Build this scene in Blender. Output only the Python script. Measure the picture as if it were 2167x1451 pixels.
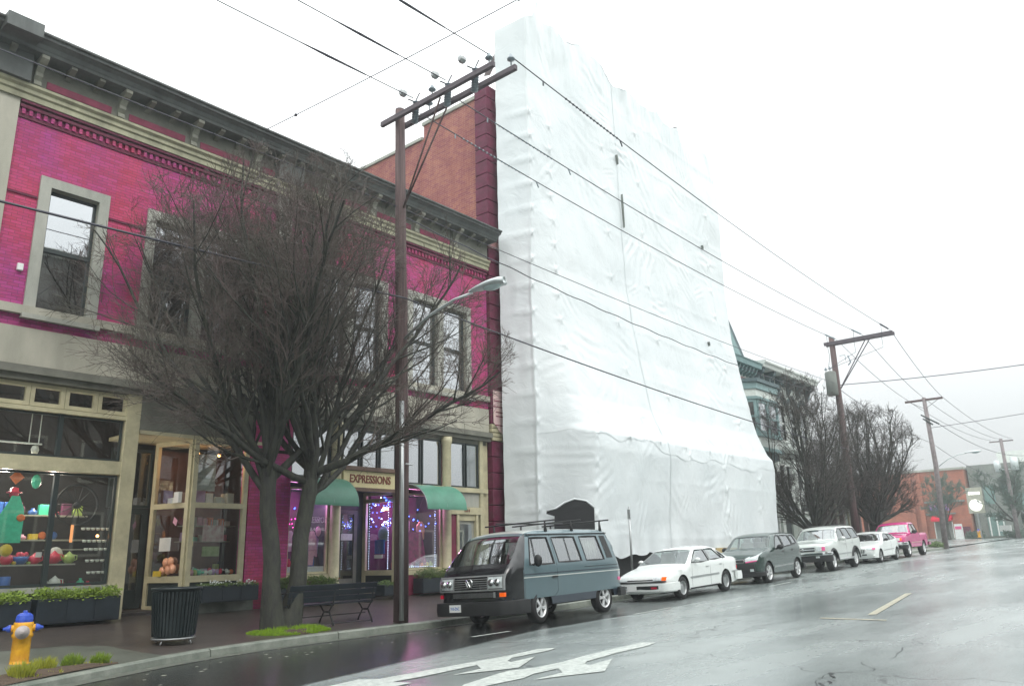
import bpy, bmesh, math, random
import numpy as np
from mathutils import Vector, Matrix, noise, geometry
R_ = math.radians
random.seed(7)
scn = bpy.context.scene
COL = scn.collection
for o in list(bpy.data.objects): bpy.data.objects.remove(o)

# ------------------------------------------------------------------ camera
cd = bpy.data.cameras.new('camera'); cam = bpy.data.objects.new('camera', cd); COL.objects.link(cam)
_r0 = Vector((1469.5, -411.5, -1670.0)).normalized()
_t = math.tan(R_(1.5)); _b = 1670.0**2/(1469.5*_t+411.5)
_r2 = Vector((-_b*_t, _b, -1670.0)).normalized()
_r1 = _r2.cross(_r0)
M3 = Matrix((_r0, _r1, _r2))            # world axes expressed in camera axes = rotation of the camera
cam.matrix_world = Matrix.Translation((0, 0, 1.45)) @ M3.to_4x4()
cd.sensor_width = 36; cd.lens = 36*1670/2167.0; cd.clip_start = 0.1; cd.clip_end = 3000
scn.camera = cam

# ------------------------------------------------------------------ sky and sun (overcast)
SUN_EL, SUN_AZ = 48, 205
w = bpy.data.worlds.new('World'); scn.world = w; w.use_nodes = True
nt = w.node_tree; nt.nodes.clear(); N = nt.nodes.new; Lk = nt.links.new
out = N('ShaderNodeOutputWorld'); bg1 = N('ShaderNodeBackground'); bg2 = N('ShaderNodeBackground'); add = N('ShaderNodeAddShader')
sky = N('ShaderNodeTexSky'); sky.sky_type = 'NISHITA'; sky.sun_disc = False
sky.sun_elevation = R_(SUN_EL); sky.sun_rotation = R_(SUN_AZ); sky.air_density = 1; sky.dust_density = 4
tc = N('ShaderNodeTexCoord'); sp = N('ShaderNodeSeparateXYZ'); Lk(tc.outputs['Generated'], sp.inputs[0])
mx = N('ShaderNodeMath'); mx.operation = 'MAXIMUM'; Lk(sp.outputs['Z'], mx.inputs[0]); mx.inputs[1].default_value = 0
ma = N('ShaderNodeMath'); ma.operation = 'MULTIPLY_ADD'; Lk(mx.outputs[0], ma.inputs[0]); ma.inputs[1].default_value = 1.7; ma.inputs[2].default_value = 0.32
nz = N('ShaderNodeTexNoise'); nz.inputs['Scale'].default_value = 2.2; nz.inputs['Detail'].default_value = 4; Lk(tc.outputs['Generated'], nz.inputs['Vector'])
mn = N('ShaderNodeMath'); mn.operation = 'MULTIPLY_ADD'; Lk(nz.outputs['Fac'], mn.inputs[0]); mn.inputs[1].default_value = 0.24; mn.inputs[2].default_value = 0.88
mm = N('ShaderNodeMath'); mm.operation = 'MULTIPLY'; Lk(ma.outputs[0], mm.inputs[0]); Lk(mn.outputs[0], mm.inputs[1])
bg1.inputs['Color'].default_value = (0.965, 0.995, 1.0, 1); Lk(mm.outputs[0], bg1.inputs['Strength'])
Lk(sky.outputs[0], bg2.inputs['Color']); bg2.inputs['Strength'].default_value = 0.05
mxs = N('ShaderNodeMixShader'); mxs.inputs[0].default_value = 0.12
Lk(bg1.outputs[0], mxs.inputs[1]); Lk(bg2.outputs[0], mxs.inputs[2]); Lk(mxs.outputs[0], out.inputs['Surface'])
sd = bpy.data.lights.new('sun', 'SUN'); sd.energy = 0.6; sd.angle = R_(25); sd.color = (1, 0.97, 0.93)
sun = bpy.data.objects.new('sun', sd); COL.objects.link(sun)
_az, _el = R_(SUN_AZ), R_(SUN_EL)
sdir = Vector((math.sin(_az)*math.cos(_el), math.cos(_az)*math.cos(_el), math.sin(_el)))
sun.rotation_euler = sdir.to_track_quat('Z', 'Y').to_euler()
scn.view_settings.view_transform = 'Standard'; scn.view_settings.look = 'None'
scn.view_settings.exposure = 0.9; scn.view_settings.gamma = 1; scn.view_settings.use_curve_mapping = False

# ------------------------------------------------------------------ materials
MATS = {}
def mat(name, col=(.5, .5, .5), rough=.6, metal=0, spec=.5, var=0, vs=3.0, bump=0, bs=20, col2=None, emit=None, es=0, coat=0, stretch=None, streak=0):
    if name in MATS: return MATS[name]
    m = bpy.data.materials.new(name); m.use_nodes = True; n = m.node_tree; b = n.nodes['Principled BSDF']
    b.inputs['Roughness'].default_value = rough; b.inputs['Metallic'].default_value = metal
    b.inputs['Specular IOR Level'].default_value = spec; b.inputs['Base Color'].default_value = (*col, 1)
    if coat: b.inputs['Coat Weight'].default_value = coat; b.inputs['Coat Roughness'].default_value = .06
    if emit: b.inputs['Emission Color'].default_value = (*emit, 1); b.inputs['Emission Strength'].default_value = es
    t = n.nodes.new('ShaderNodeNewGeometry'); src = t.outputs['Position']
    if stretch:
        mp = n.nodes.new('ShaderNodeMapping'); mp.inputs['Scale'].default_value = stretch; n.links.new(src, mp.inputs[0]); src = mp.outputs[0]
    if var or col2:
        z = n.nodes.new('ShaderNodeTexNoise'); z.inputs['Scale'].default_value = vs; z.inputs['Detail'].default_value = 6; z.inputs['Roughness'].default_value = .65
        n.links.new(src, z.inputs['Vector'])
        r = n.nodes.new('ShaderNodeValToRGB'); c2 = col2 or tuple(max(0, c*(1-var)) for c in col); c1 = tuple(min(1, c*(1+var*.7)) for c in col) if not col2 else col
        r.color_ramp.elements[0].position = .33; r.color_ramp.elements[1].position = .67
        r.color_ramp.elements[0].color = (*c2, 1); r.color_ramp.elements[1].color = (*c1, 1)
        n.links.new(z.outputs['Fac'], r.inputs[0]); n.links.new(r.outputs[0], b.inputs['Base Color'])
    if bump:
        z2 = n.nodes.new('ShaderNodeTexNoise'); z2.inputs['Scale'].default_value = bs; z2.inputs['Detail'].default_value = 4; n.links.new(src, z2.inputs['Vector'])
        bp = n.nodes.new('ShaderNodeBump'); bp.inputs['Strength'].default_value = bump; bp.inputs['Distance'].default_value = .02
        n.links.new(z2.outputs['Fac'], bp.inputs['Height']); n.links.new(bp.outputs[0], b.inputs['Normal'])
    MATS[name] = m; return m

def brick_mat(name, c1, c2, mortar, axis='X', bw=.21, bh=.07, big=(.3, .8), rough=.75, c3=None, bump=.5, floor=False, hi=(1.1, 1.1, 1.1)):
    m = bpy.data.materials.new(name); m.use_nodes = True; n = m.node_tree; b = n.nodes['Principled BSDF']; b.inputs['Roughness'].default_value = rough
    g = n.nodes.new('ShaderNodeNewGeometry'); s = n.nodes.new('ShaderNodeSeparateXYZ'); c = n.nodes.new('ShaderNodeCombineXYZ')
    n.links.new(g.outputs['Position'], s.inputs[0]); n.links.new(s.outputs[axis], c.inputs['X']); n.links.new(s.outputs['Y' if floor else 'Z'], c.inputs['Y'])
    t = n.nodes.new('ShaderNodeTexBrick'); n.links.new(c.outputs[0], t.inputs['Vector'])
    t.inputs['Scale'].default_value = 1; t.inputs['Brick Width'].default_value = bw; t.inputs['Row Height'].default_value = bh
    t.inputs['Mortar Size'].default_value = .006; t.inputs['Mortar Smooth'].default_value = .3
    t.inputs['Color1'].default_value = (*c1, 1); t.inputs['Color2'].default_value = (*c2, 1); t.inputs['Mortar'].default_value = (*mortar, 1)
    z = n.nodes.new('ShaderNodeTexNoise'); z.inputs['Scale'].default_value = big[0]*4; z.inputs['Detail'].default_value = 9; z.inputs['Roughness'].default_value = .72
    mp = n.nodes.new('ShaderNodeMapping'); mp.inputs['Scale'].default_value = (1, 1, 1 if floor else .45); n.links.new(g.outputs['Position'], mp.inputs[0]); n.links.new(mp.outputs[0], z.inputs['Vector'])
    r = n.nodes.new('ShaderNodeValToRGB'); r.color_ramp.elements[0].position = .35; r.color_ramp.elements[1].position = .65
    d = big[1]; r.color_ramp.elements[0].color = (d, d, d, 1) if not c3 else (*c3, 1); r.color_ramp.elements[1].color = (*hi, 1)
    n.links.new(z.outputs['Fac'], r.inputs[0])
    mu = n.nodes.new('ShaderNodeMix'); mu.data_type = 'RGBA'; mu.blend_type = 'MULTIPLY'; mu.inputs['Factor'].default_value = 1
    n.links.new(t.outputs['Color'], mu.inputs['A']); n.links.new(r.outputs[0], mu.inputs['B']); n.links.new(mu.outputs['Result'], b.inputs['Base Color'])
    bp = n.nodes.new('ShaderNodeBump'); bp.inputs['Strength'].default_value = bump; bp.inputs['Distance'].default_value = .01; bp.invert = True
    n.links.new(t.outputs['Fac'], bp.inputs['Height']); n.links.new(bp.outputs[0], b.inputs['Normal'])
    MATS[name] = m; return m

def glass_mat(name, tint, refl, rough=.02, wav=0):
    m = bpy.data.materials.new(name); m.use_nodes = True; n = m.node_tree; n.nodes.clear()
    o = n.nodes.new('ShaderNodeOutputMaterial'); mxx = n.nodes.new('ShaderNodeMixShader'); tr = n.nodes.new('ShaderNodeBsdfTransparent'); gl = n.nodes.new('ShaderNodeBsdfGlossy')
    tr.inputs[0].default_value = (*tint, 1); gl.inputs['Roughness'].default_value = rough; gl.inputs['Color'].default_value = (.95, .98, 1, 1)
    lw = n.nodes.new('ShaderNodeLayerWeight'); lw.inputs[0].default_value = .35
    mr = n.nodes.new('ShaderNodeMapRange'); mr.inputs['To Min'].default_value = refl; mr.inputs['To Max'].default_value = min(1, refl+.6)
    n.links.new(lw.outputs['Facing'], mr.inputs['Value']); n.links.new(mr.outputs[0], mxx.inputs[0])
    n.links.new(tr.outputs[0], mxx.inputs[1]); n.links.new(gl.outputs[0], mxx.inputs[2]); n.links.new(mxx.outputs[0], o.inputs[0])
    if wav:
        z = n.nodes.new('ShaderNodeTexNoise'); z.inputs['Scale'].default_value = 1.2; bp = n.nodes.new('ShaderNodeBump'); bp.inputs['Strength'].default_value = wav; bp.inputs['Distance'].default_value = .01
        g = n.nodes.new('ShaderNodeNewGeometry'); n.links.new(g.outputs['Position'], z.inputs['Vector']); n.links.new(z.outputs['Fac'], bp.inputs['Height']); n.links.new(bp.outputs[0], gl.inputs['Normal'])
    MATS[name] = m; return m

def asphalt():
    m = bpy.data.materials.new('asphalt'); m.use_nodes = True; n = m.node_tree; b = n.nodes['Principled BSDF']; L = n.links.new; A = n.nodes.new
    g = A('ShaderNodeNewGeometry'); s = A('ShaderNodeSeparateXYZ'); L(g.outputs['Position'], s.inputs[0])
    # dark strip by the kerb, the facade's reflection painted into the colour: y > f(x); elsewhere worn grey
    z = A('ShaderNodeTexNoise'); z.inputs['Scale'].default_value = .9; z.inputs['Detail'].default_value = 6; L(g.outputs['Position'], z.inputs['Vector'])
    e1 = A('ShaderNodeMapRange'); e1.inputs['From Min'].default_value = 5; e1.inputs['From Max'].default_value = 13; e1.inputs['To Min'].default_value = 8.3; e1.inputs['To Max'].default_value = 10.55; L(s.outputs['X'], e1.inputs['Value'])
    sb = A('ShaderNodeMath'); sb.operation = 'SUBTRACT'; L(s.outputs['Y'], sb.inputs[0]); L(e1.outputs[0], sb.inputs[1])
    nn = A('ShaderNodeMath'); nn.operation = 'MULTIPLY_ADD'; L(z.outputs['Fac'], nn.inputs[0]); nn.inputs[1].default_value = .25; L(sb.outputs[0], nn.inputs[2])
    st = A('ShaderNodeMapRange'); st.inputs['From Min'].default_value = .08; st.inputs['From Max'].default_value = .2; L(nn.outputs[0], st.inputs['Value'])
    z2 = A('ShaderNodeTexNoise'); z2.inputs['Scale'].default_value = .35; z2.inputs['Detail'].default_value = 8; z2.inputs['Roughness'].default_value = .6
    mp = A('ShaderNodeMapping'); mp.inputs['Scale'].default_value = (.35, 1.4, 1); L(g.outputs['Position'], mp.inputs[0]); L(mp.outputs[0], z2.inputs['Vector'])
    r = A('ShaderNodeValToRGB'); r.color_ramp.elements[0].position = .32; r.color_ramp.elements[1].position = .7
    r.color_ramp.elements[0].color = (.15, .175, .17, 1); r.color_ramp.elements[1].color = (.29, .325, .315, 1); L(z2.outputs['Fac'], r.inputs[0])
    z3 = A('ShaderNodeTexNoise'); z3.inputs['Scale'].default_value = 55; z3.inputs['Detail'].default_value = 3; L(g.outputs['Position'], z3.inputs['Vector'])
    m1 = A('ShaderNodeMix'); m1.data_type = 'RGBA'; m1.blend_type = 'OVERLAY'; m1.inputs['Factor'].default_value = 1; L(r.outputs[0], m1.inputs['A']); L(z3.outputs['Fac'], m1.inputs['B'])
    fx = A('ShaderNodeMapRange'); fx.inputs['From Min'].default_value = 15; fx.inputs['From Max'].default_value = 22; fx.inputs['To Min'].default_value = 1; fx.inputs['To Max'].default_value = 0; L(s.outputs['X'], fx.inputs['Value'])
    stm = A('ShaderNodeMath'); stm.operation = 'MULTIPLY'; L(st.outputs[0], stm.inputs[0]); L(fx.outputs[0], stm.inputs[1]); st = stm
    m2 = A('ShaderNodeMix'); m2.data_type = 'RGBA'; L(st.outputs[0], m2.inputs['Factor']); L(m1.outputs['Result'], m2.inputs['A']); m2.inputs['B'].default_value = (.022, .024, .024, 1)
    # cracks
    v = A('ShaderNodeTexVoronoi'); v.feature = 'DISTANCE_TO_EDGE'; v.inputs['Scale'].default_value = .22
    wz = A('ShaderNodeTexNoise'); wz.inputs['Scale'].default_value = 1.6; wz.inputs['Detail'].default_value = 6; L(g.outputs['Position'], wz.inputs['Vector'])
    va = A('ShaderNodeVectorMath'); va.operation = 'MULTIPLY_ADD'; L(wz.outputs['Color'], va.inputs[0]); va.inputs[1].default_value = (1.1, 1.1, 0); L(g.outputs['Position'], va.inputs[2]); L(va.outputs[0], v.inputs['Vector'])
    cr = A('ShaderNodeMapRange'); cr.inputs['From Min'].default_value = .0; cr.inputs['From Max'].default_value = .006; cr.inputs['To Min'].default_value = .35; cr.inputs['To Max'].default_value = 1; L(v.outputs['Distance'], cr.inputs['Value'])
    m3 = A('ShaderNodeMix'); m3.data_type = 'RGBA'; m3.blend_type = 'MULTIPLY'; m3.inputs['Factor'].default_value = 1; L(m2.outputs['Result'], m3.inputs['A']); L(cr.outputs[0], m3.inputs['B'])
    L(m3.outputs['Result'], b.inputs['Base Color'])
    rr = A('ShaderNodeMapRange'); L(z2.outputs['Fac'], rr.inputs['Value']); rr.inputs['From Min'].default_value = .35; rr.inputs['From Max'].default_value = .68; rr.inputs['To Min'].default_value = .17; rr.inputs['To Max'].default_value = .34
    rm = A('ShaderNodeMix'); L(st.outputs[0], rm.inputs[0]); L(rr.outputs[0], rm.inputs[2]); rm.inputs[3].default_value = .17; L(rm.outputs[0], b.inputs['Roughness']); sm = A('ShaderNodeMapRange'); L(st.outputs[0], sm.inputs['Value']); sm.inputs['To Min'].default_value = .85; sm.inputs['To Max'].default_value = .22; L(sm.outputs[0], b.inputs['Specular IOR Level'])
    bp = A('ShaderNodeBump'); bp.inputs['Strength'].default_value = .45; bp.inputs['Distance'].default_value = .007; L(z3.outputs['Fac'], bp.inputs['Height']); L(bp.outputs[0], b.inputs['Normal'])
    MATS['asphalt'] = m; return m
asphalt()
brick_mat('brick_magenta', (.50, .06, .25), (.40, .038, .15), (.24, .045, .13), bump=.9, big=(.16, .7), c3=(.80, .85, 1.1), hi=(1.1, .9, .62))
brick_mat('brick_side', (.40, .16, .10), (.29, .085, .085), (.52, .33, .26), axis='Y', bh=.085, bw=.26, big=(.35, .8), c3=(.72, .5, .62), bump=1)
brick_mat('brick_far', (.42, .14, .08), (.34, .11, .07), (.34, .18, .13), axis='Y', bh=.09, bw=.3, big=(.2, .8))
brick_mat('paver', (.10, .075, .065), (.07, .06, .055), (.04, .045, .04), floor=True, bh=.105, bw=.21, rough=.32, big=(.5, .6), bump=.5)
glass_mat('glass_upper', (.5, .53, .53), .50, wav=.05)
glass_mat('glass_shop', (.84, .88, .87), .15, wav=.03)
glass_mat('glass_car', (.75, .84, .80), .10)
glass_mat('glass_van', (.62, .70, .68), .12)
M = lambda n: MATS[n]
mat('beige', (.47, .45, .37), .6, col2=(.33, .32, .26), vs=1.6, stretch=(1, 1, .3), bump=.1, bs=8)
mat('cream', (.50, .46, .30), .5, var=.2, vs=3, bump=.1)
mat('trim_grey', (.42, .42, .37), .6, col2=(.28, .29, .25), vs=2.2, stretch=(1, 1, .35))
mat('cornice', (.095, .105, .10), .6, var=.35, vs=2.0, bump=.3, bs=10, stretch=(1, 1, .3))
mat('architrave', (.34, .33, .22), .6, var=.3, vs=2.5, stretch=(1, 1, .4))
mat('frieze', (.17, .17, .14), .7, var=.3, vs=2)
mat('frieze_red', (.22, .03, .07), .7, var=.3)
mat('rust_stone', (.15, .012, .05), .75, col2=(.085, .008, .028), vs=3.5, bump=.8, bs=6)
mat('dark_frame', (.03, .04, .04), .4)
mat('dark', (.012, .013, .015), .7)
mat('black_rubber', (.014, .014, .015), .75, var=.2)
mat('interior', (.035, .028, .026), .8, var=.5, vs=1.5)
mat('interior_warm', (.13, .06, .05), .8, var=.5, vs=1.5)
mat('awning', (.085, .26, .18), .45, var=.16, vs=1.8)
mat('sign_cream', (.72, .64, .36), .5, var=.08)
mat('sign_brown', (.14, .085, .06), .6, var=.3)
mat('letter_brown', (.20, .05, .025), .5)
mat('white_paint', (.78, .8, .78), .4, var=.06)
mat('road_paint', (.60, .64, .60), .45, col2=(.30, .33, .31), vs=11, bump=.4, bs=60)
mat('yellow_paint', (.45, .40, .27), .5, col2=(.22, .23, .2), vs=9)
mat('concrete', (.26, .28, .24), .5, col2=(.13, .15, .125), vs=2.5, bump=.4, bs=25)
mat('concrete_wet', (.13, .14, .12), .35, col2=(.08, .09, .075), vs=2, bump=.3, bs=25)
mat('soil', (.05, .032, .022), .9, col2=(.1, .07, .045), vs=12, bump=1, bs=30)
mat('bark', (.022, .020, .021), .8, col2=(.055, .06, .042), vs=9, bump=.8, bs=25, stretch=(1, 1, .35))
mat('twig', (.045, .042, .034), .75, col2=(.07, .055, .05), vs=2)
mat('twig_green', (.12, .085, .08), .75, col2=(.075, .075, .055), vs=.9)
mat('wood_pole', (.06, .038, .040), .85, col2=(.15, .10, .095), vs=6, bump=.7, bs=18, stretch=(3, 3, .12))
mat('wood_arm', (.085, .07, .085), .8, col2=(.15, .13, .14), vs=8, bump=.5, bs=20, stretch=(3, .3, 3))
mat('wood_far', (.20, .17, .17), .8, var=.3, vs=4)
mat('wire', (.03, .03, .045), .5)
mat('insulator', (.22, .27, .30), .3, var=.15)
mat('metal_grey', (.38, .40, .40), .35, metal=.6, var=.1)
mat('lamp_metal', (.55, .60, .60), .35, metal=.2, var=.06)
mat('lamp_lens', (.45, .55, .56), .12)
mat('chrome', (.75, .78, .78), .14, metal=1)
mat('alloy', (.72, .74, .74), .3, metal=.4)
mat('van_blue', (.105, .165, .185), .28, metal=.2, coat=.6, var=.06, vs=1.3)
mat('van_low', (.03, .042, .06), .35, coat=.4)
mat('black_paint', (.010, .011, .013), .22, coat=.6)
mat('black_plastic', (.016, .017, .018), .55)
mat('white_car', (.74, .78, .76), .25, coat=.7, var=.04)
mat('green_car', (.045, .075, .066), .22, metal=.4, coat=.8)
mat('silver_car', (.60, .64, .61), .28, metal=.25, coat=.7)
mat('red_car', (.52, .03, .19), .25, coat=.7)
mat('headlight', (.62, .68, .68), .08, spec=.9, coat=1, var=.25, vs=14)
mat('amber', (.9, .13, .01), .15, emit=(.9, .12, .0), es=.15)
mat('red_lens', (.6, .01, .04), .2)
mat('pink_lens', (.75, .12, .30), .2)
mat('hydrant_yellow', (.78, .42, .015), .5, col2=(.55, .24, .015), vs=7, bump=.5, bs=14)
mat('hydrant_blue', (.035, .09, .50), .4, var=.2, vs=12)
mat('hydrant_cap', (.42, .38, .37), .5, var=.2, vs=12)
mat('bin_black', (.012, .02, .022), .35, var=.3)
mat('planter_dark', (.014, .022, .03), .5, var=.3)
mat('leaf_lime', (.25, .36, .03), .6, col2=(.10, .17, .015), vs=20)
mat('leaf_green', (.10, .17, .02), .6, col2=(.045, .085, .015), vs=12)
mat('leaf_yellow', (.42, .42, .04), .6, col2=(.22, .26, .03), vs=20)
mat('moss', (.26, .42, .01), .8, col2=(.12, .22, .01), vs=14)
mat('hedge', (.10, .17, .02), .7, col2=(.03, .06, .01), vs=8)
mat('teal', (.22, .34, .34), .5, var=.15)
mat('teal_dark', (.085, .13, .14), .5, var=.2)
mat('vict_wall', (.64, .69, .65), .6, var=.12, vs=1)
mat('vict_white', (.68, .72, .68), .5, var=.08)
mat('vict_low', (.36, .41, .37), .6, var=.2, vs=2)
mat('vict_pink', (.42, .22, .22), .6, var=.2)
mat('brown_roof', (.05, .032, .03), .8, var=.4)
mat('stucco', (.42, .42, .34), .7, var=.15)
mat('opp_wall', (.13, .12, .105), .8, var=.3, vs=.6)
mat('far_green', (.10, .15, .12), .8, col2=(.05, .09, .06), vs=1.5)
mat('far_grey', (.20, .22, .20), .7, var=.25, vs=.8)
mat('far_teal', (.16, .26, .24), .6, var=.15)
mat('tarp_lap', (.67, .715, .72), .3, var=.08, vs=1.5)
mat('bracket', (.26, .26, .21), .6, var=.3)
def tarp_mat():
    m = bpy.data.materials.new('tarp'); m.use_nodes = True; n = m.node_tree; b = n.nodes['Principled BSDF']; L = n.links.new; A = n.nodes.new
    g = A('ShaderNodeNewGeometry'); b.inputs['Roughness'].default_value = .36; b.inputs['Specular IOR Level'].default_value = .45
    z = A('ShaderNodeTexNoise'); z.inputs['Scale'].default_value = .35; z.inputs['Detail'].default_value = 5; L(g.outputs['Position'], z.inputs['Vector'])
    r = A('ShaderNodeValToRGB'); r.color_ramp.elements[0].position = .3; r.color_ramp.elements[1].position = .7
    r.color_ramp.elements[0].color = (.64, .69, .70, 1); r.color_ramp.elements[1].color = (.71, .75, .755, 1); L(z.outputs['Fac'], r.inputs[0]); L(r.outputs[0], b.inputs['Base Color'])
    mp = A('ShaderNodeMapping'); mp.inputs['Scale'].default_value = (1.2, 1.2, 1.2); mp.inputs['Rotation'].default_value = (0, .7, 0); L(g.outputs['Position'], mp.inputs[0])
    z2 = A('ShaderNodeTexNoise'); z2.inputs['Scale'].default_value = 1.5; z2.inputs['Detail'].default_value = 9; z2.inputs['Roughness'].default_value = .55; z2.inputs['Distortion'].default_value = 1.6; L(mp.outputs[0], z2.inputs['Vector'])
    bp = A('ShaderNodeBump'); bp.inputs['Strength'].default_value = .3; bp.inputs['Distance'].default_value = .06; L(z2.outputs['Fac'], bp.inputs['Height']); L(bp.outputs[0], b.inputs['Normal'])
    MATS['tarp'] = m
tarp_mat()

# ------------------------------------------------------------------ object helpers
def tag(o, label=None, cat=None, group=None, kind=None):
    if label: o['label'] = label
    if cat: o['category'] = cat
    if group: o['group'] = group
    if kind: o['kind'] = kind
    return o
def thing(name, label, cat, loc=(0, 0, 0), rot=(0, 0, 0), group=None):
    o = bpy.data.objects.new(name, None); COL.objects.link(o); o.location = loc; o.rotation_euler = rot
    o.empty_display_size = .1
    return tag(o, label, cat, group)
def root_of(p):
    while p.parent: p = p.parent
    return p
class MB:
    """collects shapes given in world metres (or local ones for rotated things) and links ONE mesh object"""
    def __init__(s): s.v = []; s.f = []; s.m = []; s.cur = 0; s.sm = []; s.smooth = False
    def _a(s, vs, fs):
        b = len(s.v); s.v += [tuple(v) for v in vs]; s.f += [tuple(b+i for i in f) for f in fs]; s.m += [s.cur]*len(fs); s.sm += [s.smooth]*len(fs)
    def box(s, x0, x1, y0, y1, z0, z1):
        s._a([(x0, y0, z0), (x1, y0, z0), (x1, y1, z0), (x0, y1, z0), (x0, y0, z1), (x1, y0, z1), (x1, y1, z1), (x0, y1, z1)],
             [(0, 3, 2, 1), (4, 5, 6, 7), (0, 1, 5, 4), (1, 2, 6, 5), (2, 3, 7, 6), (3, 0, 4, 7)]); return s
    def obox(s, c, ax, ay, az):      # oriented box: centre and three half vectors
        c, ax, ay, az = map(Vector, (c, ax, ay, az)); vs = [c+i*ax+j*ay+k*az for k in (-1, 1) for i, j in ((-1, -1), (1, -1), (1, 1), (-1, 1))]
        s._a(vs, [(0, 3, 2, 1), (4, 5, 6, 7), (0, 1, 5, 4), (1, 2, 6, 5), (2, 3, 7, 6), (3, 0, 4, 7)]); return s
    def quad(s, *p): s._a(p, [tuple(range(len(p)))]); return s
    def prism(s, poly, d):            # planar polygon (3D) extruded by vector d
        n = len(poly); d = Vector(d); P = [Vector(p) for p in poly]
        s._a(P+[p+d for p in P], [tuple(range(n))[::-1], tuple(range(n, 2*n))]+[(i, (i+1) % n, n+(i+1) % n, n+i) for i in range(n)]); return s
    def tube(s, pts, r, n=8, cap=True):
        pts = [Vector(p) for p in pts]; k = len(pts); rs = r if isinstance(r, (list, tuple)) else [r]*k
        base = len(s.v); vs = []; fs = []; up = Vector((0, 0, 1)); prev = None
        for i, p in enumerate(pts):
            t = (pts[min(i+1, k-1)]-pts[max(i-1, 0)]); t = t.normalized() if t.length > 1e-9 else Vector((0, 0, 1))
            if prev is None: a = t.orthogonal().normalized()
            else:
                a = prev-t*prev.dot(t); a = a.normalized() if a.length > 1e-6 else t.orthogonal().normalized()
            prev = a; b = t.cross(a)
            for j in range(n):
                an = 2*math.pi*j/n; vs.append(p+(a*math.cos(an)+b*math.sin(an))*rs[i])
        for i in range(k-1):
            for j in range(n): fs.append((i*n+j, i*n+(j+1) % n, (i+1)*n+(j+1) % n, (i+1)*n+j))
        if cap: fs.append(tuple(range(n))[::-1]); fs.append(tuple((k-1)*n+j for j in range(n)))
        old = s.smooth; s.smooth = n > 5; s._a(vs, fs); s.smooth = old; return s
    def lathe(s, c, prof, n=24, axis='Z', smooth=True, cap=True):   # prof: (radius, height) along axis
        c = Vector(c); vs = []; k = len(prof)
        for r, h in prof:
            for j in range(n):
                a = 2*math.pi*j/n; u, v = r*math.cos(a), r*math.sin(a)
                vs.append(c+Vector((u, v, h) if axis == 'Z' else ((u, h, v) if axis == 'Y' else (h, u, v))))
        fs = []
        for i in range(k-1):
            for j in range(n): fs.append((i*n+j, i*n+(j+1) % n, (i+1)*n+(j+1) % n, (i+1)*n+j))
        if cap and prof[0][0] > 1e-6: fs.append(tuple(range(n))[::-1])
        if cap and prof[-1][0] > 1e-6: fs.append(tuple((k-1)*n+j for j in range(n)))
        old = s.smooth; s.smooth = smooth; s._a(vs, fs); s.smooth = old; return s
    def ball(s, c, r, n=10, sc=(1, 1, 1)):
        k = max(4, n//2); c = Vector(c); vs = []; fs = []
        for i in range(k+1):
            th = math.pi*i/k
            for j in range(n): ph = 2*math.pi*j/n; vs.append(c+Vector((r*sc[0]*math.sin(th)*math.cos(ph), r*sc[1]*math.sin(th)*math.sin(ph), r*sc[2]*math.cos(th))))
        for i in range(k):
            for j in range(n): fs.append((i*n+j, (i+1)*n+j, (i+1)*n+(j+1) % n, i*n+(j+1) % n))
        old = s.smooth; s.smooth = True; s._a(vs, fs); s.smooth = old; return s
    def frame(s, x0, x1, z0, z1, t, y0, y1):   # rectangular ring in the x-z plane
        s.box(x0, x0+t, y0, y1, z0, z1); s.box(x1-t, x1, y0, y1, z0, z1); s.box(x0+t, x1-t, y0, y1, z0, z0+t); s.box(x0+t, x1-t, y0, y1, z1-t, z1); return s
    def build(s, name, m, parent=None, local=False, bevel=0, label=None, merge=False, sharp=None):
        me = bpy.data.meshes.new(name); off = Vector((0, 0, 0))
        if parent is not None and not local: off = root_of(parent).location
        me.from_pydata([(v[0]-off[0], v[1]-off[1], v[2]-off[2]) for v in s.v], [], s.f)
        ms = m if isinstance(m, (list, tuple)) else [m]
        for x in ms: me.materials.append(MATS[x])
        me.polygons.foreach_set('material_index', s.m); me.polygons.foreach_set('use_smooth', s.sm)
        if merge or bevel:
            bm = bmesh.new(); bm.from_mesh(me)
            if merge: bmesh.ops.remove_doubles(bm, verts=bm.verts, dist=1e-4)
            if bevel: bmesh.ops.bevel(bm, geom=[e for e in bm.edges if e.is_manifold and e.calc_face_angle(0) > .5], offset=bevel, segments=2, affect='EDGES', profile=.5)
            bm.to_mesh(me); bm.free()
        me.update()
        o = bpy.data.objects.new(name, me); COL.objects.link(o)
        if parent is not None: o.parent = parent
        if label: o['label'] = label
        return o
def text_obj(txt, size, loc, rot, m, parent, depth=.008, bold=.0, align='CENTER', name='lettering', sx=1, local=False):
    c = bpy.data.curves.new(name, 'FONT'); c.body = txt; c.size = size; c.extrude = depth; c.offset = bold; c.align_x = align; c.align_y = 'CENTER'; c.resolution_u = 3
    t = bpy.data.objects.new('tmp', c); COL.objects.link(t); dg = bpy.context.evaluated_depsgraph_get(); me = bpy.data.meshes.new_from_object(t.evaluated_get(dg))
    bpy.data.objects.remove(t); me.materials.clear(); me.materials.append(MATS[m])
    Mx = Matrix.Translation(loc) @ rot.to_4x4() @ Matrix.Diagonal((sx, 1, 1, 1)); me.transform(Mx)
    if parent is not None and not local: me.transform(Matrix.Translation(-root_of(parent).location))
    o = bpy.data.objects.new(name, me); COL.objects.link(o); o.parent = parent; return o
FACE_S = Matrix(((1, 0, 0), (0, 0, -1), (0, 1, 0)))     # text facing the street (-Y): x->X, y->Z
FACE_W = Matrix(((0, 0, -1), (-1, 0, 0), (0, 1, 0)))    # text facing -X: reads along -Y

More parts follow.
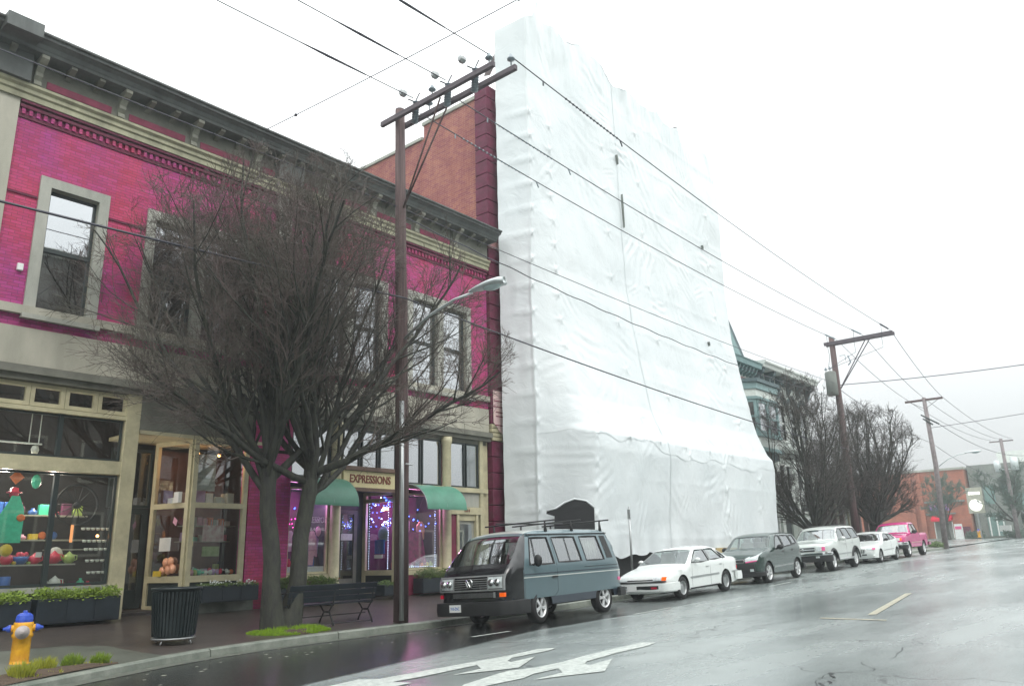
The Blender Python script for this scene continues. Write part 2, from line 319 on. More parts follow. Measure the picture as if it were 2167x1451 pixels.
def interp(x, tab):
    if x <= tab[0][0]: return tab[0][1]
    for (a, b), (c, d) in zip(tab, tab[1:]):
        if x <= c: return b+(d-b)*(x-a)/(c-a)
    return tab[-1][1]
G_TAB = [(13, 0), (18, .08), (45, .92), (63, 1.22), (92, 1.92), (110, 2.0), (400, 2.0)]
def g(x): return interp(x, G_TAB)
def copy_tree(o, parent=None):
    c = o.copy(); COL.objects.link(c); c.parent = parent
    for ch in list(o.children): copy_tree(ch, c)
    return c
HAZE = 0.0017

# ------------------------------------------------------------------ ground, road, kerb, pavement
YF = 17.5
def sheet(name, xs, ys, zf, m, kind='structure'):
    b = MB(); nx, ny = len(xs), len(ys)
    vs = [(x, y, zf(x, y)) for x in xs for y in ys]
    b.smooth = True; b._a(vs, [(i*ny+j, (i+1)*ny+j, (i+1)*ny+j+1, i*ny+j+1) for i in range(nx-1) for j in range(ny-1)])
    return tag(b.build(name, m), kind=kind)
GX = [-2500, -600, -100, -20, -5, 0, 4, 8, 11, 13, 14.5, 16, 18, 22, 28, 34, 40, 45, 54, 63, 75, 92, 100, 110, 160, 400, 2500]
sheet('ground', GX, [-2500, -400, -60, -20, 0, 14, 30, 60, 400, 2500], lambda x, y: g(x)-.16, 'far_green')
KERB = [(-12, 2.5), (-6, 5.2), (-2, 7.6), (0, 8.9), (2, 10.2), (3.4, 11.0), (4.3, 11.5), (5.2, 11.98), (6.3, 12.55), (7.4, 12.98), (8.6, 13.25), (9.8, 13.42), (11.6, 13.55), (14, 13.6), (60, 13.6), (62.5, 14.0), (63.6, 14.8), (64.2, 16.2), (64.4, 20)]
def kerb_y(x): return interp(x, KERB[:-3])
road_x = sorted(set([x for x in GX if -30 < x < 170]+[-30, 160, 2, 6, 10, 12, 25, 31, 37, 50, 58]))
def crown(y): return .065*max(0, min(1, (y-10.3)/3.3))**1.3
def rz(x, y): return g(x)-crown(y)
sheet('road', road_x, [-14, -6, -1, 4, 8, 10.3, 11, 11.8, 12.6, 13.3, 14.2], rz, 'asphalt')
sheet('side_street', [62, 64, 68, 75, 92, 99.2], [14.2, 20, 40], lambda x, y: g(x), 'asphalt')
def sw_z(x, y):
    ky = kerb_y(x) if x < 60 else 13.6
    return g(x)+.085+max(0, (y-13.8))*.085
# pavement on this side: rows follow the kerb line
b = MB(); rows = []
pxs = [-12, -8, -4, -1, 1, 2.5, 3.6, 4.5, 5.4, 6.3, 7.3, 8.5, 9.8, 11.5, 13, 14.5, 16, 18, 22, 28, 34, 40, 45, 52, 58, 61.5]
for x in pxs:
    y0 = kerb_y(x)+.15
    rows.append([(x, y0+(20.5-y0)*t, sw_z(x, y0+(20.5-y0)*t)-.003) for t in (0, .12, .3, .5, .75, 1)])
n = 6; b.smooth = True
b._a([p for r in rows for p in r], [(i*n+j, (i+1)*n+j, (i+1)*n+j+1, i*n+j+1) for i in range(len(rows)-1) for j in range(n-1)])
tag(b.build('pavement', 'paver'), kind='structure')
# concrete pad round the hydrant and the planting bed behind the kerb
b = MB(); P = [(-2, 15.6), (3, 15.2), (5.0, 14.95), (5.8, 14.9), (6.35, 14.5), (6.5, 13.7), (6.45, 12.8)]
E = [(x, kerb_y(x)+.16) for x in (-2, 3, 4.4, 5.2, 5.8, 6.2, 6.44)]
for (a, c), (d, e) in zip(zip(P, E), zip(P[1:], E[1:])):
    q = [a, c, e, d]; b.quad(*[(x, y, sw_z(x, y)+.004) for x, y in q])
tag(b.build('concrete_pad', 'concrete_wet'), kind='structure')
b = MB()
bx_ = [1.5, 2.6, 3.4, 4.0, 4.6, 5.1, 5.6]
nb = 8
vs = []
for i, x in enumerate(bx_):
    wd = [.9, .95, .95, .9, .75, .45, .1][i]
    for j in range(nb+1):
        y = kerb_y(x)+.17+wd*j/nb; vs.append((x, y, sw_z(x, y)+.012+.05*math.sin(math.pi*j/nb)*(1 if 0 < i < 6 else .2)+.02*noise.noise(Vector((x*4, y*4, 0)))))
b._a(vs, [(i*(nb+1)+j, (i+1)*(nb+1)+j, (i+1)*(nb+1)+j+1, i*(nb+1)+j+1) for i in range(len(bx_)-1) for j in range(nb)])
tag(b.build('planting_bed', 'soil'), kind='structure')
# kerb: one stone after the other
kr = bpy.data.objects.new('kerb', None); COL.objects.link(kr); tag(kr, kind='structure')
pts = [Vector((x, y, 0)) for x, y in KERB]
dense = []
for a, c in zip(pts, pts[1:]):
    k = max(1, int((c-a).length/.6)); dense += [a+(c-a)*i/k for i in range(k)]
dense.append(pts[-1]); i = 0
while i < len(dense)-1:
    j = min(i+5, len(dense)-1); seg = dense[i:j+1]; b = MB(); ring = []
    for k, p in enumerate(seg):
        t = (dense[min(i+k+1, len(dense)-1)]-dense[max(i+k-1, 0)]).normalized(); nr = Vector((-t.y, t.x, 0))
        q = p+t*(.012 if k == 0 else (-.012 if k == len(seg)-1 else 0)); z = g(q.x)-.06
        ring.append([(q.x, q.y, z-.05), (q.x+nr.x*.015, q.y+nr.y*.015, z+.115), (q.x+nr.x*.045, q.y+nr.y*.045, z+.142), (q.x+nr.x*.17, q.y+nr.y*.17, z+.145), (q.x+nr.x*.17, q.y+nr.y*.17, z-.05)])
    b._a([v for r in ring for v in r], [(k*5+m_, (k+1)*5+m_, (k+1)*5+m_+1, k*5+m_+1) for k in range(len(seg)-1) for m_ in range(4)]+[(0, 1, 2, 3, 4), tuple((len(seg)-1)*5+4-m_ for m_ in range(5))])
    b.build('kerb_stone', 'concrete', kr); i = j
# gutter strip
b = MB()
for k in range(len(dense)-1):
    a, c = dense[k], dense[k+1]; t = (c-a).normalized(); nr = Vector((t.y, -t.x, 0))
    b.quad(*[(q.x, q.y, rz(q.x, q.y)+.005) for q in (a, c, c+nr*.28, a+nr*.28)])
tag(b.build('gutter', 'concrete_wet'), kind='structure')
# painted marks
def paint(name, polys, m='road_paint', dz=.009):
    b = MB()
    for P in polys:
        tri = geometry.tessellate_polygon([[Vector((x, y, 0)) for x, y in P]])
        b._a([(x, y, rz(x, y)+dz) for x, y in P], [t for t in tri])
    o = b.build(name, m); bm = bmesh.new(); bm.from_mesh(o.data)
    for f in bm.faces:
        if f.normal.z < 0: f.normal_flip()
    bm.to_mesh(o.data); bm.free(); tag(o, kind='structure'); return o
paint('lane_arrow_marking', [[(5.9, 8.2), (6.81, 8.40), (6.98, 8.2), (8.0, 8.24), (8.88, 8.28), (9.54, 8.30), (10.45, 8.44), (10.72, 8.27), (10.37, 8.16), (9.39, 8.08), (9.09, 7.9), (9.02, 7.78), (9.68, 7.87), (8.65, 7.32), (8.4, 7.38), (7.7, 7.62), (8.3, 7.69), (8.55, 7.99), (7.46, 7.87), (6.9, 7.86), (6.98, 7.6), (6.0, 7.5)]])
paint('lane_arrow_marking', [[(6.6, 6.55), (7.2, 6.95), (8.1, 7.19), (8.36, 7.24), (8.74, 7.12), (9.4, 7.15), (10.1, 7.28), (10.82, 7.36), (12.02, 7.47), (12.1, 7.25), (11.59, 7.12), (10.61, 7.05), (9.59, 6.88), (9.38, 6.76), (9.3, 6.62), (10.01, 6.73), (8.93, 6.13), (8.37, 6.33), (7.9, 6.47), (8.57, 6.53), (8.84, 6.8), (8.3, 6.78), (7.95, 6.66), (7.3, 6.66)]])
paint('parking_line', [[(11.44, 10.88), (12.66, 10.98), (12.7, 10.91), (11.48, 10.80)]])
paint('parking_line', [[(16.6, 10.52), (18.38, 10.57), (18.38, 10.49), (16.6, 10.44)]])
paint('parking_line', [[(25.3, 10.9), (27.2, 10.95), (27.2, 10.87), (25.3, 10.82)]])
paint('parking_line', [[(30.9, 11.0), (33.0, 11.05), (33.0, 10.97), (30.9, 10.92)]])
paint('centre_line', [[(17.9, 5.65), (23.1, 6.25), (23.2, 6.12), (18.0, 5.5)]], 'yellow_paint')
paint('centre_line', [[(48, 6.3), (54, 6.6), (54, 6.48), (48, 6.18)]], 'road_paint')
paint('faint_line', [[(16.9, 6.3), (17.05, 6.3), (17.0, 5.0), (16.85, 5.0)]], 'yellow_paint')
# litter specks and small pale leaves in the gutter
lf = MB()
for k in range(60):
    x = random.uniform(5, 13); y = kerb_y(x)-random.uniform(.02, 1.6)**1.3; s_ = random.uniform(.012, .03); a = random.random()*6
    lf.quad(*[(x+s_*math.cos(a+q*1.57)*(1.7 if q % 2 else 1), y+s_*math.sin(a+q*1.57), rz(x, y)+.012) for q in range(4)])
tag(lf.build('fallen_leaves', 'stucco'), 'scattered pale fallen leaves on the wet asphalt by the kerb', 'leaves', kind='stuff')
# crack filled with tar in the lane
def wig(p0, p1, n, amp, wd):
    b = MB(); pr = None
    for i in range(n+1):
        t = i/n; x = p0[0]+(p1[0]-p0[0])*t; y = p0[1]+(p1[1]-p0[1])*t+amp*noise.noise(Vector((t*9, p0[0], 0))); w_ = wd*(.3+abs(noise.noise(Vector((t*14, 3, 1))))*1.8)
        c = [(x, y-w_, g(x)+.007), (x, y+w_, g(x)+.007)]
        if pr: b.quad(pr[0], c[0], c[1], pr[1])
        pr = c
    return b
tag(wig((8.2, 3.55), (14.5, 3.6), 60, .35, .006).build('road_crack', 'dark'), kind='structure')
tag(wig((13.5, 9.0), (26, 6.6), 80, .5, .006).build('road_crack', 'dark'), kind='structure')
tag(wig((9.0, 3.4), (10.2, 3.7), 20, .25, .02).build('road_crack', 'dark'), kind='structure')

# ------------------------------------------------------------------ red two-storey shop building
BR = thing('shop_building', 'two-storey magenta brick building with beige trim and two shopfronts', 'building', (11, YF, .4))
def wall_with_holes(b, x0, x1, z0, z1, holes, y0=YF, y1=YF+.35):
    """boxes around rectangular holes (x0,x1,z0,z1)"""
    xs = sorted(set([x0, x1]+[h[0] for h in holes]+[h[1] for h in holes])); xs = [x for x in xs if x0 <= x <= x1]
    for a, c in zip(xs, xs[1:]):
        hs = sorted([h for h in holes if h[0] <= a+1e-6 and h[1] >= c-1e-6], key=lambda h: h[2]); z = z0
        for h in hs:
            if h[2] > z: b.box(a, c, y0, y1, z, h[2])
            z = h[3]
        if z < z1: b.box(a, c, y0, y1, z, z1)
UW = [(5.27, 6.71, 1), (7.58, 10.35, 2), (12.2, 14.95, 2), (15.75, 18.58, 2)]
holes = [(a+.2, c-.2, 6.62, 9.33) for a, c, k in UW]
b = MB(); wall_with_holes(b, -6, 19.43, 6.2, 11.1, holes+[(2.2, 4.2, 6.62, 9.33), (-2, 1, 6.62, 9.33)]); b.build('upper_wall', 'brick_magenta', BR)
# beige pilasters
b = MB(); b.box(4.0, 4.66, YF-.08, YF-.003, 6.62, 11.15); b.build('pilaster', 'beige', BR)
b = MB(); b.box(11.0, 11.45, YF-.08, YF-.003, 6.62, 11.15); b.build('pilaster', 'trim_grey', BR)
# sill course, red strip, beige belt
b = MB(); b.box(-6, 19.4, YF-.12, YF-.003, 6.44, 6.62); b.build('sill_course', 'beige', BR)
b = MB(); b.box(-6, 19.4, YF-.05, YF-.003, 5.40, 6.18); b.box(-6, 19.4, YF, YF+.3, 5.16, 6.198); b.build('belt_panel', 'beige', BR)
b = MB(); b.box(-6, 19.4, YF-.22, YF+.25, 5.22, 5.38); b.box(-6, 19.4, YF-.12, YF+.2, 5.10, 5.218); b.build('lower_cornice', 'frieze', BR)
# thin raised brick band at the window heads and the corbel dentils under the architrave
for x0, x1 in ((4.68, 5.25), (6.73, 7.56), (14.97, 15.73), (18.6, 19.4)): MB().box(x0, x1, YF-.025, YF-.002, 9.0, 9.05).build('brick_band', 'rust_stone', BR)
for z0, z1, pr in ((10.72, 10.80, .03), (10.93, 11.0, .09), (11.04, 11.1, .12)):
    b = MB(); b.box(4.68, 10.98, YF-pr, YF-.002, z0, z1); b.box(11.47, 19.4, YF-pr, YF-.002, z0, z1); b.build('corbel_course', 'rust_stone', BR)
b = MB(); x = 4.72
while x < 19.3:
    if not 10.9 < x < 11.5: b.box(x, x+.07, YF-.06, YF-.002, 10.8, 10.93)
    x += .145
b.build('dentil_row', 'brick_magenta', BR)['kind'] = 'stuff'
# architrave, frieze, cornice
def profile_x(b, x0, x1, prof):      # prof: closed list of (y,z) swept along x
    b.prism([(x0, y, z) for y, z in prof], (x1-x0, 0, 0))
b = MB(); profile_x(b, -6, 19.42, [(YF+.1, 11.102), (YF-.14, 11.102), (YF-.14, 11.22), (YF-.18, 11.25), (YF-.18, 11.33), (YF-.24, 11.38), (YF-.24, 11.44), (YF+.1, 11.44)]); b.build('architrave', 'architrave', BR)
b = MB(); b.box(-6, 19.4, YF-.10, YF+.3, 11.442, 12.08); b.build('frieze', 'frieze', BR)
BX = [4.9+1.78*k for k in range(-5, 9)]; BX = [x if x < 11 else x+.4 for x in BX]
BX = [x for x in BX if x < 19.1]
for a, c in zip(BX, BX[1:]):
    if c-a < 1: continue
    b = MB(); b.box(a+.2, c-.2, YF-.115, YF-.103, 11.53, 11.70); b.build('frieze_panel', 'frieze_red', BR)
b = MB(); y = YF
profile_x(b, -6, 19.45, [(y+.3, 12.08), (y-.52, 12.08), (y-.54, 12.14), (y-.56, 12.16), (y-.60, 12.24), (y-.68, 12.29), (y-.74, 12.30), (y-.74, 12.36), (y-.80, 12.38), (y-.80, 12.42), (y+.3, 12.42)])
b.build('cornice', 'cornice', BR)
def bracket(x, big):
    b = MB(); y = YF-.1; w_ = .075 if big else .06
    if big: pr = [(y, 12.079), (y-.4, 12.079), (y-.4, 12.0), (y-.3, 11.93), (y-.2, 11.9), (y-.12, 11.78), (y-.12, 11.70), (y-.05, 11.62), (y-.09, 11.56), (y-.09, 11.5), (y, 11.45)]
    else: pr = [(y, 12.079), (y-.38, 12.079), (y-.38, 12.02), (y-.25, 11.97), (y-.1, 11.93), (y, 11.88)]
    b.prism([(x-w_, yy, z) for yy, z in pr], (2*w_, 0, 0)); return b
first = {}
for i, x in enumerate(BX):
    for big, xx in ((True, x), (False, x+.59), (False, x+1.19)):
        if xx > 19.2: continue
        if big not in first: first[big] = (bracket(xx, big).build('cornice_bracket' if big else 'modillion', 'bracket' if big else 'frieze', BR), xx)
        else:
            o = first[big][0].copy(); COL.objects.link(o); o.location.x += xx-first[big][1]
for x in (4.33, 11.22):
    b = MB(); b.box(x-.4, x+.4, YF-.32, YF-.1, 11.45, 12.079); (b.box(x-.34, x+.34, YF-.95, YF-.55, 12.16, 12.47) if x < 5 else 0); b.build('cornice_block', 'cornice', BR)
# roof and side walls
b = MB(); b.box(-6, 19.4, YF+.3, 23.4, 11.7, 11.9); b.box(-6, 19.4, 23.1, 23.4, 0, 11.7); b.box(-6, -5.7, YF+.35, 23.1, 0, 11.7); b.build('roof', 'cornice', BR)
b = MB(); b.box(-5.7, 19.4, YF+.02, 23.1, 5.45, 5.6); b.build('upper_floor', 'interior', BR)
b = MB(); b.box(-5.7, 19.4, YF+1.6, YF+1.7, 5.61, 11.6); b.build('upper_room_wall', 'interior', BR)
# upper windows
def upper_window(x0, x1, k):
    b = MB(); b.frame(x0, x1, 6.42, 9.55, .22, YF-.05, YF+.02); b.box(x0-.04, x1+.04, YF-.17, YF-.05, 6.36, 6.46)
    b.box(x0, x1, YF-.05, YF+.02, 6.42, 6.62)
    if k == 2: xm = (x0+x1)/2; b.box(xm-.13, xm+.13, YF-.05, YF+.15, 6.62, 9.33)
    wn = b.build('window', 'trim_grey', BR)
    b = MB(); b.frame(x0+.18, x1-.18, 6.6, 9.35, .03, YF+.0205, YF+.2); b.build('reveal', 'beige', wn)
    spans = [(x0+.22, x1-.22)] if k == 1 else [(x0+.22, (x0+x1)/2-.13), ((x0+x1)/2+.13, x1-.22)]
    for a, c in spans:
        b = MB(); b.frame(a, c, 6.62, 9.3, .055, YF+.10, YF+.16); b.box(a+.055, c-.055, YF+.09, YF+.16, 7.93, 8.02); b.build('sash', 'dark_frame', wn)
        b = MB(); b.quad((a+.05, YF+.13, 8.0), (c-.05, YF+.13, 8.0), (c-.05, YF+.13, 9.25), (a+.05, YF+.13, 9.25)); b.build('pane', 'glass_upper', wn)
        b = MB(); b.quad((a+.05, YF+.145, 6.66), (c-.05, YF+.145, 6.66), (c-.05, YF+.145, 7.95), (a+.05, YF+.145, 7.95)); b.build('pane', 'glass_upper', wn)
for a, c, k in UW: upper_window(a, c, k)
b = MB(); b.box(2.2, 4.0, YF+.1, YF+.14, 6.5, 9.4); b.box(-2, 1, YF+.1, YF+.14, 6.5, 9.4); b.build('boarded_opening', 'beige', BR)
# white alarm box beside the first window
b = MB(); b.box(5.06, 5.17, YF-.07, YF-.002, 7.35, 7.5); tag(b.build('alarm_box', 'white_paint', None, bevel=.01), 'small white box on the magenta brick left of the single upper window', 'alarm box')

# --- ground storey shell
def shop_pane(parent, p0, p1, z0, z1, m='glass_shop', name='pane'):
    b = MB(); b.quad((p0[0], p0[1], z0), (p1[0], p1[1], z0), (p1[0], p1[1], z1), (p0[0], p0[1], z1)); return b.build(name, m, parent)
# left shop window group  x -3 .. 7.56
for x in (-2.8, 2.3, 7.56): MB().box(x, x+.3, YF-.06, YF+.2, .3, 5.1).build('shopfront_post', 'cream', BR)
b = MB(); b.box(-2.5, 7.56, YF-.03, YF+.15, 3.34, 3.62); b.build('transom_bar', 'cream', BR)
b = MB(); b.box(-2.5, 7.56, YF-.05, YF+.15, 4.52, 4.60); b.build('transom_bar', 'cream', BR)
b = MB(); b.box(-2.5, 7.56, YF-.04, YF+.2, .98, 1.09); b.build('window_sill', 'trim_grey', BR)
b = MB(); b.box(-2.5, 7.56, YF+.02, YF+.2, .2, .98); b.build('stall_riser', 'dark_frame', BR)
wf = MB()
for x0, x1 in ((2.62, 5.0), (5.1, 7.54)):
    wf.frame(x0, x1, 1.1, 3.33, .05, YF+.04, YF+.1); wf.frame(x0, x1, 3.63, 4.51, .04, YF+.04, YF+.1)
wf.box(6.29, 6.38, YF+.02, YF+.11, 1.1, 3.33); wf.box(6.25, 6.33, YF+.02, YF+.11, 3.63, 4.51)
wf.box(5.0, 5.1, YF+.02, YF+.11, 1.1, 4.51)
w1 = wf.build('shop_window', 'dark_frame', BR)
shop_pane(w1, (2.62, YF+.08), (5.02, YF+.08), 1.1, 3.33); shop_pane(w1, (5.08, YF+.08), (6.29, YF+.08), 1.1, 3.33); shop_pane(w1, (6.38, YF+.08), (7.54, YF+.08), 1.1, 3.33)
shop_pane(w1, (2.62, YF+.08), (5.02, YF+.08), 3.63, 4.51); shop_pane(w1, (5.08, YF+.08), (6.25, YF+.08), 3.63, 4.51); shop_pane(w1, (6.33, YF+.08), (7.54, YF+.08), 3.63, 4.51)
for k in range(10):
    x0 = 7.62-.66*(k+1)
    b = MB(); b.frame(x0, x0+.652, 4.62, 5.08, .08, YF+.0, YF+.1); tw = b.build('transom_window', 'cream', BR)
    shop_pane(tw, (x0+.07, YF+.07), (x0+.58, YF+.07), 4.69, 5.01)
# entrance recess of the left shop, door at the back
def door(parent, x0, x1, y, z0, z1, m='dark_frame', panes=((.3, 1.9),), nm='door'):
    b = MB(); b.frame(x0, x1, z0, z1, .12, y-.03, y+.03); b.box(x0+.12, x1-.12, y-.02, y+.02, z0+.12, z0+.4); d = b.build(nm, m, parent)
    shop_pane(d, (x0+.12, y), (x1-.12, y), z0+.4, z1-.12)
    b = MB(); b.tube([(x0+.17, y-.05, z0+.95), (x0+.17, y-.09, z0+1.0), (x0+.17, y-.09, z0+1.2), (x0+.17, y-.05, z0+1.25)], .012, 6); b.build('handle', 'metal_grey', d); return d
door(BR, 7.95, 8.85, YF+1.3, .52, 2.72)
b = MB(); b.frame(7.9, 8.9, 2.74, 4.1, .07, YF+1.26, YF+1.34); tw = b.build('transom_window', 'dark_frame', BR); shop_pane(tw, (7.97, YF+1.3), (8.83, YF+1.3), 2.8, 4.03)
b = MB(); b.quad((8.05, YF+1.27, 2.9), (8.42, YF+1.27, 2.9), (8.42, YF+1.27, 3.2), (8.05, YF+1.27, 3.2)); b.m = [0]; mat('blue_sign', (.03, .12, .55), .4); b.build('door_sticker', 'blue_sign', BR)
b = MB(); b.box(7.88, 11.1, YF-.05, YF+1.5, 4.26, 4.34); b.build('recess_ceiling', 'cream', BR)
b = MB(); b.box(7.87, 10.7, YF-.04, YF+.1, 4.34, 5.1); b.build('fascia', 'frieze', BR)
# splayed window of the recess and display window facing the street
def splay(p0, p1, z0, zm, z1, sill, m):
    d = Vector((p1[0]-p0[0], p1[1]-p0[1], 0)); L = d.length; d.normalize(); nrm = Vector((d.y, -d.x, 0))
    b = MB()
    def bar(t0, t1, za, zb, th=.045):
        c = Vector((p0[0], p0[1], 0))+d*((t0+t1)/2); c.z = (za+zb)/2; b.obox(c, d*((t1-t0)/2), nrm*th, Vector((0, 0, (zb-za)/2)))
    bar(0, .11, sill, z1); bar(L-.11, L, sill, z1); bar(.11, L-.11, z0-.14, z0); bar(.11, L-.11, zm-.06, zm+.06); bar(.11, L-.11, z1-.1, z1); bar(.11, L-.11, sill, sill+.14)
    o = b.build('display_window', m, BR)
    a = Vector((p0[0], p0[1], 0))+d*.1; c = Vector((p0[0], p0[1], 0))+d*(L-.1)
    shop_pane(o, a, c, z0, zm-.06); shop_pane(o, a, c, zm+.06, z1-.1)
    b = MB(); b.quad((a.x, a.y, sill+.14), (c.x, c.y, sill+.14), (c.x, c.y, z0-.14), (a.x, a.y, z0-.14)); b.build('panel', 'dark_frame', o); return o
splay((8.9, YF+1.2), (9.2, YF+.02), 1.2, 2.76, 4.26, .42, 'cream')
splay((9.2, YF), (10.62, YF), 1.2, 2.76, 4.26, .75, 'cream')
b = MB(); b.box(9.2, 10.9, YF-.1, YF+.1, .3, .72); b.build('stone_base', 'concrete', BR)
# magenta piers
b = MB(); b.box(10.66, 11.82, YF-.04, YF+.34, .3, 5.1); b.build('brick_pier', 'brick_magenta', BR)
# EXPRESSIONS shop: columns, windows, door
def column(x, r=.15, z0=.5, z1=5.08):
    b = MB(); b.lathe((x, YF-.02, 0), [(r*1.25, z0-.2), (r*1.25, z0+.35), (r, z0+.42), (r, z1-.25), (r*1.2, z1-.18), (r*1.25, z1)], 14); b.lathe((x, YF-.02, 0), [(r*1.12, 2.9), (r*1.12, 3.0)], 14); return b.build('iron_column', 'cream', BR)
column(13.25); column(17.42)
for x0, x1 in ((11.82, 13.1), (15.5, 17.3)): MB().box(x0, x1, YF-.03, YF+.15, 1.0, 1.12).build('window_sill', 'cream', BR)
for x0, x1 in ((11.82, 13.1), (15.5, 17.3)): MB().box(x0, x1, YF+.0, YF+.2, .25, 1.0).build('stall_riser', 'frieze_red', BR)
b = MB(); b.frame(11.83, 13.1, 1.13, 3.3, .06, YF+.04, YF+.1); w2 = b.build('shop_window', 'cream', BR); shop_pane(w2, (11.88, YF+.08), (13.05, YF+.08), 1.18, 3.25)
b = MB(); b.frame(15.5, 17.28, 1.13, 3.3, .06, YF+.04, YF+.1); w3 = b.build('shop_window', 'cream', BR); shop_pane(w3, (15.55, YF+.08), (17.23, YF+.08), 1.18, 3.25)
door(BR, 14.1, 15.0, YF+1.25, .55, 2.85, 'frieze')
b = MB(); b.box(13.4, 14.1, YF+1.22, YF+1.3, .5, 3.4); b.box(15.0, 15.3, YF+1.22, YF+1.3, .5, 3.4); b.box(14.1, 15.0, YF+1.22, YF+1.3, 2.86, 3.4); b.build('recess_wall', 'dark_frame', BR)
splay((15.22, YF+1.2), (15.45, YF+.03), 1.15, 3.1, 3.35, .5, 'cream')
b = MB(); b.box(13.1, 13.4, YF+.1, YF+1.25, .4, 3.4); b.build('recess_wall', 'dark_frame', BR)
b = MB(); b.box(13.1, 15.5, YF+.02, YF+1.5, 3.36, 3.42); b.build('recess_ceiling', 'dark_frame', BR)
# transom lights
b = MB(); b.box(11.82, 19.3, YF-.05, YF+.15, 3.42, 3.56); b.build('transom_bar', 'cream', BR)
b = MB(); b.box(11.82, 19.3, YF+.02, YF+.12, 4.98, 5.1); b.build('transom_head', 'frieze', BR)
tr = MB()
TX = [(11.85, 12.45), (12.5, 13.1), (13.42, 14.1), (14.15, 14.75), (14.8, 15.45), (15.5, 16.4), (16.45, 17.24), (17.6, 18.3), (18.36, 18.95)]
for a, c in TX:
    b = MB(); b.frame(a, c, 3.57, 4.97, .045, YF+.03, YF+.1); t_ = b.build('transom_window', 'dark_frame', BR); shop_pane(t_, (a+.04, YF+.07), (c-.04, YF+.07), 3.61, 4.93, 'glass_upper')
b = MB(); b.box(18.95, 19.1, YF-.03, YF+.2, .4, 5.1); b.box(19.1, 19.4, YF+.05, YF+.2, .4, 5.1); b.build('corner_post', 'cream', BR)
# residential door at the right
b = MB(); b.box(17.62, 18.95, YF-.04, YF+.1, 2.74, 2.96); hd = b.build('door_head', 'cream', BR)
text_obj('1014', .13, (18.3, YF-.05, 2.85), FACE_S, 'letter_brown', hd)
b = MB(); b.box(17.62, 18.95, YF+.03, YF+.1, 2.97, 3.41); b.build('panel', 'trim_grey', BR)
b = MB(); b.box(17.88, 17.98, YF-.03, YF+.12, .4, 2.73); b.box(18.74, 18.84, YF-.03, YF+.12, .4, 2.73); b.box(17.98, 18.74, YF+.02, YF+.1, 2.55, 2.73); b.build('door_frame', 'cream', BR)
b = MB(); b.box(17.98, 18.74, YF+.08, YF+.12, .45, 2.55); dd = b.build('door', 'trim_grey', BR); shop_pane(dd, (18.08, YF+.075), (18.64, YF+.075), 1.3, 2.45, 'glass_upper')
b = MB(); b.box(17.6, 17.88, YF+.02, YF+.1, .4, 2.73); b.build('panel', 'frieze_red', BR)
# EXPRESSIONS sign
SG = thing('shop_sign', 'long cream board lettered EXPRESSIONS over the shop door', 'shop sign', (14.4, YF-.2, 3.4))
b = MB(); b.box(13.38, 15.42, YF-.18, YF-.06, 3.36, 3.80); b.build('board', 'sign_cream', SG)
b = MB(); b.box(13.4, 15.55, YF-.26, YF-.06, 3.81, 3.92); b.box(13.4, 15.55, YF-.22, YF-.06, 3.26, 3.355); b.build('moulding', 'sign_brown', SG)
text_obj('EXPRESSIONS', .30, (14.30, YF-.19, 3.58), FACE_S, 'letter_brown', SG, bold=.006, sx=.80)
# awnings: quarter-round canvas
def awning(x0, x1, lab):
    A_ = thing('awning', lab, 'awning', ((x0+x1)/2, YF, 2.9), group='green canvas awnings of the EXPRESSIONS shop')
    arc = [(YF-.03-.92*math.sin(a), 2.84+.72*math.cos(a)) for a in [math.pi/2*i/10 for i in range(11)]]
    b = MB(); b.smooth = True
    nx = 8; vs = []
    for i in range(nx+1):
        x = x0+(x1-x0)*i/nx; sag = .02*abs(math.sin(math.pi*i/nx*2))
        for y, z in arc: vs.append((x, y+sag*.6, z-sag))
    b._a(vs, [(i*11+j, i*11+j+1, (i+1)*11+j+1, (i+1)*11+j) for i in range(nx) for j in range(10)]); b.build('canvas', 'awning', A_)
    b = MB()
    y, z = arc[-1]; b.box(x0, x1, y-.012, y+.012, z-.05, z+.01); b.build('valance', 'awning', A_)
    for x in (x0, (x0+x1)/2, x1):
        b = MB(); b.tube([(x, yy+.01, zz-.012) for yy, zz in arc], .013, 6); b.build('rib', 'metal_grey', A_)
    b = MB(); b._a([(x1-.003, yy, zz) for yy, zz in arc]+[(x1-.003, YF-.03, 2.84)], [tuple(range(12))]); b.build('side_flap', 'awning', A_)
awning(11.75, 13.3, 'green quarter-round awning left of the EXPRESSIONS sign')
awning(15.75, 17.35, 'green quarter-round awning right of the EXPRESSIONS sign')
# shop interiors
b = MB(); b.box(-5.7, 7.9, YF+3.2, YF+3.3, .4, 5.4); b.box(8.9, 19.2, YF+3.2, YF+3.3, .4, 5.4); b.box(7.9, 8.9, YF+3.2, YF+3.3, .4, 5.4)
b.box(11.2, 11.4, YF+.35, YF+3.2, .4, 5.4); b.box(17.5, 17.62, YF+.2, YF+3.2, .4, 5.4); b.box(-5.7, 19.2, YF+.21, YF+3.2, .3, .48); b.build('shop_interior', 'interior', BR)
b = MB(); b.box(9.3, 11.1, YF+1.9, YF+2.0, .5, 4.2); b.build('partition', 'interior_warm', BR)
b = MB(); b.box(11.45, 13.05, YF+1.3, YF+1.36, .5, 3.3); mat('plum', (.10, .02, .06), .8, var=.5); b.build('display_backing', 'plum', BR)
b = MB(); b.box(15.55, 17.4, YF+1.3, YF+1.36, .5, 3.3); b.build('display_backing', 'plum', BR)
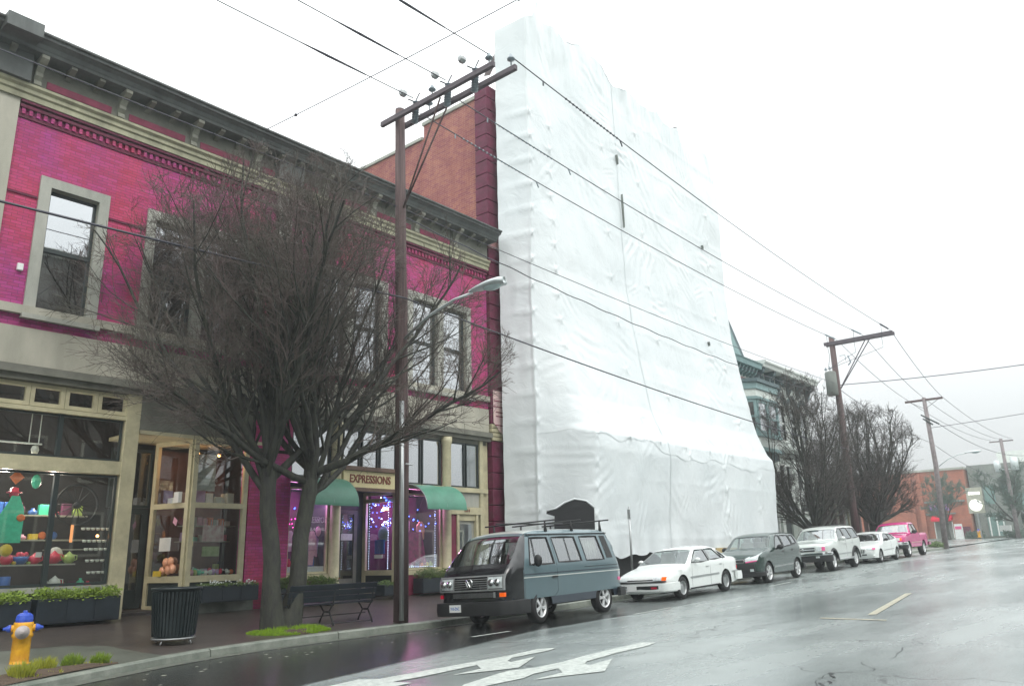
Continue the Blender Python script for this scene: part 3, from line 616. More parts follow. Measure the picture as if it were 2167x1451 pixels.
b = MB(); b.box(-2, 7.5, YF+.22, YF+.75, 1.02, 1.06); b.box(3.6, 6.95, YF+.22, YF+.6, 1.50, 1.53); b.box(4.2, 7.4, YF+1.0, YF+1.3, 2.0, 2.03); b.box(4.2, 7.4, YF+1.0, YF+1.3, 2.5, 2.53); b.box(6.5, 7.5, YF+.5, YF+.8, 1.80, 1.82); b.build('display_shelf', 'stucco', BR)
b = MB(); b.box(9.3, 10.55, YF+.12, YF+.5, 2.78, 2.81); b.box(9.3, 10.55, YF+.12, YF+.7, 1.16, 1.2); b.box(9.3, 10.55, YF+.5, YF+.8, 1.95, 1.97); b.build('display_shelf', 'stucco', BR)
b = MB(); b.box(11.9, 13.05, YF+.12, YF+.6, 1.15, 1.32); b.build('display_shelf', 'white_paint', BR)

# ------------------------------------------------------------------ tall brick building behind the wrap
TB = thing('tall_brick_building', 'tall brick building with exposed side wall rising above the lower roof', 'building', (20, YF, .5))
b = MB(); b.box(19.72, 20.1, YF+.1, 21.0, .2, 18.35); b.box(19.72, 20.1, 21.0, 36, .2, 17.75); b.build('side_wall', 'brick_side', TB)
b = MB(); b.box(19.66, 20.16, YF+.05, 21.06, 18.352, 18.5); b.box(19.66, 20.16, 21.06, 36, 17.752, 17.88); b.build('coping', 'trim_grey', TB)
z = .45; k = 0
while z < 18.2:
    h_ = .52; b = MB(); e = random.uniform(0, .035)
    if abs(z-(.45+.545*9)) < .3: mm_ = 'cream'; h_ = .14
    elif k == 25: mm_ = 'vict_pink'; h_ = .3
    else: mm_ = 'rust_stone'
    b.box(19.44, 20.14, YF-.12-e, YF+.45, z, z+h_-.022); b.build('stone_block', mm_, TB, bevel=.02 if h_ > .4 else .008); z += h_+.003; k += 1
b = MB(); b.box(20.15, 36.5, YF+.1, YF+.5, .3, 17.4); b.box(36.1, 36.5, YF+.5, 36, .3, 17.4); b.box(20.15, 36.1, YF+.5, 36, 17.0, 17.3); b.build('front_wall', 'brick_side', TB)
b = MB(); P = [(19.5, YF-.16, 6.85), (19.5, YF-.16, 5.75), (19.62, YF-.16, 5.66), (19.76, YF-.16, 5.5), (19.9, YF-.16, 5.42), (20.1, YF-.16, 5.4), (20.1, YF-.16, 6.85)]
PP = thing('paper_notice', 'tall pale poster with ruled lines pasted on the dark red corner stones', 'poster', (19.8, YF-.16, 5.4))
b.prism(P, (0, -.01, 0)); mat('pale_pink', (.62, .42, .44), .6, col2=(.72, .56, .50), vs=3); b.build('sheet', 'pale_pink', PP)
for z, x0 in ((6.5, 19.52), (6.3, 19.5), (6.12, 19.62), (5.98, 19.62), (5.68, 19.58)): b = MB(); b.box(x0, 20.08, YF-.176, YF-.171, z-.018, z+.018); b.build('rule', 'frieze_red', PP)

# ------------------------------------------------------------------ shrink-wrapped scaffold
random.seed(11)
TOPX = [(19.9, 21.0), (20.15, 21.15), (20.5, 21.35), (20.84, 22.25), (21.1, 21.55), (21.5, 21.5), (22.17, 21.68), (22.62, 21.3), (23.7, 21.85), (25.0, 21.75), (25.84, 21.3), (26.05, 21.05), (26.9, 21.2), (27.76, 21.42), (28.3, 21.3), (29.1, 21.2), (29.96, 21.5), (30.5, 21.1), (31.2, 21.15), (31.93, 21.5), (32.1, 20.85), (33.2, 20.9), (34.65, 21.3), (35.0, 21.15), (35.5, 20.9)]
YEND = [(0, 14.62), (2.4, 14.62), (4.8, 14.5), (5.35, 14.55), (5.6, 14.75), (6.6, 15.15), (8.7, 15.55), (11.4, 15.82), (14, 15.93), (30, 15.98)]
def front_y(x, z):
    y = interp(z, YEND); k = min(1, max(0, (x-20.1)/1.3)); k = k*k*(3-2*k)
    return 15.96*(1-k)+y*k
U = []   # (x, kind, extra) along the plan path
for i in range(14): U.append(('L', i/14))
for i in range(340): U.append(('F', 20.1+(35.5-20.1)*i/339))
for i in range(1, 14): U.append(('R', i/13))
NZ = 300; vs = []
ties = [(20.12, 5.6), (21.15, 5.6)]
TIE = [(20.12, z_) for z_ in np.arange(1.9, 18, .95)]+[(21.25, z_) for z_ in np.arange(8.4, 17, .95)]+[(21.35, z_) for z_ in np.arange(1.8, 5.6, .85)]+[(24.9, z_) for z_ in np.arange(6.2, 19, 1.9)]+[(30.6, z_) for z_ in np.arange(2, 5.2, .9)]+[(33.9, z_) for z_ in np.arange(1.8, 18, 1.3)]+[(27.7, z_) for z_ in np.arange(5, 20, 2.4)]+[(23.3, 5.3), (25.4, 5.35), (27.4, 5.3), (29.5, 5.35), (31.4, 5.3)]
CR = [(random.uniform(20.6, 35), random.uniform(2, 20.5), random.uniform(.5, 1.5), random.uniform(0, math.pi), random.uniform(.02, .05)) for _ in range(90)]
CRa = np.array(CR); TIa = np.array(TIE)
for (kd, a) in U:
    x = a if kd == 'F' else (20.1 if kd == 'L' else 35.5)
    zt = interp(x, TOPX)-(.25*(1-a) if kd == 'L' else 0)-(.5*a if kd == 'R' else 0)
    zbot = 1.42+.10*math.sin(x*1.3)+.06*math.sin(x*4.1) if kd == 'F' else 1.35
    if x > 24.5: zbot -= min(.4, (x-24.5)*.4)
    zs = zbot+(zt-zbot)*np.arange(NZ+1)/NZ; OFF = np.zeros(NZ+1)
    if kd == 'F':
        for c in CRa[np.abs(CRa[:, 0]-x) < CRa[:, 2]*1.3]:
            ddx, ddz = x-c[0], zs-c[1]; u = ddx*math.cos(c[3])+ddz*math.sin(c[3]); v_ = -ddx*math.sin(c[3])+ddz*math.cos(c[3])
            OFF += c[4]*.3*np.sin(v_*20/c[2]+1.5*np.sin(u*2.5))*np.exp(-(u/c[2])**2*2.4-(v_/c[2])**2*6)
    for c in TIa[np.abs(TIa[:, 0]-x) < .7]:
        dx, dz = c[0]-x, c[1]-zs; d2 = dx*dx+dz*dz
        OFF += .05*np.exp(-d2/.010)+.022*np.exp(-d2/.05)*np.cos(5*np.arctan2(dz, dx))
    OFF += .010*min(1, max(0, (x-22)/6))*np.exp(-((((zs-.9) % 2.0)-1)/.10)**2)
    bayk = math.exp(-((((x-20.1) % 2.55)-1.27)/.09)**2)*.008
    for j in range(NZ+1):
        z = float(zs[j]); yf = front_y(x, z); off = float(OFF[j])+bayk
        if kd == 'L': px_, py_ = 19.72+.42*a, 17.12+(yf-17.12)*a
        elif kd == 'R': px_, py_ = 35.5, yf+(17.6-yf)*a
        else: px_, py_ = x, yf
        off += .13*noise.noise((x*.32, 0, z*.25))+.035*noise.noise((x*1.1, 3, z*.9))
        top = max(0, (z-(zt-2.6))/2.6)
        if top > 0: off += top*(.14*noise.noise((x*1.6, 7, z*.35))+.06*noise.noise((x*5, 7, z*.8)))
        low = max(0, (2.2-z)/1.2)
        if low > 0: off += low*.05*math.sin(x*6+2*noise.noise((x, 0, 0)))
        off += .010*noise.noise((x*2.6+z*.6, 9, z*1.6-x*.3))
        if kd == 'F': vs.append((px_, py_-off, z))
        elif kd == 'L': vs.append((px_-off*.4*a-.03*math.sin(a*3.1)*noise.noise((a*3, z*.8, 2))+.008*math.sin(z*6.6)*(1-a)**3, py_-off*a, z))
        else: vs.append((px_+off*.7, py_-off*(1-a), z))
b = MB(); b.smooth = True; nz_ = NZ+1
b._a(vs, [(i*nz_+j, (i+1)*nz_+j, (i+1)*nz_+j+1, i*nz_+j+1) for i in range(len(U)-1) for j in range(NZ)])
SC = thing('wrapped_scaffold', 'tall building front sheathed in white shrink-wrap plastic over scaffolding', 'scaffold wrap', (27.5, 16, .5))
b.build('plastic_sheet', 'tarp', SC)
def lap_v(i0, i1, j0, j1):
    b = MB(); b.smooth = True; k = i1-i0+1; vv = []
    for j in range(j0, j1+1):
        for i in range(i0, i1+1): p = vs[i*nz_+j]; e = .015 if i0 < i < i1 or True else 0; vv.append((p[0]+.004*noise.noise((j*.2, i, 0)), p[1]-e, p[2]))
    b._a(vv, [(a*k+c_, a*k+c_+1, (a+1)*k+c_+1, (a+1)*k+c_) for a in range(j1-j0) for c_ in range(k-1)]); return b.build('taped_lap', 'tarp_lap', SC)
for xs_ in (26.05,):
    i0 = 14+int((xs_-20.1)/15.4*339); lap_v(i0, i0+1, 0, NZ)
for zf in (.19,):
    j0 = int(zf*NZ); lap_v(14, 14+339, j0, j0+1)
# top sheet falling back over the roof
b = MB(); b.smooth = True; tv = []
for i, (kd, a) in enumerate(U):
    p = vs[i*nz_+NZ]
    if kd != 'F': continue
    for j in range(10):
        t = j/9; y = p[1]+2.2*t; z = p[2]-.02*t-1.6*t*t+.15*noise.noise(Vector((p[0]*.8, t*3, 5))); tv.append((p[0], y, z))
m_ = 10; k = len(tv)//m_
b._a(tv, [(i*m_+j, (i+1)*m_+j, (i+1)*m_+j+1, i*m_+j+1) for i in range(k-1) for j in range(m_-1)]); b.build('top_sheet', 'tarp', SC)
b = MB()
for xs_ in (20.9, 23.3, 25.6, 28, 30.6, 33.2, 35.3):
    for yy in (15.2 if xs_ > 22 else 16.2, 17.0): b.tube([(xs_, yy, g(xs_)+.1), (xs_, yy, 5 if yy < 15.5 else 20.6)], .03, 6)
for z_ in (2.6, 4.6, 6.6): b.tube([(20.9, 17.0, z_), (35.2, 17.0, z_)], .03, 6)
b.build('scaffold_tubes', 'metal_grey', SC)
# openings and tears seen in the sheet
for (x, z, h_, w_) in ((25.95, 17.4, .45, .05), (26.1, 15.1, 1.5, .015), (33.3, 15.6, .2, .05), (32.6, 10.6, .2, .05)):
    b = MB(); yy = front_y(x, z)-.13-.13*noise.noise(Vector((x*.32, 0, z*.25))); b.prism([(x-w_, yy, z+h_*.4), (x-w_*.2, yy, z+h_/2), (x+w_, yy, z+h_*.1), (x+w_*.5, yy, z-h_/2)], (0, .1, 0)); b.build('tear', 'far_grey', SC)
# black gap flap at the gate in the sheet above the van and a black panel standing in for the shaded gap under the sheet
b = MB(); b.box(20.4, 35.4, 14.95, 15.05, g(27)-.6, 1.55); b.build('gap_shade', 'dark', SC)
mat('plywood', (.52, .40, .20), .7, var=.2); b = MB(); b.box(29.2, 31.6, 14.5, 14.56, 1.12, 1.55); b.build('plywood_board', 'plywood', SC)

# covered walkway mouth in the sheet
ent = MB(); nrm = Vector((-.77, -.64, 0))
P = [(20.22, 15.64, .6), (20.3, 15.55, 2.62), (20.13, 15.74, 2.70), (20.14, 15.73, 2.79), (20.33, 15.5, 2.86), (20.5, 15.29, 3.03), (20.71, 15.05, 3.14), (20.95, 14.77, 3.07), (21.1, 14.58, 2.86), (21.08, 14.6, .6)]
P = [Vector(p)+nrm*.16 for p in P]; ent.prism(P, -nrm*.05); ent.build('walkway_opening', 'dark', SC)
ent = MB(); ent.tube([P[3], P[4], P[5], P[6], P[7], P[8]], .03, 6); ent.build('opening_hem', 'tarp', SC)

# ------------------------------------------------------------------ utility poles
def sagwire(p, q, sag=.3, n=24):
    p, q = Vector(p), Vector(q); return [p+(q-p)*(i/n)-Vector((0, 0, sag*4*(i/n)*(1-i/n))) for i in range(n+1)]
def wire(pts, r, label, parent=None, m='wire', group='overhead wires along the street'):
    o = MB().tube(pts, r, 5, cap=False).build('overhead_wire', m); return tag(o, label, 'wire', group)
def pin_insulator(b, p, s=1):
    b.lathe(p, [(.015*s, 0), (.015*s, .10*s), (.035*s, .11*s), (.085*s, .13*s), (.09*s, .15*s), (.05*s, .2*s), (.03*s, .26*s), (0, .28*s)], 10)
# pole 1
P1 = thing('utility_pole', 'weathered reddish wooden pole with double crossarm beside the bench', 'utility pole', (12.35, 13.9, .15), group='utility poles along the kerb')
MB().tube([(12.42, 13.9, .05), (12.4, 13.9, 4), (12.26, 13.9, 10), (12.2, 13.9, 12.72)], [.17, .16, .135, .125], 14).build('shaft', 'wood_pole', P1)
MB().lathe((12.2, 13.9, 12.72), [(.125, 0), (.12, .03), (0, .04)], 14).build('cap', 'wood_arm', P1)
for dx, z, y1 in ((-.19, 12.42, 10.45), (.19, 12.36, 10.1)):
    MB().box(12.2+dx-.05, 12.2+dx+.05, y1, 14.4 if dx < 0 else 14.1, z-.07, z+.07).build('crossarm', 'wood_arm', P1, bevel=.012)
b = MB()
for dx in (-.15, .15): b.tube([(12.2+dx, 12.25, 12.34), (12.25, 13.78, 9.95)], .025, 6)
b.build('brace', 'wood_pole', P1)
def cutout(y):
    b = MB(); b.tube([(12.2, y+.05, 12.12), (12.2, y, 12.75)], .035, 8); 
    for k in range(9): b.lathe((12.2, y+.05*(1-k/8), 12.15+k*.068), [(.04, -.016), (.095, 0), (.04, .016)], 10)
    b.build('cutout_insulator', 'insulator', P1)
    b = MB(); b.tube([(12.2, y, 12.78), (12.25, y-.05, 12.95), (12.3, y-.03, 13.0)], .018, 5); b.tube([(12.2, y, 12.7), (12.0, y+.1, 12.75)], .018, 5); b.build('contact', 'wire', P1)
    b = MB(); b.lathe((11.85, y+.12, 12.86), [(0, -.10), (.07, -.09), (.10, -.02), (.09, .07), (.05, .10), (0, .11)], 7, axis='X', smooth=False); b.build('wildlife_guard', 'metal_grey', P1)
for y in (13.28, 12.12, 11.2): cutout(y)
b = MB()
for y, dx in ((13.0, .19), (12.5, -.19), (10.6, -.19), (10.25, .19)): pin_insulator(b, (12.2+dx, y, 12.48), 1.1)
b.build('pin_insulator', 'insulator', P1)
# conduit running up the pole, strap
MB().tube([(12.24, 13.68, .15), (12.18, 13.68, 5.0)], .055, 10).build('conduit', 'metal_grey', P1)
MB().tube([(12.3, 13.66, 3.55), (12.55, 13.72, 3.55)], .02, 5).build('strap', 'metal_grey', P1)
# street lamp on pole 1
def street_lamp(x, y, z0, reach, rise, lab, s=1.0):
    t = thing('street_lamp', lab, 'street lamp', (x, y, z0))
    pts = [(x, y-.12, z0), (x, y-reach*.4, z0+rise*.62), (x, y-reach*.75, z0+rise*.95), (x, y-reach, z0+rise)]
    MB().tube(pts, [.035, .032, .03, .03], 8).build('arm', 'lamp_metal', t)
    c = Vector((x, y-reach-.35*s, z0+rise+.02)); b = MB(); n = 14; vs = []; k = 12
    for i in range(n+1):
        u = i/n; yy = c.y+.42*s-.98*s*u; w_ = (.06+.13*math.sin(math.pi*min(1, u*.62+.0)))*s if u < .97 else .05*s; hh = (.045+.075*math.sin(math.pi*min(1, u*.7)))*s
        if u < .12: w_ = .045*s+(w_-.045*s)*u/.12
        for j in range(k): a = 2*math.pi*j/k; vs.append((c.x+w_*math.cos(a), yy, c.z+.015*s+(hh if math.sin(a) > 0 else hh*.35)*math.sin(a)))
    b.smooth = True; b._a(vs, [(i*k+j, i*k+(j+1) % k, (i+1)*k+(j+1) % k, (i+1)*k+j) for i in range(n) for j in range(k)]+[tuple(range(k)), tuple(n*k+j for j in range(k))[::-1]]); b.build('lamp_head', 'lamp_metal', t)
    b = MB(); b.ball((c.x, c.y-.22*s, c.z-.03*s), .15*s, 14, (.85, 1.55, .42)); b.build('lens', 'lamp_lens', t); return t
street_lamp(12.3, 13.85, 6.55, 2.35, .62, 'cobra-head street lamp on the near wooden pole reaching over the van', 1.05)
# pole 2 with transformer
P2 = thing('utility_pole', 'wooden pole with one-sided crossarm and transformer among the bare trees', 'utility pole', (44.4, 13.95, 1), group='utility poles along the kerb')
MB().tube([(44.2, 13.95, .9), (44.35, 13.95, 8), (44.45, 13.95, 12.85)], [.2, .17, .15], 12).build('shaft', 'wood_pole', P2)
MB().box(44.25, 44.35, 10.7, 14.35, 12.4, 12.58).build('crossarm', 'wood_arm', P2); MB().box(44.6, 44.7, 10.7, 14.35, 12.4, 12.58).build('crossarm', 'wood_arm', P2)
b = MB(); b.tube([(44.3, 12.1, 12.4), (44.4, 13.8, 9.9)], .03, 5); b.tube([(44.62, 12.0, 12.4), (44.45, 13.8, 9.9)], .03, 5); b.build('brace', 'wood_arm', P2)
b = MB(); b.lathe((44.0, 14.12, 9.5), [(.26, 0), (.3, .05), (.3, 1.25), (.26, 1.32), (0, 1.4)], 16); b.build('transformer', 'far_grey', P2)
b = MB(); pin_insulator(b, (44.05, 14.35, 10.85)); pin_insulator(b, (43.95, 14.1, 10.85)); b.tube([(44.3, 13.6, 11.7), (44.3, 13.3, 11.7), (44.3, 13.3, 11.4)], .02, 5); b.tube([(44.3, 13.15, 11.65), (44.3, 13.05, 11.25), (44.3, 13.2, 11.1)], .035, 6); b.build('fittings', 'insulator', P2)
P3 = thing('utility_pole', 'tall wooden pole with T crossarm by the far street corner', 'utility pole', (63.3, 13.9, 1.3), group='utility poles along the kerb')
MB().tube([(62.9, 13.95, 1.1), (63.7, 13.9, 7), (63.6, 13.95, 11.95)], [.2, .17, .14], 10).build('shaft', 'wood_far', P3)
MB().box(63.5, 63.62, 12.7, 15.25, 11.7, 11.85).build('crossarm', 'wood_pole', P3)
b = MB(); b.tube([(63.5, 14.9, 11.7), (63.5, 13.95, 11.1), (63.5, 13.0, 11.7)], .02, 4); b.tube([(63.5, 14.3, 10.7), (63.5, 13.2, 9.9)], .06, 6); b.tube([(63.5, 14.2, 10.4), (63.5, 13.6, 9.9)], .06, 6); b.build('fittings', 'dark_frame', P3)
street_lamp(63.6, 13.8, 6.9, 2.0, .75, 'distant cobra-head street lamp on the pole at the far corner', 1.0)
P4 = thing('utility_pole', 'farthest pale pole with T crossarm and twin transformers fading into haze', 'utility pole', (92.5, 13.9, 2), group='utility poles along the kerb')
MB().tube([(92.4, 13.9, 1.9), (92.5, 13.9, 11.6)], [.2, .15], 8).build('shaft', 'wood_far', P4)
MB().box(92.45, 92.58, 12.85, 14.95, 11.28, 11.4).build('crossarm', 'wood_far', P4)
b = MB(); b.lathe((92.4, 14.6, 8.3), [(.3, 0), (.3, 1.1), (0, 1.2)], 10); b.lathe((92.4, 13.1, 8.4), [(.35, 0), (.35, 1.2), (0, 1.3)], 10); b.box(92.45, 92.55, 12.8, 14.8, 8.5, 8.6); b.build('transformer', 'lamp_metal', P4)
# wires
wl = [('upper wire nearest the buildings', 13.28, 13.6), ('upper middle wire', 12.12, 12.2), ('upper wire farthest out over the road', 10.6, 10.8)]
for (lab, y1, y2), y3, y4 in zip(wl, (15.1, 13.95, 12.8), (14.8, 13.9, 12.95)):
    z1 = 12.78 if y1 > 11 else 12.74
    wire(sagwire((-30, y1, 12.75), (12.1, y1, z1), .55, 30), .014, lab+', from the top frame edge to the near pole')
    st = (12.35, y1 if y1 > 11 else 10.25, 12.45 if y1 > 11 else 12.72)
    wire(sagwire(st, (44.3, y2, 12.62), .35, 30), .015, lab+', crossing before the white wrap')
    wire(sagwire((44.6, y2, 12.55), (63.6, y3, 11.95), .25, 16), .016, lab+', transformer pole to corner pole')
    wire(sagwire((63.6, y3, 11.95), (92.5, y4, 11.5), .5, 16), .018, lab+', beyond the corner pole')
    # dead-end strings of insulators on both sides
    b = MB(); pp = sagwire(st, (44.3, y2, 12.62), .35, 200)
    for k in range(16): b.lathe(pp[10+k] if y1 > 11 else pp[14+k], [(.015, -.03), (.036, 0), (.015, .03)], 6, axis='X')
    b.tube([pp[8], pp[8]-Vector((0, 0, .12))], .02, 5); b.tube([pp[30], pp[30]-Vector((-.1, 0, .16))], .02, 5)
    for k in range(10): b.lathe(pp[-4-k], [(.02, -.06), (.05, 0), (.02, .06)], 6, axis='X')
    tag(b.build('insulator_string', 'wire' if y1 < 11 else 'insulator'), 'string of ribbed insulators on the '+lab, kind='stuff')
    pl = sagwire((-30, y1, 12.75), (12.1, y1, z1), .55, 300); b = MB(); b.tube([pl[-26], pl[-20], pl[-12]], [.012, .035, .02], 6); tag(b.build('wire_splice', 'wire'), 'dark splice sleeve on the '+lab, 'splice', 'splice sleeves on the power lines')
wire(sagwire((-30, 13.55, 7.9), (12.25, 13.7, 7.55), .75, 40), .024, 'thick black cable crossing the upper windows of the magenta building')
wire(sagwire((12.25, 13.7, 7.55), (44.3, 13.8, 6.55), .25, 40), .022, 'thick black cable dropping across the middle of the white wrap')
wire(sagwire((-30, 13.9, 9.9), (12.3, 13.9, 10.0), .12, 30), .012, 'thin wire along the cornice of the magenta building')
wire(sagwire((12.3, 13.9, 10.0), (44.3, 13.9, 10.15), .2, 30), .012, 'thin upper communication wire in front of the white wrap')
tw = [Vector(p)+Vector((0, .02*math.sin(i*.9), .03*math.sin(i*.9))) for i, p in enumerate(sagwire((12.3, 13.85, 9.75), (44.3, 13.95, 9.35), .45, 120))]
wire(tw, .016, 'twisted service cable passing behind the street lamp over the white wrap')
wire(sagwire((10.08, 16.8, 12.4), (12.0, -8, 13.4), .35, 40), .012, 'wire crossing the street diagonally above the other lines')
b = MB(); cw = sagwire((10.08, 16.8, 12.4), (12.0, -8, 13.4), .35, 100)
for k in (5, 33, 38): b.ball(cw[k], .045, 8)
tag(b.build('wire_markers', 'wire'), 'small dark clamps on the wire crossing the street', 'wire clamp', kind='stuff')
wire(sagwire((44.4, 13.8, 10.1), (44.6, -8, 10.3), .45, 30), .02, 'cable from the transformer pole across the street to the right edge')
wire(sagwire((63.6, 13.8, 9.7), (63.8, -8, 11.6), .3, 24), .02, 'faint cable from the far corner pole to the right edge')
wire(sagwire((44.4, 13.9, 9.9), (63.6, 13.9, 8.6), .3, 20), .016, 'lower cable between transformer pole and far corner pole')
wire(sagwire((63.6, 13.9, 8.6), (92.5, 13.9, 7.4), .5, 20), .018, 'lower cable beyond the far corner pole')
wire(sagwire((63.5, 13.2, 9.9), (92.5, 11.5, 9.8), .9, 20), .02, 'drooping dark cable leaving the far corner pole to the right')
for y, z, jl in ((13.6, 12.6, 'nearest the pole'), (12.2, 12.6, 'mid-arm'), (10.8, 12.6, 'from the arm tip')):
    wire([(42.6, y, 12.52), (43.0, y+.15, 11.9), (43.6, y+.3, 11.6), (44.05, 14.2, 11.0)], .012, 'slack jumper wire at the transformer pole crossarm, '+jl)

# ------------------------------------------------------------------ bare trees
def make_tree(name, label, loc, H, RX, nl, m='twig', seed=1, trunks=((0, 0),), fork=1.7, tr=.2, dens=1.0, twig=.006, group=None, lv3=6, under=True, ENV=None):
    rnd = random.Random(seed); t = thing(name, label, 'tree', loc, group=group)
    base = Vector(loc); big = MB(); fine = ([], [])
    def seg_tube(v, f, pts, rs, n):
        b0 = len(v); k = len(pts); prev = None
        for i, p in enumerate(pts):
            d = (pts[min(i+1, k-1)]-pts[max(i-1, 0)]); d = d.normalized() if d.length > 1e-9 else Vector((0, 0, 1))
            a = d.orthogonal().normalized() if prev is None else (prev-d*prev.dot(d)).normalized(); prev = a; c = d.cross(a)
            for j in range(n): an = 2*math.pi*j/n; q = p+(a*math.cos(an)+c*math.sin(an))*rs[i]; v.append((q.x, q.y, q.z))
        for i in range(k-1):
            for j in range(n): f.append((b0+i*n+j, b0+i*n+(j+1) % n, b0+(i+1)*n+(j+1) % n, b0+(i+1)*n+j))
    V = {'b': ([], []), 't': ([], [])}
    def branch(p, d, r, L, lvl, up):
        n = max(3, int(L/(.42 if lvl < 2 else .25))); st = L/n; pts = [p.copy()]; rs = [r]; ph = rnd.random()*6
        for i in range(n):
            k = (i+1)/n
            if lvl and ENV and (((p.x-base.x)/ENV[0])**2+((p.y-base.y)/(ENV[0]*.92))**2+((p.z-base.z-ENV[1])/ENV[2])**2 > 1+.18*noise.noise(p*1.1)): break
            j = Vector((rnd.gauss(0, 1), rnd.gauss(0, 1), rnd.gauss(0, 1)))*(.09 if lvl < 2 else .13)
            d = (d+j+Vector((0, 0, up*st))).normalized(); p = p+d*st; pts.append(p.copy()); rs.append(max(twig*.55, r*(1-k*.82)))
        if len(pts) < 2: return
        n = len(pts)-1
        if lvl == 0 and ENV:
            q_ = [i for i, e in enumerate(pts) if ((e.x-base.x)/ENV[0])**2+((e.y-base.y)/(ENV[0]*.92))**2+((e.z-base.z-ENV[1])/ENV[2])**2 > .9 and e.z > base.z+fork+.5]
            if q_ and q_[0] > 2: pts = pts[:q_[0]+1]; rs = rs[:q_[0]+1]; n = len(pts)-1
        key = 'b' if lvl <= 1 else 't'; seg_tube(V[key][0], V[key][1], pts, rs, [9, 6, 4, 3, 3][lvl] if lvl < 5 else 3)
        if lvl >= 4: return
        nch = [int(10*dens), int(6*dens), lv3, 2][lvl]
        for c in range(nch):
            k = rnd.uniform(.22 if lvl else .12, .97); i = min(n-1, int(k*n)); q = pts[i].lerp(pts[i+1], k*n-i); dd = (pts[i+1]-pts[i]).normalized()
            ax = dd.orthogonal(); ax.rotate(Matrix.Rotation(rnd.random()*6.28, 3, dd)); ang = rnd.uniform(.35, .8) if lvl < 2 else rnd.uniform(.4, 1.0)
            nd = dd.copy(); nd.rotate(Matrix.Rotation(ang, 3, ax)); 
            if nd.z < -.1 and lvl < 3: nd.z *= .3; nd.normalize()
            if lvl == 0: LL = L*(1-k*.62)*rnd.uniform(.4, .62); rr = rs[i]*.55
            elif lvl == 1: LL = L*rnd.uniform(.3, .55)*(1.1-k*.4); rr = rs[i]*.55
            elif lvl == 2: LL = rnd.uniform(.3, .75)*min(1, H/9); rr = rs[i]*.7
            else: LL = rnd.uniform(.12, .35)*min(1, H/9); rr = twig*.8
            branch(q, nd, max(rr, twig*.9), LL, lvl+1, [.24, .30, .28, .15][lvl])
    TV = ([], [])
    tops = []
    for (ox, oy) in trunks:
        p0 = base+Vector((ox*.35, oy*.35, -.08)); p1 = base+Vector((ox, oy, fork)); k = 7
        pts = [p0.lerp(p1, i/k)+Vector((.03*math.sin(i*1.7+ox*9), .03*math.cos(i*1.3), 0)) for i in range(k+1)]
        rs = [tr*(1.55 if i == 0 else (1.18 if i == 1 else 1.0-.18*i/k)) for i in range(k+1)]
        seg_tube(TV[0], TV[1], pts, rs, 12); tops.append(p1)
    for i in range(nl):
        q = tops[i % len(tops)]; az = 2*math.pi*(i*.618+rnd.random()*.12); lean = [.1, .3, .5, .75, .98, 1.2][i % 6]*rnd.uniform(.85, 1.12)
        d = Vector((math.sin(lean)*math.cos(az), math.sin(lean)*math.sin(az)*.9, math.cos(lean))); top_room = H-fork
        L = min(top_room/max(.25, math.cos(lean)+.12), RX/max(.12, math.sin(lean))*1.02)*rnd.uniform(.82, 1.0)
        branch(q+Vector((0, 0, rnd.uniform(-.22, .08)*fork)), d, tr*rnd.uniform(.3, .5), L, 0, .11 if lean < .9 else .17)
    def mk(nm, VF, mm):
        me = bpy.data.meshes.new(nm); me.from_pydata([(x-base.x, y-base.y, z-base.z) for x, y, z in VF[0]], [], VF[1]); me.materials.append(MATS[mm])
        me.polygons.foreach_set('use_smooth', [True]*len(VF[1])); o = bpy.data.objects.new(nm, me); COL.objects.link(o); o.parent = t; return o
    mk('trunk', TV, 'bark'); mk('limb', V['b'], 'bark'); mk('crown', V['t'], m)
    print(name, 'tree faces', len(V['b'][1])+len(V['t'][1])); return t
TREE1 = make_tree('street_tree', 'large bare multi-stemmed street tree in front of the magenta building', (9.75, 14.5, .17), 10.2, 5.3, 32, ENV=(5.15, 5.5, 4.55), m='twig_green', seed=5, trunks=((-.5, .0), (.5, -.1)), fork=3.15, tr=.19, dens=1.15, lv3=7, twig=.0054)
make_tree('street_tree', 'bare vase-shaped tree between the wrapped building and the transformer pole', (39.7, 14.4, .9), 9.8, 3.2, 17, ENV=(2.9, 5.2, 4.2), seed=8, fork=1.3, tr=.22, trunks=((0, 0),), lv3=4, dens=1.0, twig=.009, group='bare trees beyond the wrapped building')
make_tree('street_tree', 'bare rounded tree with dark trunk right of the transformer pole', (49.3, 14.4, 1.1), 9.2, 3.8, 20, ENV=(3.4, 4.9, 3.9), seed=12, fork=1.6, tr=.26, trunks=((-.2, .1), (.3, 0)), lv3=4, dens=1.0, twig=.010, group='bare trees beyond the wrapped building')
make_tree('bare_tree', 'bare treetop showing over the cornice between pole and roofline', (18.3, 25.2, .3), 17.0, 1.5, 6, seed=21, fork=11, tr=.16, dens=.8, lv3=4, twig=.008)
make_tree('bare_tree', 'faint bare tree in front of the hazy far building', (90, 19.5, 2.0), 6.5, 2.6, 9, seed=31, fork=1.5, tr=.16, dens=.8, lv3=4, twig=.022, m='far_green')
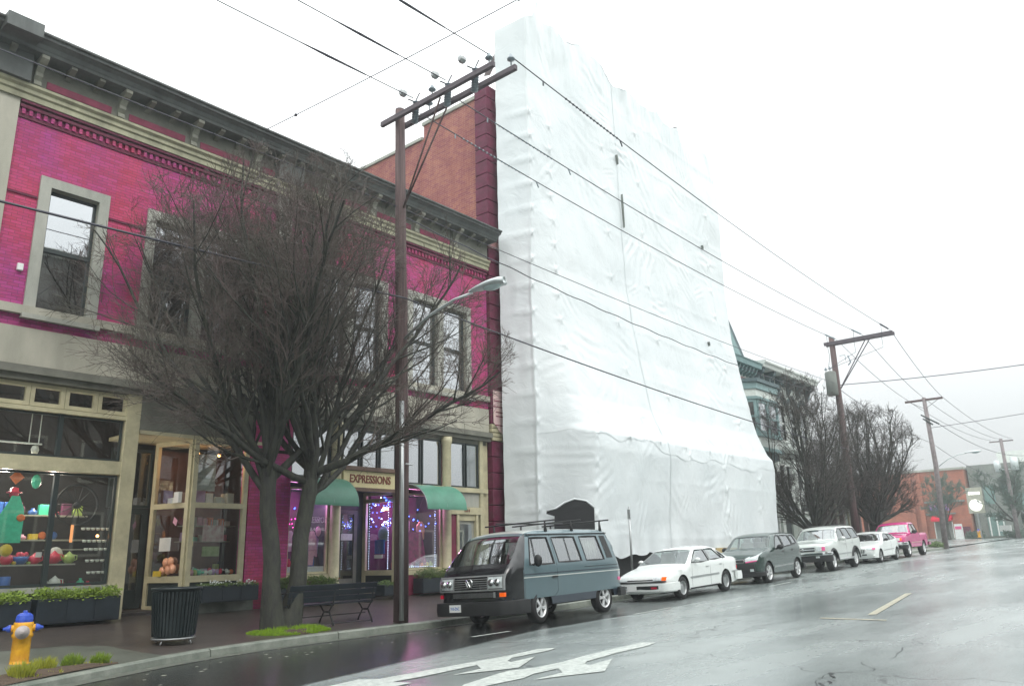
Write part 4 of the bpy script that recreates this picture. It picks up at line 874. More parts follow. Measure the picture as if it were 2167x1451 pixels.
# moss and grass mound at the foot of the big tree
def tuft(b, c, r, h, n, rnd, flat=False):
    for k in range(n):
        a = rnd.random()*6.28; rr = r*math.sqrt(rnd.random()); x, y = c[0]+rr*math.cos(a), c[1]+rr*math.sin(a); hh = h*rnd.uniform(.5, 1.0)*(1-.45*(rr/r)**2); ln = rnd.uniform(.0, .5)*hh
        dx, dy = math.cos(a)*ln*(rr/r+.25)+rnd.gauss(0, .2)*hh*.3, math.sin(a)*ln*(rr/r+.25)+rnd.gauss(0, .2)*hh*.3; w_ = .007*rnd.uniform(.6, 1.4)*(1 if not flat else 1.3); pa = rnd.random()*6.28; ux, uy = math.cos(pa)*w_, math.sin(pa)*w_
        z = c[2]; b._a([(x-ux, y-uy, z), (x+ux, y+uy, z), (x+dx*.5+ux*.8, y+dy*.5+uy*.8, z+hh*.6), (x+dx, y+dy, z+hh), (x+dx*.5-ux*.8, y+dy*.5-uy*.8, z+hh*.6)], [(0, 1, 2, 3, 4)])
rnd = random.Random(4)
b = MB()
for k in range(60): a = rnd.random()*6.28; r_ = rnd.random()**.6; cx, cy = 9.75+.85*r_*math.cos(a), 14.15+.42*r_*math.sin(a); tuft(b, (cx, cy, sw_z(cx, cy)-.005), .12, .13*(1.3-r_*.6), 110, rnd, True)
tag(b.build('grass_mound', 'moss'), 'bright green grass growing round the foot of the large bare tree', 'grass', kind='stuff')
b = MB(); b.smooth = True; b.lathe((9.8, 14.3, sw_z(9.8, 14.3)-.04), [(.62, 0), (.5, .05), (.3, .075), (0, .08)], 20); tag(b.build('tree_pit', 'soil'), kind='structure')
for (x, y, s_, m_, lab) in ((4.6, 12.35, 1.0, 'leaf_yellow', 'tuft of yellow-green grass just right of the hydrant base'), (4.98, 12.42, .95, 'leaf_lime', 'bright lime grass tuft, middle of the three by the kerb'), (5.36, 12.42, .85, 'leaf_lime', 'small round lime tuft, rightmost by the kerb'), (4.15, 11.85, 1.1, 'leaf_yellow', 'straggly yellowing grass tuft in front of the hydrant'), (3.75, 12.3, 1.2, 'leaf_yellow', 'dry yellow shrub at the left frame edge below the hydrant')):
    b = MB(); tuft(b, (x, y, sw_z(x, y)+.02), .13*s_, .23*s_, 420, rnd); tag(b.build('grass_tuft', m_), lab, 'plant', 'grass tufts in the kerbside bed')
b = MB()
for k in range(40): x = rnd.uniform(3.2, 5.5); y = kerb_y(x)+rnd.uniform(.2, .7); tuft(b, (x, y, sw_z(x, y)+.01), .05, .08, 8, rnd)
tag(b.build('bed_weeds', 'leaf_yellow'), 'thin dry weeds scattered over the soil bed', 'weeds', kind='stuff')

# ------------------------------------------------------------------ hydrant, bin, bench, planters
def hydrant(x, y, z, s, lab, full=True):
    t = thing('fire_hydrant', lab, 'fire hydrant', (x, y, z))
    b = MB(); b.lathe((x, y, z), [(.2*s, 0), (.2*s, .035*s), (.195*s, .05*s), (.135*s, .06*s), (.13*s, .1*s), (.128*s, .42*s), (.15*s, .45*s), (.15*s, .48*s), (.135*s, .5*s), (.14*s, .62*s), (.13*s, .66*s)], 24); b.build('barrel', 'hydrant_yellow', t)
    b = MB(); b.lathe((x, y, z), [(.125*s, .661*s), (.127*s, .70*s), (.115*s, .76*s), (.08*s, .79*s), (.035*s, .80*s), (.03*s, .83*s), (0, .835*s)], 10, smooth=False); b.build('bonnet', 'hydrant_blue', t)
    d = Vector((-.36, -.93, 0)) if full else Vector((0, -1, 0)); sd_ = Vector((-d.y, d.x, 0)); c = Vector((x, y, z+.52*s))
    b = MB(); b.tube([c+d*.08*s, c+d*.17*s], .095*s, 18); b.build('steamer_outlet', 'hydrant_yellow', t)
    b = MB(); b.tube([c+d*.171*s, c+d*.21*s], .10*s, 18); b.tube([c+d*.21*s, c+d*.225*s], .075*s, 18); b.tube([c+d*.22*s, c+d*.26*s], .022*s, 5); b.build('steamer_cap', 'hydrant_cap', t)
    for sg in (1, -1):
        b = MB(); cc = c+Vector((0, 0, .05*s)); b.tube([cc+sd_*sg*.1*s, cc+sd_*sg*.17*s], .055*s, 12); b.build('hose_outlet', 'hydrant_yellow', t)
        b = MB(); b.tube([cc+sd_*sg*.165*s, cc+sd_*sg*.2*s, cc+sd_*sg*.235*s, cc+sd_*sg*.275*s], [.06*s, .055*s, .03*s, .018*s], 8); b.build('hose_cap', 'hydrant_blue', t)
    return t
hydrant(4.62, 13.35, sw_z(4.62, 13.35)+.0, .93, 'yellow fire hydrant with blue caps in the kerbside planting bed')
hydrant(92, 17.2, 2.05, 1.0, 'distant small yellow fire hydrant on the far pavement', False)
LB = thing('litter_bin', 'round black slatted metal litter bin on short legs', 'litter bin', (7.35, 14.2, sw_z(7.35, 14.2)))
bz = sw_z(7.35, 14.2)
b = MB(); b.lathe((7.35, 14.2, bz), [(.335, .1), (.34, .12), (.40, .9), (.43, .91), (.43, .94), (.36, .94), (.35, .9)], 32); b.build('drum', 'bin_black', LB)
for k in range(40):
    a = 2*math.pi*k/40; ca, sa = math.cos(a), math.sin(a)
    b = MB(); b.obox((7.35+.383*ca, 14.2+.383*sa, bz+.5), (ca*.006, sa*.006, 0), (-sa*.018, ca*.018, 0), (ca*.028, sa*.028, .37)); b.build('slat', 'bin_black', LB)
b = MB(); b.lathe((7.35, 14.2, bz), [(.36, .075), (.37, .09), (.36, .105), (.33, .09)], 32); b.build('base_ring', 'metal_grey', LB)
for k in range(4):
    a = k*math.pi/2+.5; MB().tube([(7.35+.3*math.cos(a), 14.2+.3*math.sin(a), bz+.09), (7.35+.36*math.cos(a), 14.2+.36*math.sin(a), bz)], .014, 6).build('leg', 'metal_grey', LB)
MB().lathe((7.35, 14.2, bz), [(.34, .86), (.0, .84)], 24).build('liner', 'dark', LB)
# bench seen from behind
BN = thing('bench', 'long dark slatted bench with cast iron legs beside the pole', 'bench', (10.85, 14.35, sw_z(10.85, 14.35)))
bx0, bx1, by, bz = 9.75, 12.0, 14.32, sw_z(10.9, 14.3)
for k, (yy, zz, ay, az) in enumerate([(by-.02, .55, .25, 1), (by-.05, .67, .25, 1), (by-.08, .79, .25, 1)]):
    b = MB(); b.obox(((bx0+bx1)/2, yy, bz+zz), ((bx1-bx0)/2, 0, 0), (0, .014, .004), (0, -.015, .052)); b.build('back_slat', 'planter_dark', BN)
for k in range(5):
    b = MB(); b.box(bx0, bx1, by+.03+k*.088, by+.10+k*.088, bz+.43, bz+.46); b.build('seat_slat', 'planter_dark', BN)
for x in (bx0+.05, (bx0+bx1)/2, bx1-.08):
    b = MB()
    b.tube([(x, by-.08, bz+.86), (x, by-.02, bz+.46), (x, by+.12, bz+.28), (x, by+.0, bz+.1), (x, by-.04, bz)], .02, 6); b.tube([(x, by+.46, bz+.43), (x, by+.3, bz+.27), (x, by+.42, bz+.1), (x, by+.46, bz)], .02, 6)
    b.tube([(x, by+.12, bz+.27), (x, by+.3, bz+.27)], .022, 6); b.tube([(x, by-.02, bz+.42), (x, by+.47, bz+.42)], .018, 6)
    b.tube([(x, by-.06, bz+.68), (x, by+.15, bz+.7), (x, by+.4, bz+.68), (x, by+.46, bz+.6), (x, by+.42, bz+.45)], .016, 6)
    b.build('leg', 'black_plastic', BN)
b = MB(); b.tube([(bx0+.05, by+.2, bz+.2), (bx1-.08, by+.2, bz+.2)], .012, 5); b.tube([(bx0+.05, by+.02, bz+.04), (bx1-.08, by+.02, bz+.04)], .012, 5); b.build('stretcher', 'black_plastic', BN)
def foliage(b, x0, x1, y0, y1, z0, h, n, rnd, s=.035):
    for k in range(n):
        x, y = rnd.uniform(x0, x1), rnd.uniform(y0, y1); z = z0+h*rnd.random()**.8*(.6+.5*noise.noise(Vector((x*3, y*3, 1))))
        d = Vector((rnd.gauss(0, 1), rnd.gauss(0, 1)-.4, rnd.gauss(.6, .6))).normalized(); a = d.orthogonal().normalized()*s*.35; L = d*s*rnd.uniform(.8, 1.8); p = Vector((x, y, z)); b._a([p, p+L*.5+a, p+L, p+L*.5-a], [(0, 1, 2, 3)])
def planter(x0, x1, y0, y1, z0, z1, lab, m, h=.3, n=1500, box=True, grp=None):
    t = thing('planter_box', lab, 'planter', ((x0+x1)/2, (y0+y1)/2, z0), group=grp)
    b = MB(); b.box(x0, x1, y0, y1, z0, z1); b.build('box', 'planter_dark', t, bevel=.01)
    nn = int((x1-x0)/.45)
    for k in range(nn):
        a = x0+(x1-x0)*k/nn; b = MB(); b.box(a+.02, x0+(x1-x0)*(k+1)/nn-.02, y0-.012, y0-.001, z0+.04, z1-.04); b.build('panel', 'planter_dark', t)
    b = MB(); foliage(b, x0+.03, x1-.03, y0-.04, y1, z1-.05, h, n, rnd, .05); b.build('foliage', m, t); return t
planter(3.9, 5.95, YF-.55, YF-.1, .42, .86, 'long dark planter with lime foliage under the left shop window, nearest the frame edge', 'leaf_lime', .34, 2600)
planter(6.05, 7.6, YF-.55, YF-.1, .42, .88, 'dark planter with lime foliage under the left shop window, beside the post', 'leaf_lime', .32, 2400)
planter(9.35, 10.75, YF-.55, YF-.15, .62, .98, 'long dark planter with small pale flowers below the display window', 'leaf_green', .12, 700)
planter(11.2, 12.2, YF-.5, YF-.1, .5, .85, 'dark planter with bushy green plants behind the tree trunk', 'leaf_green', .42, 2200)
planter(12.3, 13.1, YF-.5, YF-.1, .5, .8, 'small dark planter with mossy plants left of the shop door', 'leaf_green', .45, 1800)
planter(16.0, 17.3, YF-.5, YF-.1, .5, .9, 'dark planter with green shrub below the right EXPRESSIONS window', 'leaf_green', .4, 2000)
planter(14.6, 15.4, YF-.5, YF-.1, .5, .78, 'low dark planter right of the shop door behind the pole', 'leaf_green', .2, 500)
b = MB()
for k in range(60): x, y = rnd.uniform(9.4, 10.7), rnd.uniform(YF-.5, YF-.2); b.ball((x, y, .98+rnd.uniform(0, .1)), .018, 5)
tag(b.build('small_flowers', 'white_paint'), 'tiny white flowers in the planter below the display window', 'flowers', kind='stuff')
# sign post and A-board etc
t = thing('sign_post', 'thin bare metal signpost rising behind the white sedan', 'signpost', (22.2, 14, .35)); MB().tube([(22.2, 14, .3), (22.25, 14, 2.9)], .035, 8).build('post', 'metal_grey', t)
MB().box(22.21, 22.23, 13.95, 14.05, 2.5, 2.8).build('plate', 'metal_grey', t)

# ------------------------------------------------------------------ goods in the shop windows
def item(name, b, m, lab, cat, group=None): return tag(b.build(name, m), lab, cat, group)
for nm, col in (('mint', (.08, .62, .38)), ('redpink', (.75, .04, .10)), ('orange', (.85, .22, .06)), ('yellow_g', (.75, .55, .05)), ('blue_g', (.05, .16, .50)), ('lilac', (.5, .35, .6)), ('pale', (.75, .78, .72)), ('pink_soft', (.85, .45, .58)), ('lime_g', (.4, .55, .12)), ('peach', (.85, .42, .25)), ('glassy', (.45, .55, .52))):
    mat(nm, col, .4, var=.15, vs=14, coat=.3)
YI = YF+.3
def teapot(x, z, s, m, lab):
    t = thing('teapot', lab, 'teapot', (x, YI, z)); b = MB(); b.lathe((x, YI, z), [(.04*s, 0), (.075*s, .03*s), (.09*s, .08*s), (.07*s, .13*s), (.035*s, .15*s), (.03*s, .16*s), (.012*s, .175*s), (0, .19*s)], 14); b.build('body', m, t)
    MB().tube([(x-.07*s, YI, z+.06*s), (x-.12*s, YI, z+.1*s), (x-.14*s, YI, z+.14*s)], [.02*s, .014*s, .01*s], 6).build('spout', m, t)
    MB().tube([(x+.06*s, YI, z+.13*s), (x+.12*s, YI, z+.12*s), (x+.12*s, YI, z+.06*s), (x+.07*s, YI, z+.04*s)], .009*s, 6).build('handle', m, t)
teapot(5.7, 1.53, 1.3, 'redpink', 'small red teapot, leftmost on the middle shelf of the left shop window')
teapot(6.2, 1.53, 1.2, 'redpink', 'red teapot under a white card left of the window mullion')
teapot(6.56, 1.53, 1.4, 'redpink', 'red teapot right of the window mullion')
teapot(6.84, 1.53, 1.3, 'lime_g', 'pale green teapot at the right end of the middle shelf')
teapot(6.62, 1.06, 1.3, 'pale', 'white teapot on the bottom shelf right of the mullion')
def bowl(x, z, r, m, lab): b = MB(); b.lathe((x, YI, z), [(r*.4, 0), (r*.8, .4*r), (r, r), (r*.96, r), (r*.7, r*.4), (0, r*.2)], 18); return item('bowl', b, m, lab, 'bowl')
bowl(5.95, 1.53, .15, 'blue_g', 'large blue bowl heaped with red fruit on the middle shelf')
b = MB()
for k in range(9): b.ball((5.95+.09*math.cos(k*2.4)*(k % 3)/2, YI+.06*math.sin(k*2.4), 1.70+.02*(k % 2)), .05, 8)
item('fruit_heap', b, 'redpink', 'red fruit heaped in the large blue bowl', 'fruit')
bowl(5.84, 1.53, .06, 'yellow_g', 'little yellow bowl before the blue bowl'); bowl(6.1, 1.53, .05, 'lime_g', 'little green bowl right of the blue bowl')
b = MB(); b.lathe((5.72, YI, 1.06), [(.09, 0), (.1, .02), (.1, .24), (.09, .25)], 14); item('canister', b, 'blue_g', 'blue patterned canister on the bottom shelf at the left', 'canister')
b = MB(); b.ball((5.64, YI-.1, 1.8), .12, 12, (1, .4, 1)); item('ornament', b, 'yellow_g', 'yellow round plate hanging below the mint apron', 'plate')
b = MB(); b.lathe((6.62, YI+.1, 1.72), [(.0, -.02), (.13, .0), (.14, .02)], 18, axis='Y'); item('plate', b, 'pale', 'white plate standing on edge behind the teapots', 'plate')
b = MB(); b.box(6.17, 6.28, YI-.12, YI-.11, 1.66, 1.76); item('price_card', b, 'white_paint', 'small white card above the red teapot', 'card')
# mint apron hanging
AP = thing('apron', 'mint green apron with orange pocket hanging in the left shop window', 'apron', (5.6, YI, 2))
b = MB(); P = [(5.36, 1.94), (5.87, 1.94), (5.88, 2.45), (5.86, 2.6), (5.8, 2.74), (5.76, 2.84), (5.62, 2.84), (5.58, 2.72), (5.47, 2.5), (5.42, 2.4)]
b.prism([(x, YI-.1, z) for x, z in P], (0, .03, 0)); b.build('cloth', 'mint', AP); b = MB(); b.ball((5.82, YI-.115, 2.42), .08, 10, (1, .2, .9)); b.build('pocket', 'orange', AP)
b = MB(); b.ball((5.68, YI, 2.88), .09, 10); b.lathe((5.68, YI, 2.9), [(.14, 0), (.14, .02), (.08, .03), (.07, .1), (0, .12)], 12); item('red_hat', b, 'redpink', 'red hat above the mint apron', 'hat')
for (x, z, m_, lab) in ((5.64, 3.2, 'orange', 'orange diamond hanging near the top of the left window'), (6.0, 3.16, 'mint', 'turquoise hanging ornament beside the orange diamond')):
    b = MB(); b.prism([(x-.12, YI-.15, z), (x, YI-.15, z-.14), (x+.14, YI-.15, z), (x, YI-.15, z+.13)], (0, .03, 0)) if m_ == 'orange' else b.ball((x, YI-.15, z-.03), .12, 10, (.75, .3, 1.2)); item('hanging_ornament', b, m_, lab, 'ornament')
# wheel standing in the window
WH = thing('spoked_wheel', 'dark spoked wheel standing behind the left window glass', 'wheel', (7.0, YI+.3, 2.6))
b = MB(); rg = [(7.0+.42*math.cos(a), YI+.3, 2.72+.42*math.sin(a)) for a in [2*math.pi*k/28 for k in range(29)]]; b.tube(rg, .025, 6); b.build('rim', 'dark', WH)
for k in range(14): a = 2*math.pi*k/14; MB().tube([(7.0, YI+.3, 2.72), (7.0+.42*math.cos(a), YI+.3, 2.72+.42*math.sin(a))], .011, 5).build('spoke', 'dark', WH)
MB().lathe((7.0, YI+.25, 2.72), [(.07, 0), (.07, .1)], 10, axis='Y').build('hub', 'dark', WH)
k = 0
for row, (z, n_) in enumerate(((2.25, 6), (2.0, 5), (1.83, 5), (1.60, 4), (1.36, 4))):
    for q in range(n_):
        x = 7.58-q*.10-(.05 if row % 2 else 0); b = MB(); b.lathe((x, YI+.05, z), [(.0, -.055), (.035, -.05), (.045, 0), (.038, .0), (.0, -.045)], 10)
        tag(b.build('hanging_cup', 'pale'), 'white hanging cup, '+['top', 'second', 'third', 'fourth', 'lowest'][row]+' row, '+['nearest the post', 'second from the post', 'third from the post', 'fourth from the post', 'fifth from the post', 'sixth from the post'][q], 'cup', 'white cups hung in rows in the left shop window')
b = MB(); b.ball((7.38, YI+.05, 2.08), .03, 8); mat('bulb_warm', (1, .5, .2), .5, emit=(1, .42, .12), es=9); item('window_bulb', b, 'bulb_warm', 'small glowing bulb among the white cups', 'lamp')
b = MB(); b.box(6.83, 6.87, YI, YI+.05, 1.95, 2.3); mat('glow_soft', (.8, .35, .15), .6, emit=(1, .35, .1), es=.5); item('lit_candle', b, 'glow_soft', 'warm lit candle left of the white cups', 'candle')
b = MB(); b.box(5.8, 5.815, YI-.05, YI-.03, 3.9, 4.5); b.box(5.98, 5.995, YI-.05, YI-.03, 3.9, 4.5); b.box(5.0, 6.05, YI-.06, YI-.02, 3.88, 3.91); b.ball((5.95, YI, 3.78), .08, 8, (1, .6, 1.3)); item('hanging_shelf', b, 'pale', 'white rod hung on cords behind the upper left panes', 'hanging rod')
# display window of the left shop
def box_item(x0, x1, z0, h, m, lab, y=YF+.28, nm='gift_box', cat='box', grp='boxes on the ledge of the display window'):
    b = MB(); b.box(x0, x1, y-.06, y+.06, z0, z0+h); return tag(b.build(nm, m, bevel=.008), lab, cat, grp)
for x0, x1, h, m_, lab in ((9.33, 9.68, .3, 'lilac', 'large lilac print box on the ledge, beside the mullion'), (9.7, 9.88, .24, 'pale', 'pale box with small flower on the ledge right of the lilac one'), (9.95, 10.18, .16, 'glassy', 'grey-green low box on the ledge'), (10.25, 10.42, .26, 'glassy', 'tall grey box at the right end of the ledge')): box_item(x0, x1, 2.82, h, m_, lab)
for (u, h, m_, lab) in ((.25, .14, 'pale', 'small pale box on the ledge in the entrance, left'), (.55, .13, 'pale', 'small pale box on the ledge in the entrance, middle'), (.8, .24, 'white_paint', 'tall white card on the ledge in the entrance')):
    b = MB(); c = Vector((9.1-.25*u+.1, YF+.1+1.0*(1-u), 2.82)); b.box(c.x, c.x+.08, c.y-.13, c.y+.1, c.z, c.z+h); item('gift_box', b, m_, lab, 'box')
b = MB(); b.prism([(9.65, YF+.16, 1.95), (10.18, YF+.16, 1.95), (10.18, YF+.16, 2.32), (9.65, YF+.16, 2.32)], (0, .02, 0)); b.tube([(9.70, YF+.17, 2.32), (9.70, YF+.17, 2.45)], .02, 5); b.tube([(9.85, YF+.17, 2.32), (9.85, YF+.17, 2.45)], .02, 5); b.tube([(10.00, YF+.17, 2.32), (10.00, YF+.17, 2.45)], .02, 5); b.tube([(10.13, YF+.17, 2.32), (10.13, YF+.17, 2.45)], .02, 5)
mat('floral', (.70, .66, .62), .7, col2=(.45, .22, .22), vs=9); item('floral_cloth', b, 'floral', 'pale floral cloth pegged in the display window', 'cloth')
mat('green_print', (.16, .28, .08), .7, col2=(.4, .5, .25), vs=14)
b = MB(); b.box(9.68, 10.1, YF+.18, YF+.2, 1.62, 1.84); item('green_picture', b, 'green_print', 'green print below the floral cloth', 'picture')
b = MB(); b.box(9.3, 9.42, YF+.14, YF+.15, 1.85, 1.95); item('yellow_label', b, 'yellow_g', 'small yellow label beside the green print', 'label card')
rnd = random.Random(9)
for k in range(26):
    x = 9.38+1.15*(k % 13)/13+rnd.uniform(-.02, .02); y = YF+.2+.18*(k//13); m_ = rnd.choice(['redpink', 'pale', 'mint', 'orange', 'glassy', 'pink_soft', 'lilac', 'dark', 'lime_g'])
    b = MB(); b.ball((x, y, 1.26+.03*(k//13)), rnd.uniform(.035, .065), 8, (1, 1, rnd.uniform(.8, 1.4))); tag(b.build('trinket', m_), m_.replace('_', ' ').replace('redpink', 'red').replace('glassy', 'grey').replace(' g', ' green')+' round trinket, %s from the left in the %s line on the display floor' % (['first', 'second', 'third', 'fourth', 'fifth', 'sixth', 'seventh', 'eighth', 'ninth', 'tenth', 'eleventh', 'twelfth', 'last'][k % 13], ['front', 'back'][k//13]), 'ornament', 'round trinkets in the display window')
b = MB(); b.box(8.98, 9.0, YF+.35, YF+.85, 1.75, 2.05); item('white_notice', b, 'white_paint', 'white notice in the entrance side window', 'notice')
b = MB(); b.prism([(9.03, YF+.2, 2.42), (9.03, YF+.35, 2.5), (9.03, YF+.4, 2.38), (9.03, YF+.25, 2.3)], (.01, 0, 0)); item('tilted_card', b, 'pink_soft', 'small tilted pink and white card on the entrance side glass', 'card')
for k, (y, z) in enumerate(((.75, 1.32), (.5, 1.34), (.3, 1.36), (.62, 1.5), (.42, 1.52))):
    b = MB(); b.ball((9.0+.06, YF+y, z), .12, 9, (.6, 1, .9)); tag(b.build('peach_cushion', 'peach'), 'peach cushion in the entrance side window, '+['deepest of the lower three', 'middle of the lower three', 'outermost of the lower three', 'inner one of the upper pair', 'outer one of the upper pair'][k], 'cushion', 'peach cushions in the entrance side window')
b = MB(); b.box(8.95, 8.97, YF+.62, YF+.98, 1.2, 1.32); item('yellow_sign', b, 'yellow_g', 'small yellow sign low in the entrance side window', 'sign')
b = MB(); b.box(9.32, 9.85, YF+.13, YF+.14, 3.1, 3.95); mat('banner_grey', (.45, .5, .47), .7, var=.2); PB = thing('window_banner', 'translucent grey banner with lettering in the display window', 'banner', (9.6, YF+.13, 3.1)); b.build('cloth', 'banner_grey', PB)
text_obj('Supporting\nHandmade and\nImported arts', .10, (9.6, YF+.125, 3.35), FACE_S, 'white_paint', PB, depth=.001)
for x in (9.55, 10.1):
    b = MB(); b.lathe((x, YF+.5, 4.02), [(.0, .1), (.03, .1), (.06, .0), (.05, .0)], 10); t = thing('spot_lamp', 'lit spotlight at the top of the display window'+(', left one' if x < 9.8 else ', right one'), 'spotlight', (x, YF+.5, 4)); b.build('shade', 'dark', t); MB().ball((x, YF+.47, 4.0), .04, 8).build('bulb', 'bulb_warm', t)
    ld = bpy.data.lights.new('spot_glow', 'POINT'); ld.energy = 6; ld.color = (1, .55, .3); ld.shadow_soft_size = .05; lo = bpy.data.objects.new('spot_glow', ld); lo.location = (0, 0, -.12); COL.objects.link(lo); lo.parent = t
# EXPRESSIONS windows: dress, lights, lettering
mat('bulb_blue', (.1, .2, 1), .4, emit=(.05, .12, 1), es=7); mat('bulb_white', (.8, .85, 1), .4, emit=(.6, .7, 1), es=6); mat('bulb_pink', (1, .1, .5), .4, emit=(1, .04, .4), es=3)
def lights(nm, pts, m, lab):
    b = MB()
    for p in pts: b.ball(p, .007 if 'row of' in lab else .016, 6)
    return tag(b.build(nm, m), lab, 'string lights')
rnd = random.Random(2)
lights('string_lights', [(rnd.uniform(12.1, 13.0), YF+.2, rnd.uniform(2.75, 3.1)) for _ in range(16)], 'bulb_blue', 'blue string lights at the top of the window left of the shop door')
lights('string_lights', [(rnd.uniform(15.3, 15.36), YF+rnd.uniform(.15, 1.0), rnd.uniform(2.35, 3.2)) for _ in range(30)], 'bulb_blue', 'dense blue string lights hanging beside the shop door')
lights('string_lights', [(rnd.uniform(15.3, 15.36), YF+rnd.uniform(.15, 1.0), rnd.uniform(2.4, 3.2)) for _ in range(16)], 'bulb_white', 'white twinkle lights mixed among the blue ones beside the shop door')
lights('string_lights', [(rnd.uniform(15.6, 17.2), YF+.2, rnd.uniform(2.2, 2.9)) for _ in range(24)], 'bulb_blue', 'blue string lights in the window right of the pole')
lights('string_lights', [(15.30, YF+.2, 1.2+k*.07) for k in range(27)]+[(15.27, YF+1.0, 1.2+k*.07) for k in range(27)], 'bulb_white', 'row of tiny white lights framing the glass beside the shop door')
lights('string_lights', [(17.1, YF+.15, 1.2+k*.07) for k in range(27)]+[(15.6+k*.07, YF+.15, 1.22) for k in range(22)], 'bulb_white', 'row of tiny white lights framing the right window')
lights('string_lights', [(15.7+rnd.uniform(0, .3), YF+.3, rnd.uniform(2.0, 2.6)) for _ in range(9)], 'bulb_pink', 'pink lights low in the window right of the pole')
lights('string_lights', [(12.0+rnd.uniform(0, .4), YF+.5, rnd.uniform(2.2, 2.6)) for _ in range(7)], 'bulb_pink', 'pink lights in the window left of the shop door')
b = MB(); b.ball((15.3, YF+.4, 2.85), .05, 8); item('warm_bulb', b, 'bulb_warm', 'single warm bulb among the blue string lights', 'lamp')
b = MB(); b.ball((15.42, YF+.55, 2.15), .24, 14, (.2, 1, 1)); item('round_wreath', b, 'glassy', 'pale round wreath below the blue lights', 'wreath')
DR = thing('dress', 'pink dress on display in the window left of the shop door', 'dress', (12.5, YI, 1.4))
b = MB(); b.prism([(x, YI-.15, z) for x, z in [(12.33, 1.35), (12.73, 1.35), (12.76, 1.6), (12.86, 1.55), (12.82, 2.0), (12.75, 2.2), (12.4, 2.2), (12.36, 2.0), (12.28, 1.6), (12.34, 1.65)]], (0, .08, 0)); b.build('cloth', 'pink_soft', DR, bevel=.012)
mat('stripe', (.7, .72, .72), .6, col2=(.06, .06, .07), vs=16, stretch=(.1, .1, 1)); b = MB(); b.ball((12.42, YI-.1, 2.35), .12, 10, (1, .5, 1.1)); item('striped_scarf', b, 'stripe', 'black and white striped scarf beside the pink dress', 'scarf')
b = MB(); b.ball((12.9, YI-.1, 2.2), .09, 10, (1, .4, 1.5)); item('pink_slippers', b, 'pink_soft', 'pale pink slippers right of the dress', 'slippers')
sgn = thing('window_lettering', 'white lettering on the glass of the window left of the shop door', 'lettering', (12.5, YF+.06, 2.6))
text_obj('EXPRESSIONS', .22, (12.7, YF+.06, 2.48), FACE_S, 'white_paint', sgn, depth=.001, sx=.72)
text_obj('APPAREL & JEWELRY', .1, (12.68, YF+.06, 2.25), FACE_S, 'white_paint', sgn, depth=.001, sx=.95)
b = MB(); b.box(14.4, 14.8, YF+1.18, YF+1.19, 2.0, 2.18); item('door_notice', b, 'pale', 'pale notice hung on the glass of the shop door', 'notice')
b = MB(); b.prism([(16.0, YI, 1.25), (16.9, YI, 1.25), (16.7, YI, 2.2), (16.2, YI, 2.2)], (0, .1, 0)); mat('magenta_cloth', (.35, .01, .14), .7, var=.5, vs=8); item('magenta_dress', b, 'magenta_cloth', 'deep magenta dress in the window right of the pole', 'dress')
b = MB(); b.box(15.36, 15.4, YF+.45, YF+.85, 1.6, 2.0); item('blue_cloth', b, 'blue_g', 'folded blue cloth in the glass beside the shop door', 'cloth')
b = MB(); b.box(15.3, 15.32, YF+.45, YF+.8, 1.48, 1.58); item('small_notice', b, 'white_paint', 'small white notice low beside the shop door', 'notice')
for nm, loc_, e_, c_ in (('display_glow', (12.5, YF+.6, 2.9), 30, (.9, .35, .9)), ('display_glow', (15.9, YF+.6, 2.6), 22, (.5, .35, 1)), ('display_glow', (16.6, YF+.6, 2.9), 26, (1, .3, .7)), ('display_glow', (6.6, YF+.9, 3.1), 36, (1, .85, .7)), ('display_glow', (5.6, YF+.7, 3.2), 32, (1, .9, .8))):
    ld = bpy.data.lights.new(nm, 'POINT'); ld.energy = e_; ld.color = c_; ld.shadow_soft_size = .08; lo = bpy.data.objects.new(nm, ld); lo.location = loc_; COL.objects.link(lo)

# crowded stock on the back shelves
ORD = ['first', 'second', 'third', 'fourth', 'fifth', 'sixth', 'seventh', 'eighth', 'ninth', 'tenth', 'eleventh', 'twelfth', 'thirteenth', 'fourteenth']
rnd = random.Random(77); CN = {'redpink': 'red', 'pale': 'white', 'mint': 'mint', 'orange': 'orange', 'glassy': 'grey', 'pink_soft': 'pink', 'lilac': 'lilac', 'yellow_g': 'yellow', 'blue_g': 'blue', 'lime_g': 'lime', 'stucco': 'cream', 'dark_frame': 'black', 'plum': 'plum'}
def stock(x0, x1, n, y, z, where, hmax=.22, bl=.5):
    for k in range(n):
        x = x0+(x1-x0)*(k+.5)/n+rnd.uniform(-.02, .02); m_ = rnd.choice(list(CN)); w_ = (x1-x0)/n*.42; h = rnd.uniform(.4, 1)*hmax; r_ = rnd.random(); b = MB()
        if r_ < bl: b.box(x-w_, x+w_, y-.05, y+.05, z, z+h); nm = 'stock_box'; kind = 'box'; bv = .006
        elif r_ < bl+.3: b.lathe((x, y, z), [(w_*.7, 0), (w_, h*.3), (w_*.9, h*.6), (w_*.35, h*.8), (w_*.4, h)], 12); nm = 'vase'; kind = 'vase'; bv = 0
        else: b.lathe((x, y+.03, z+w_), [(0, -.01), (w_*.7, 0), (w_, .02)], 14, axis='Y'); nm = 'dish'; kind = 'dish'; bv = 0
        tag(b.build(nm, m_, bevel=bv), '%s %s, %s from the left on the %s' % (CN[m_], kind, ORD[k], where), kind, 'stock in the shop windows')
stock(5.1, 6.9, 9, YF+1.1, 2.03, 'lower back shelf of the left window')
stock(5.1, 7.3, 10, YF+1.1, 2.53, 'upper back shelf of the left window', .25)
stock(6.6, 7.5, 5, YF+.62, 1.06, 'window floor right of the white teapot', .2)
stock(9.35, 10.5, 8, YF+.62, 1.97, 'middle shelf of the display window', .2)
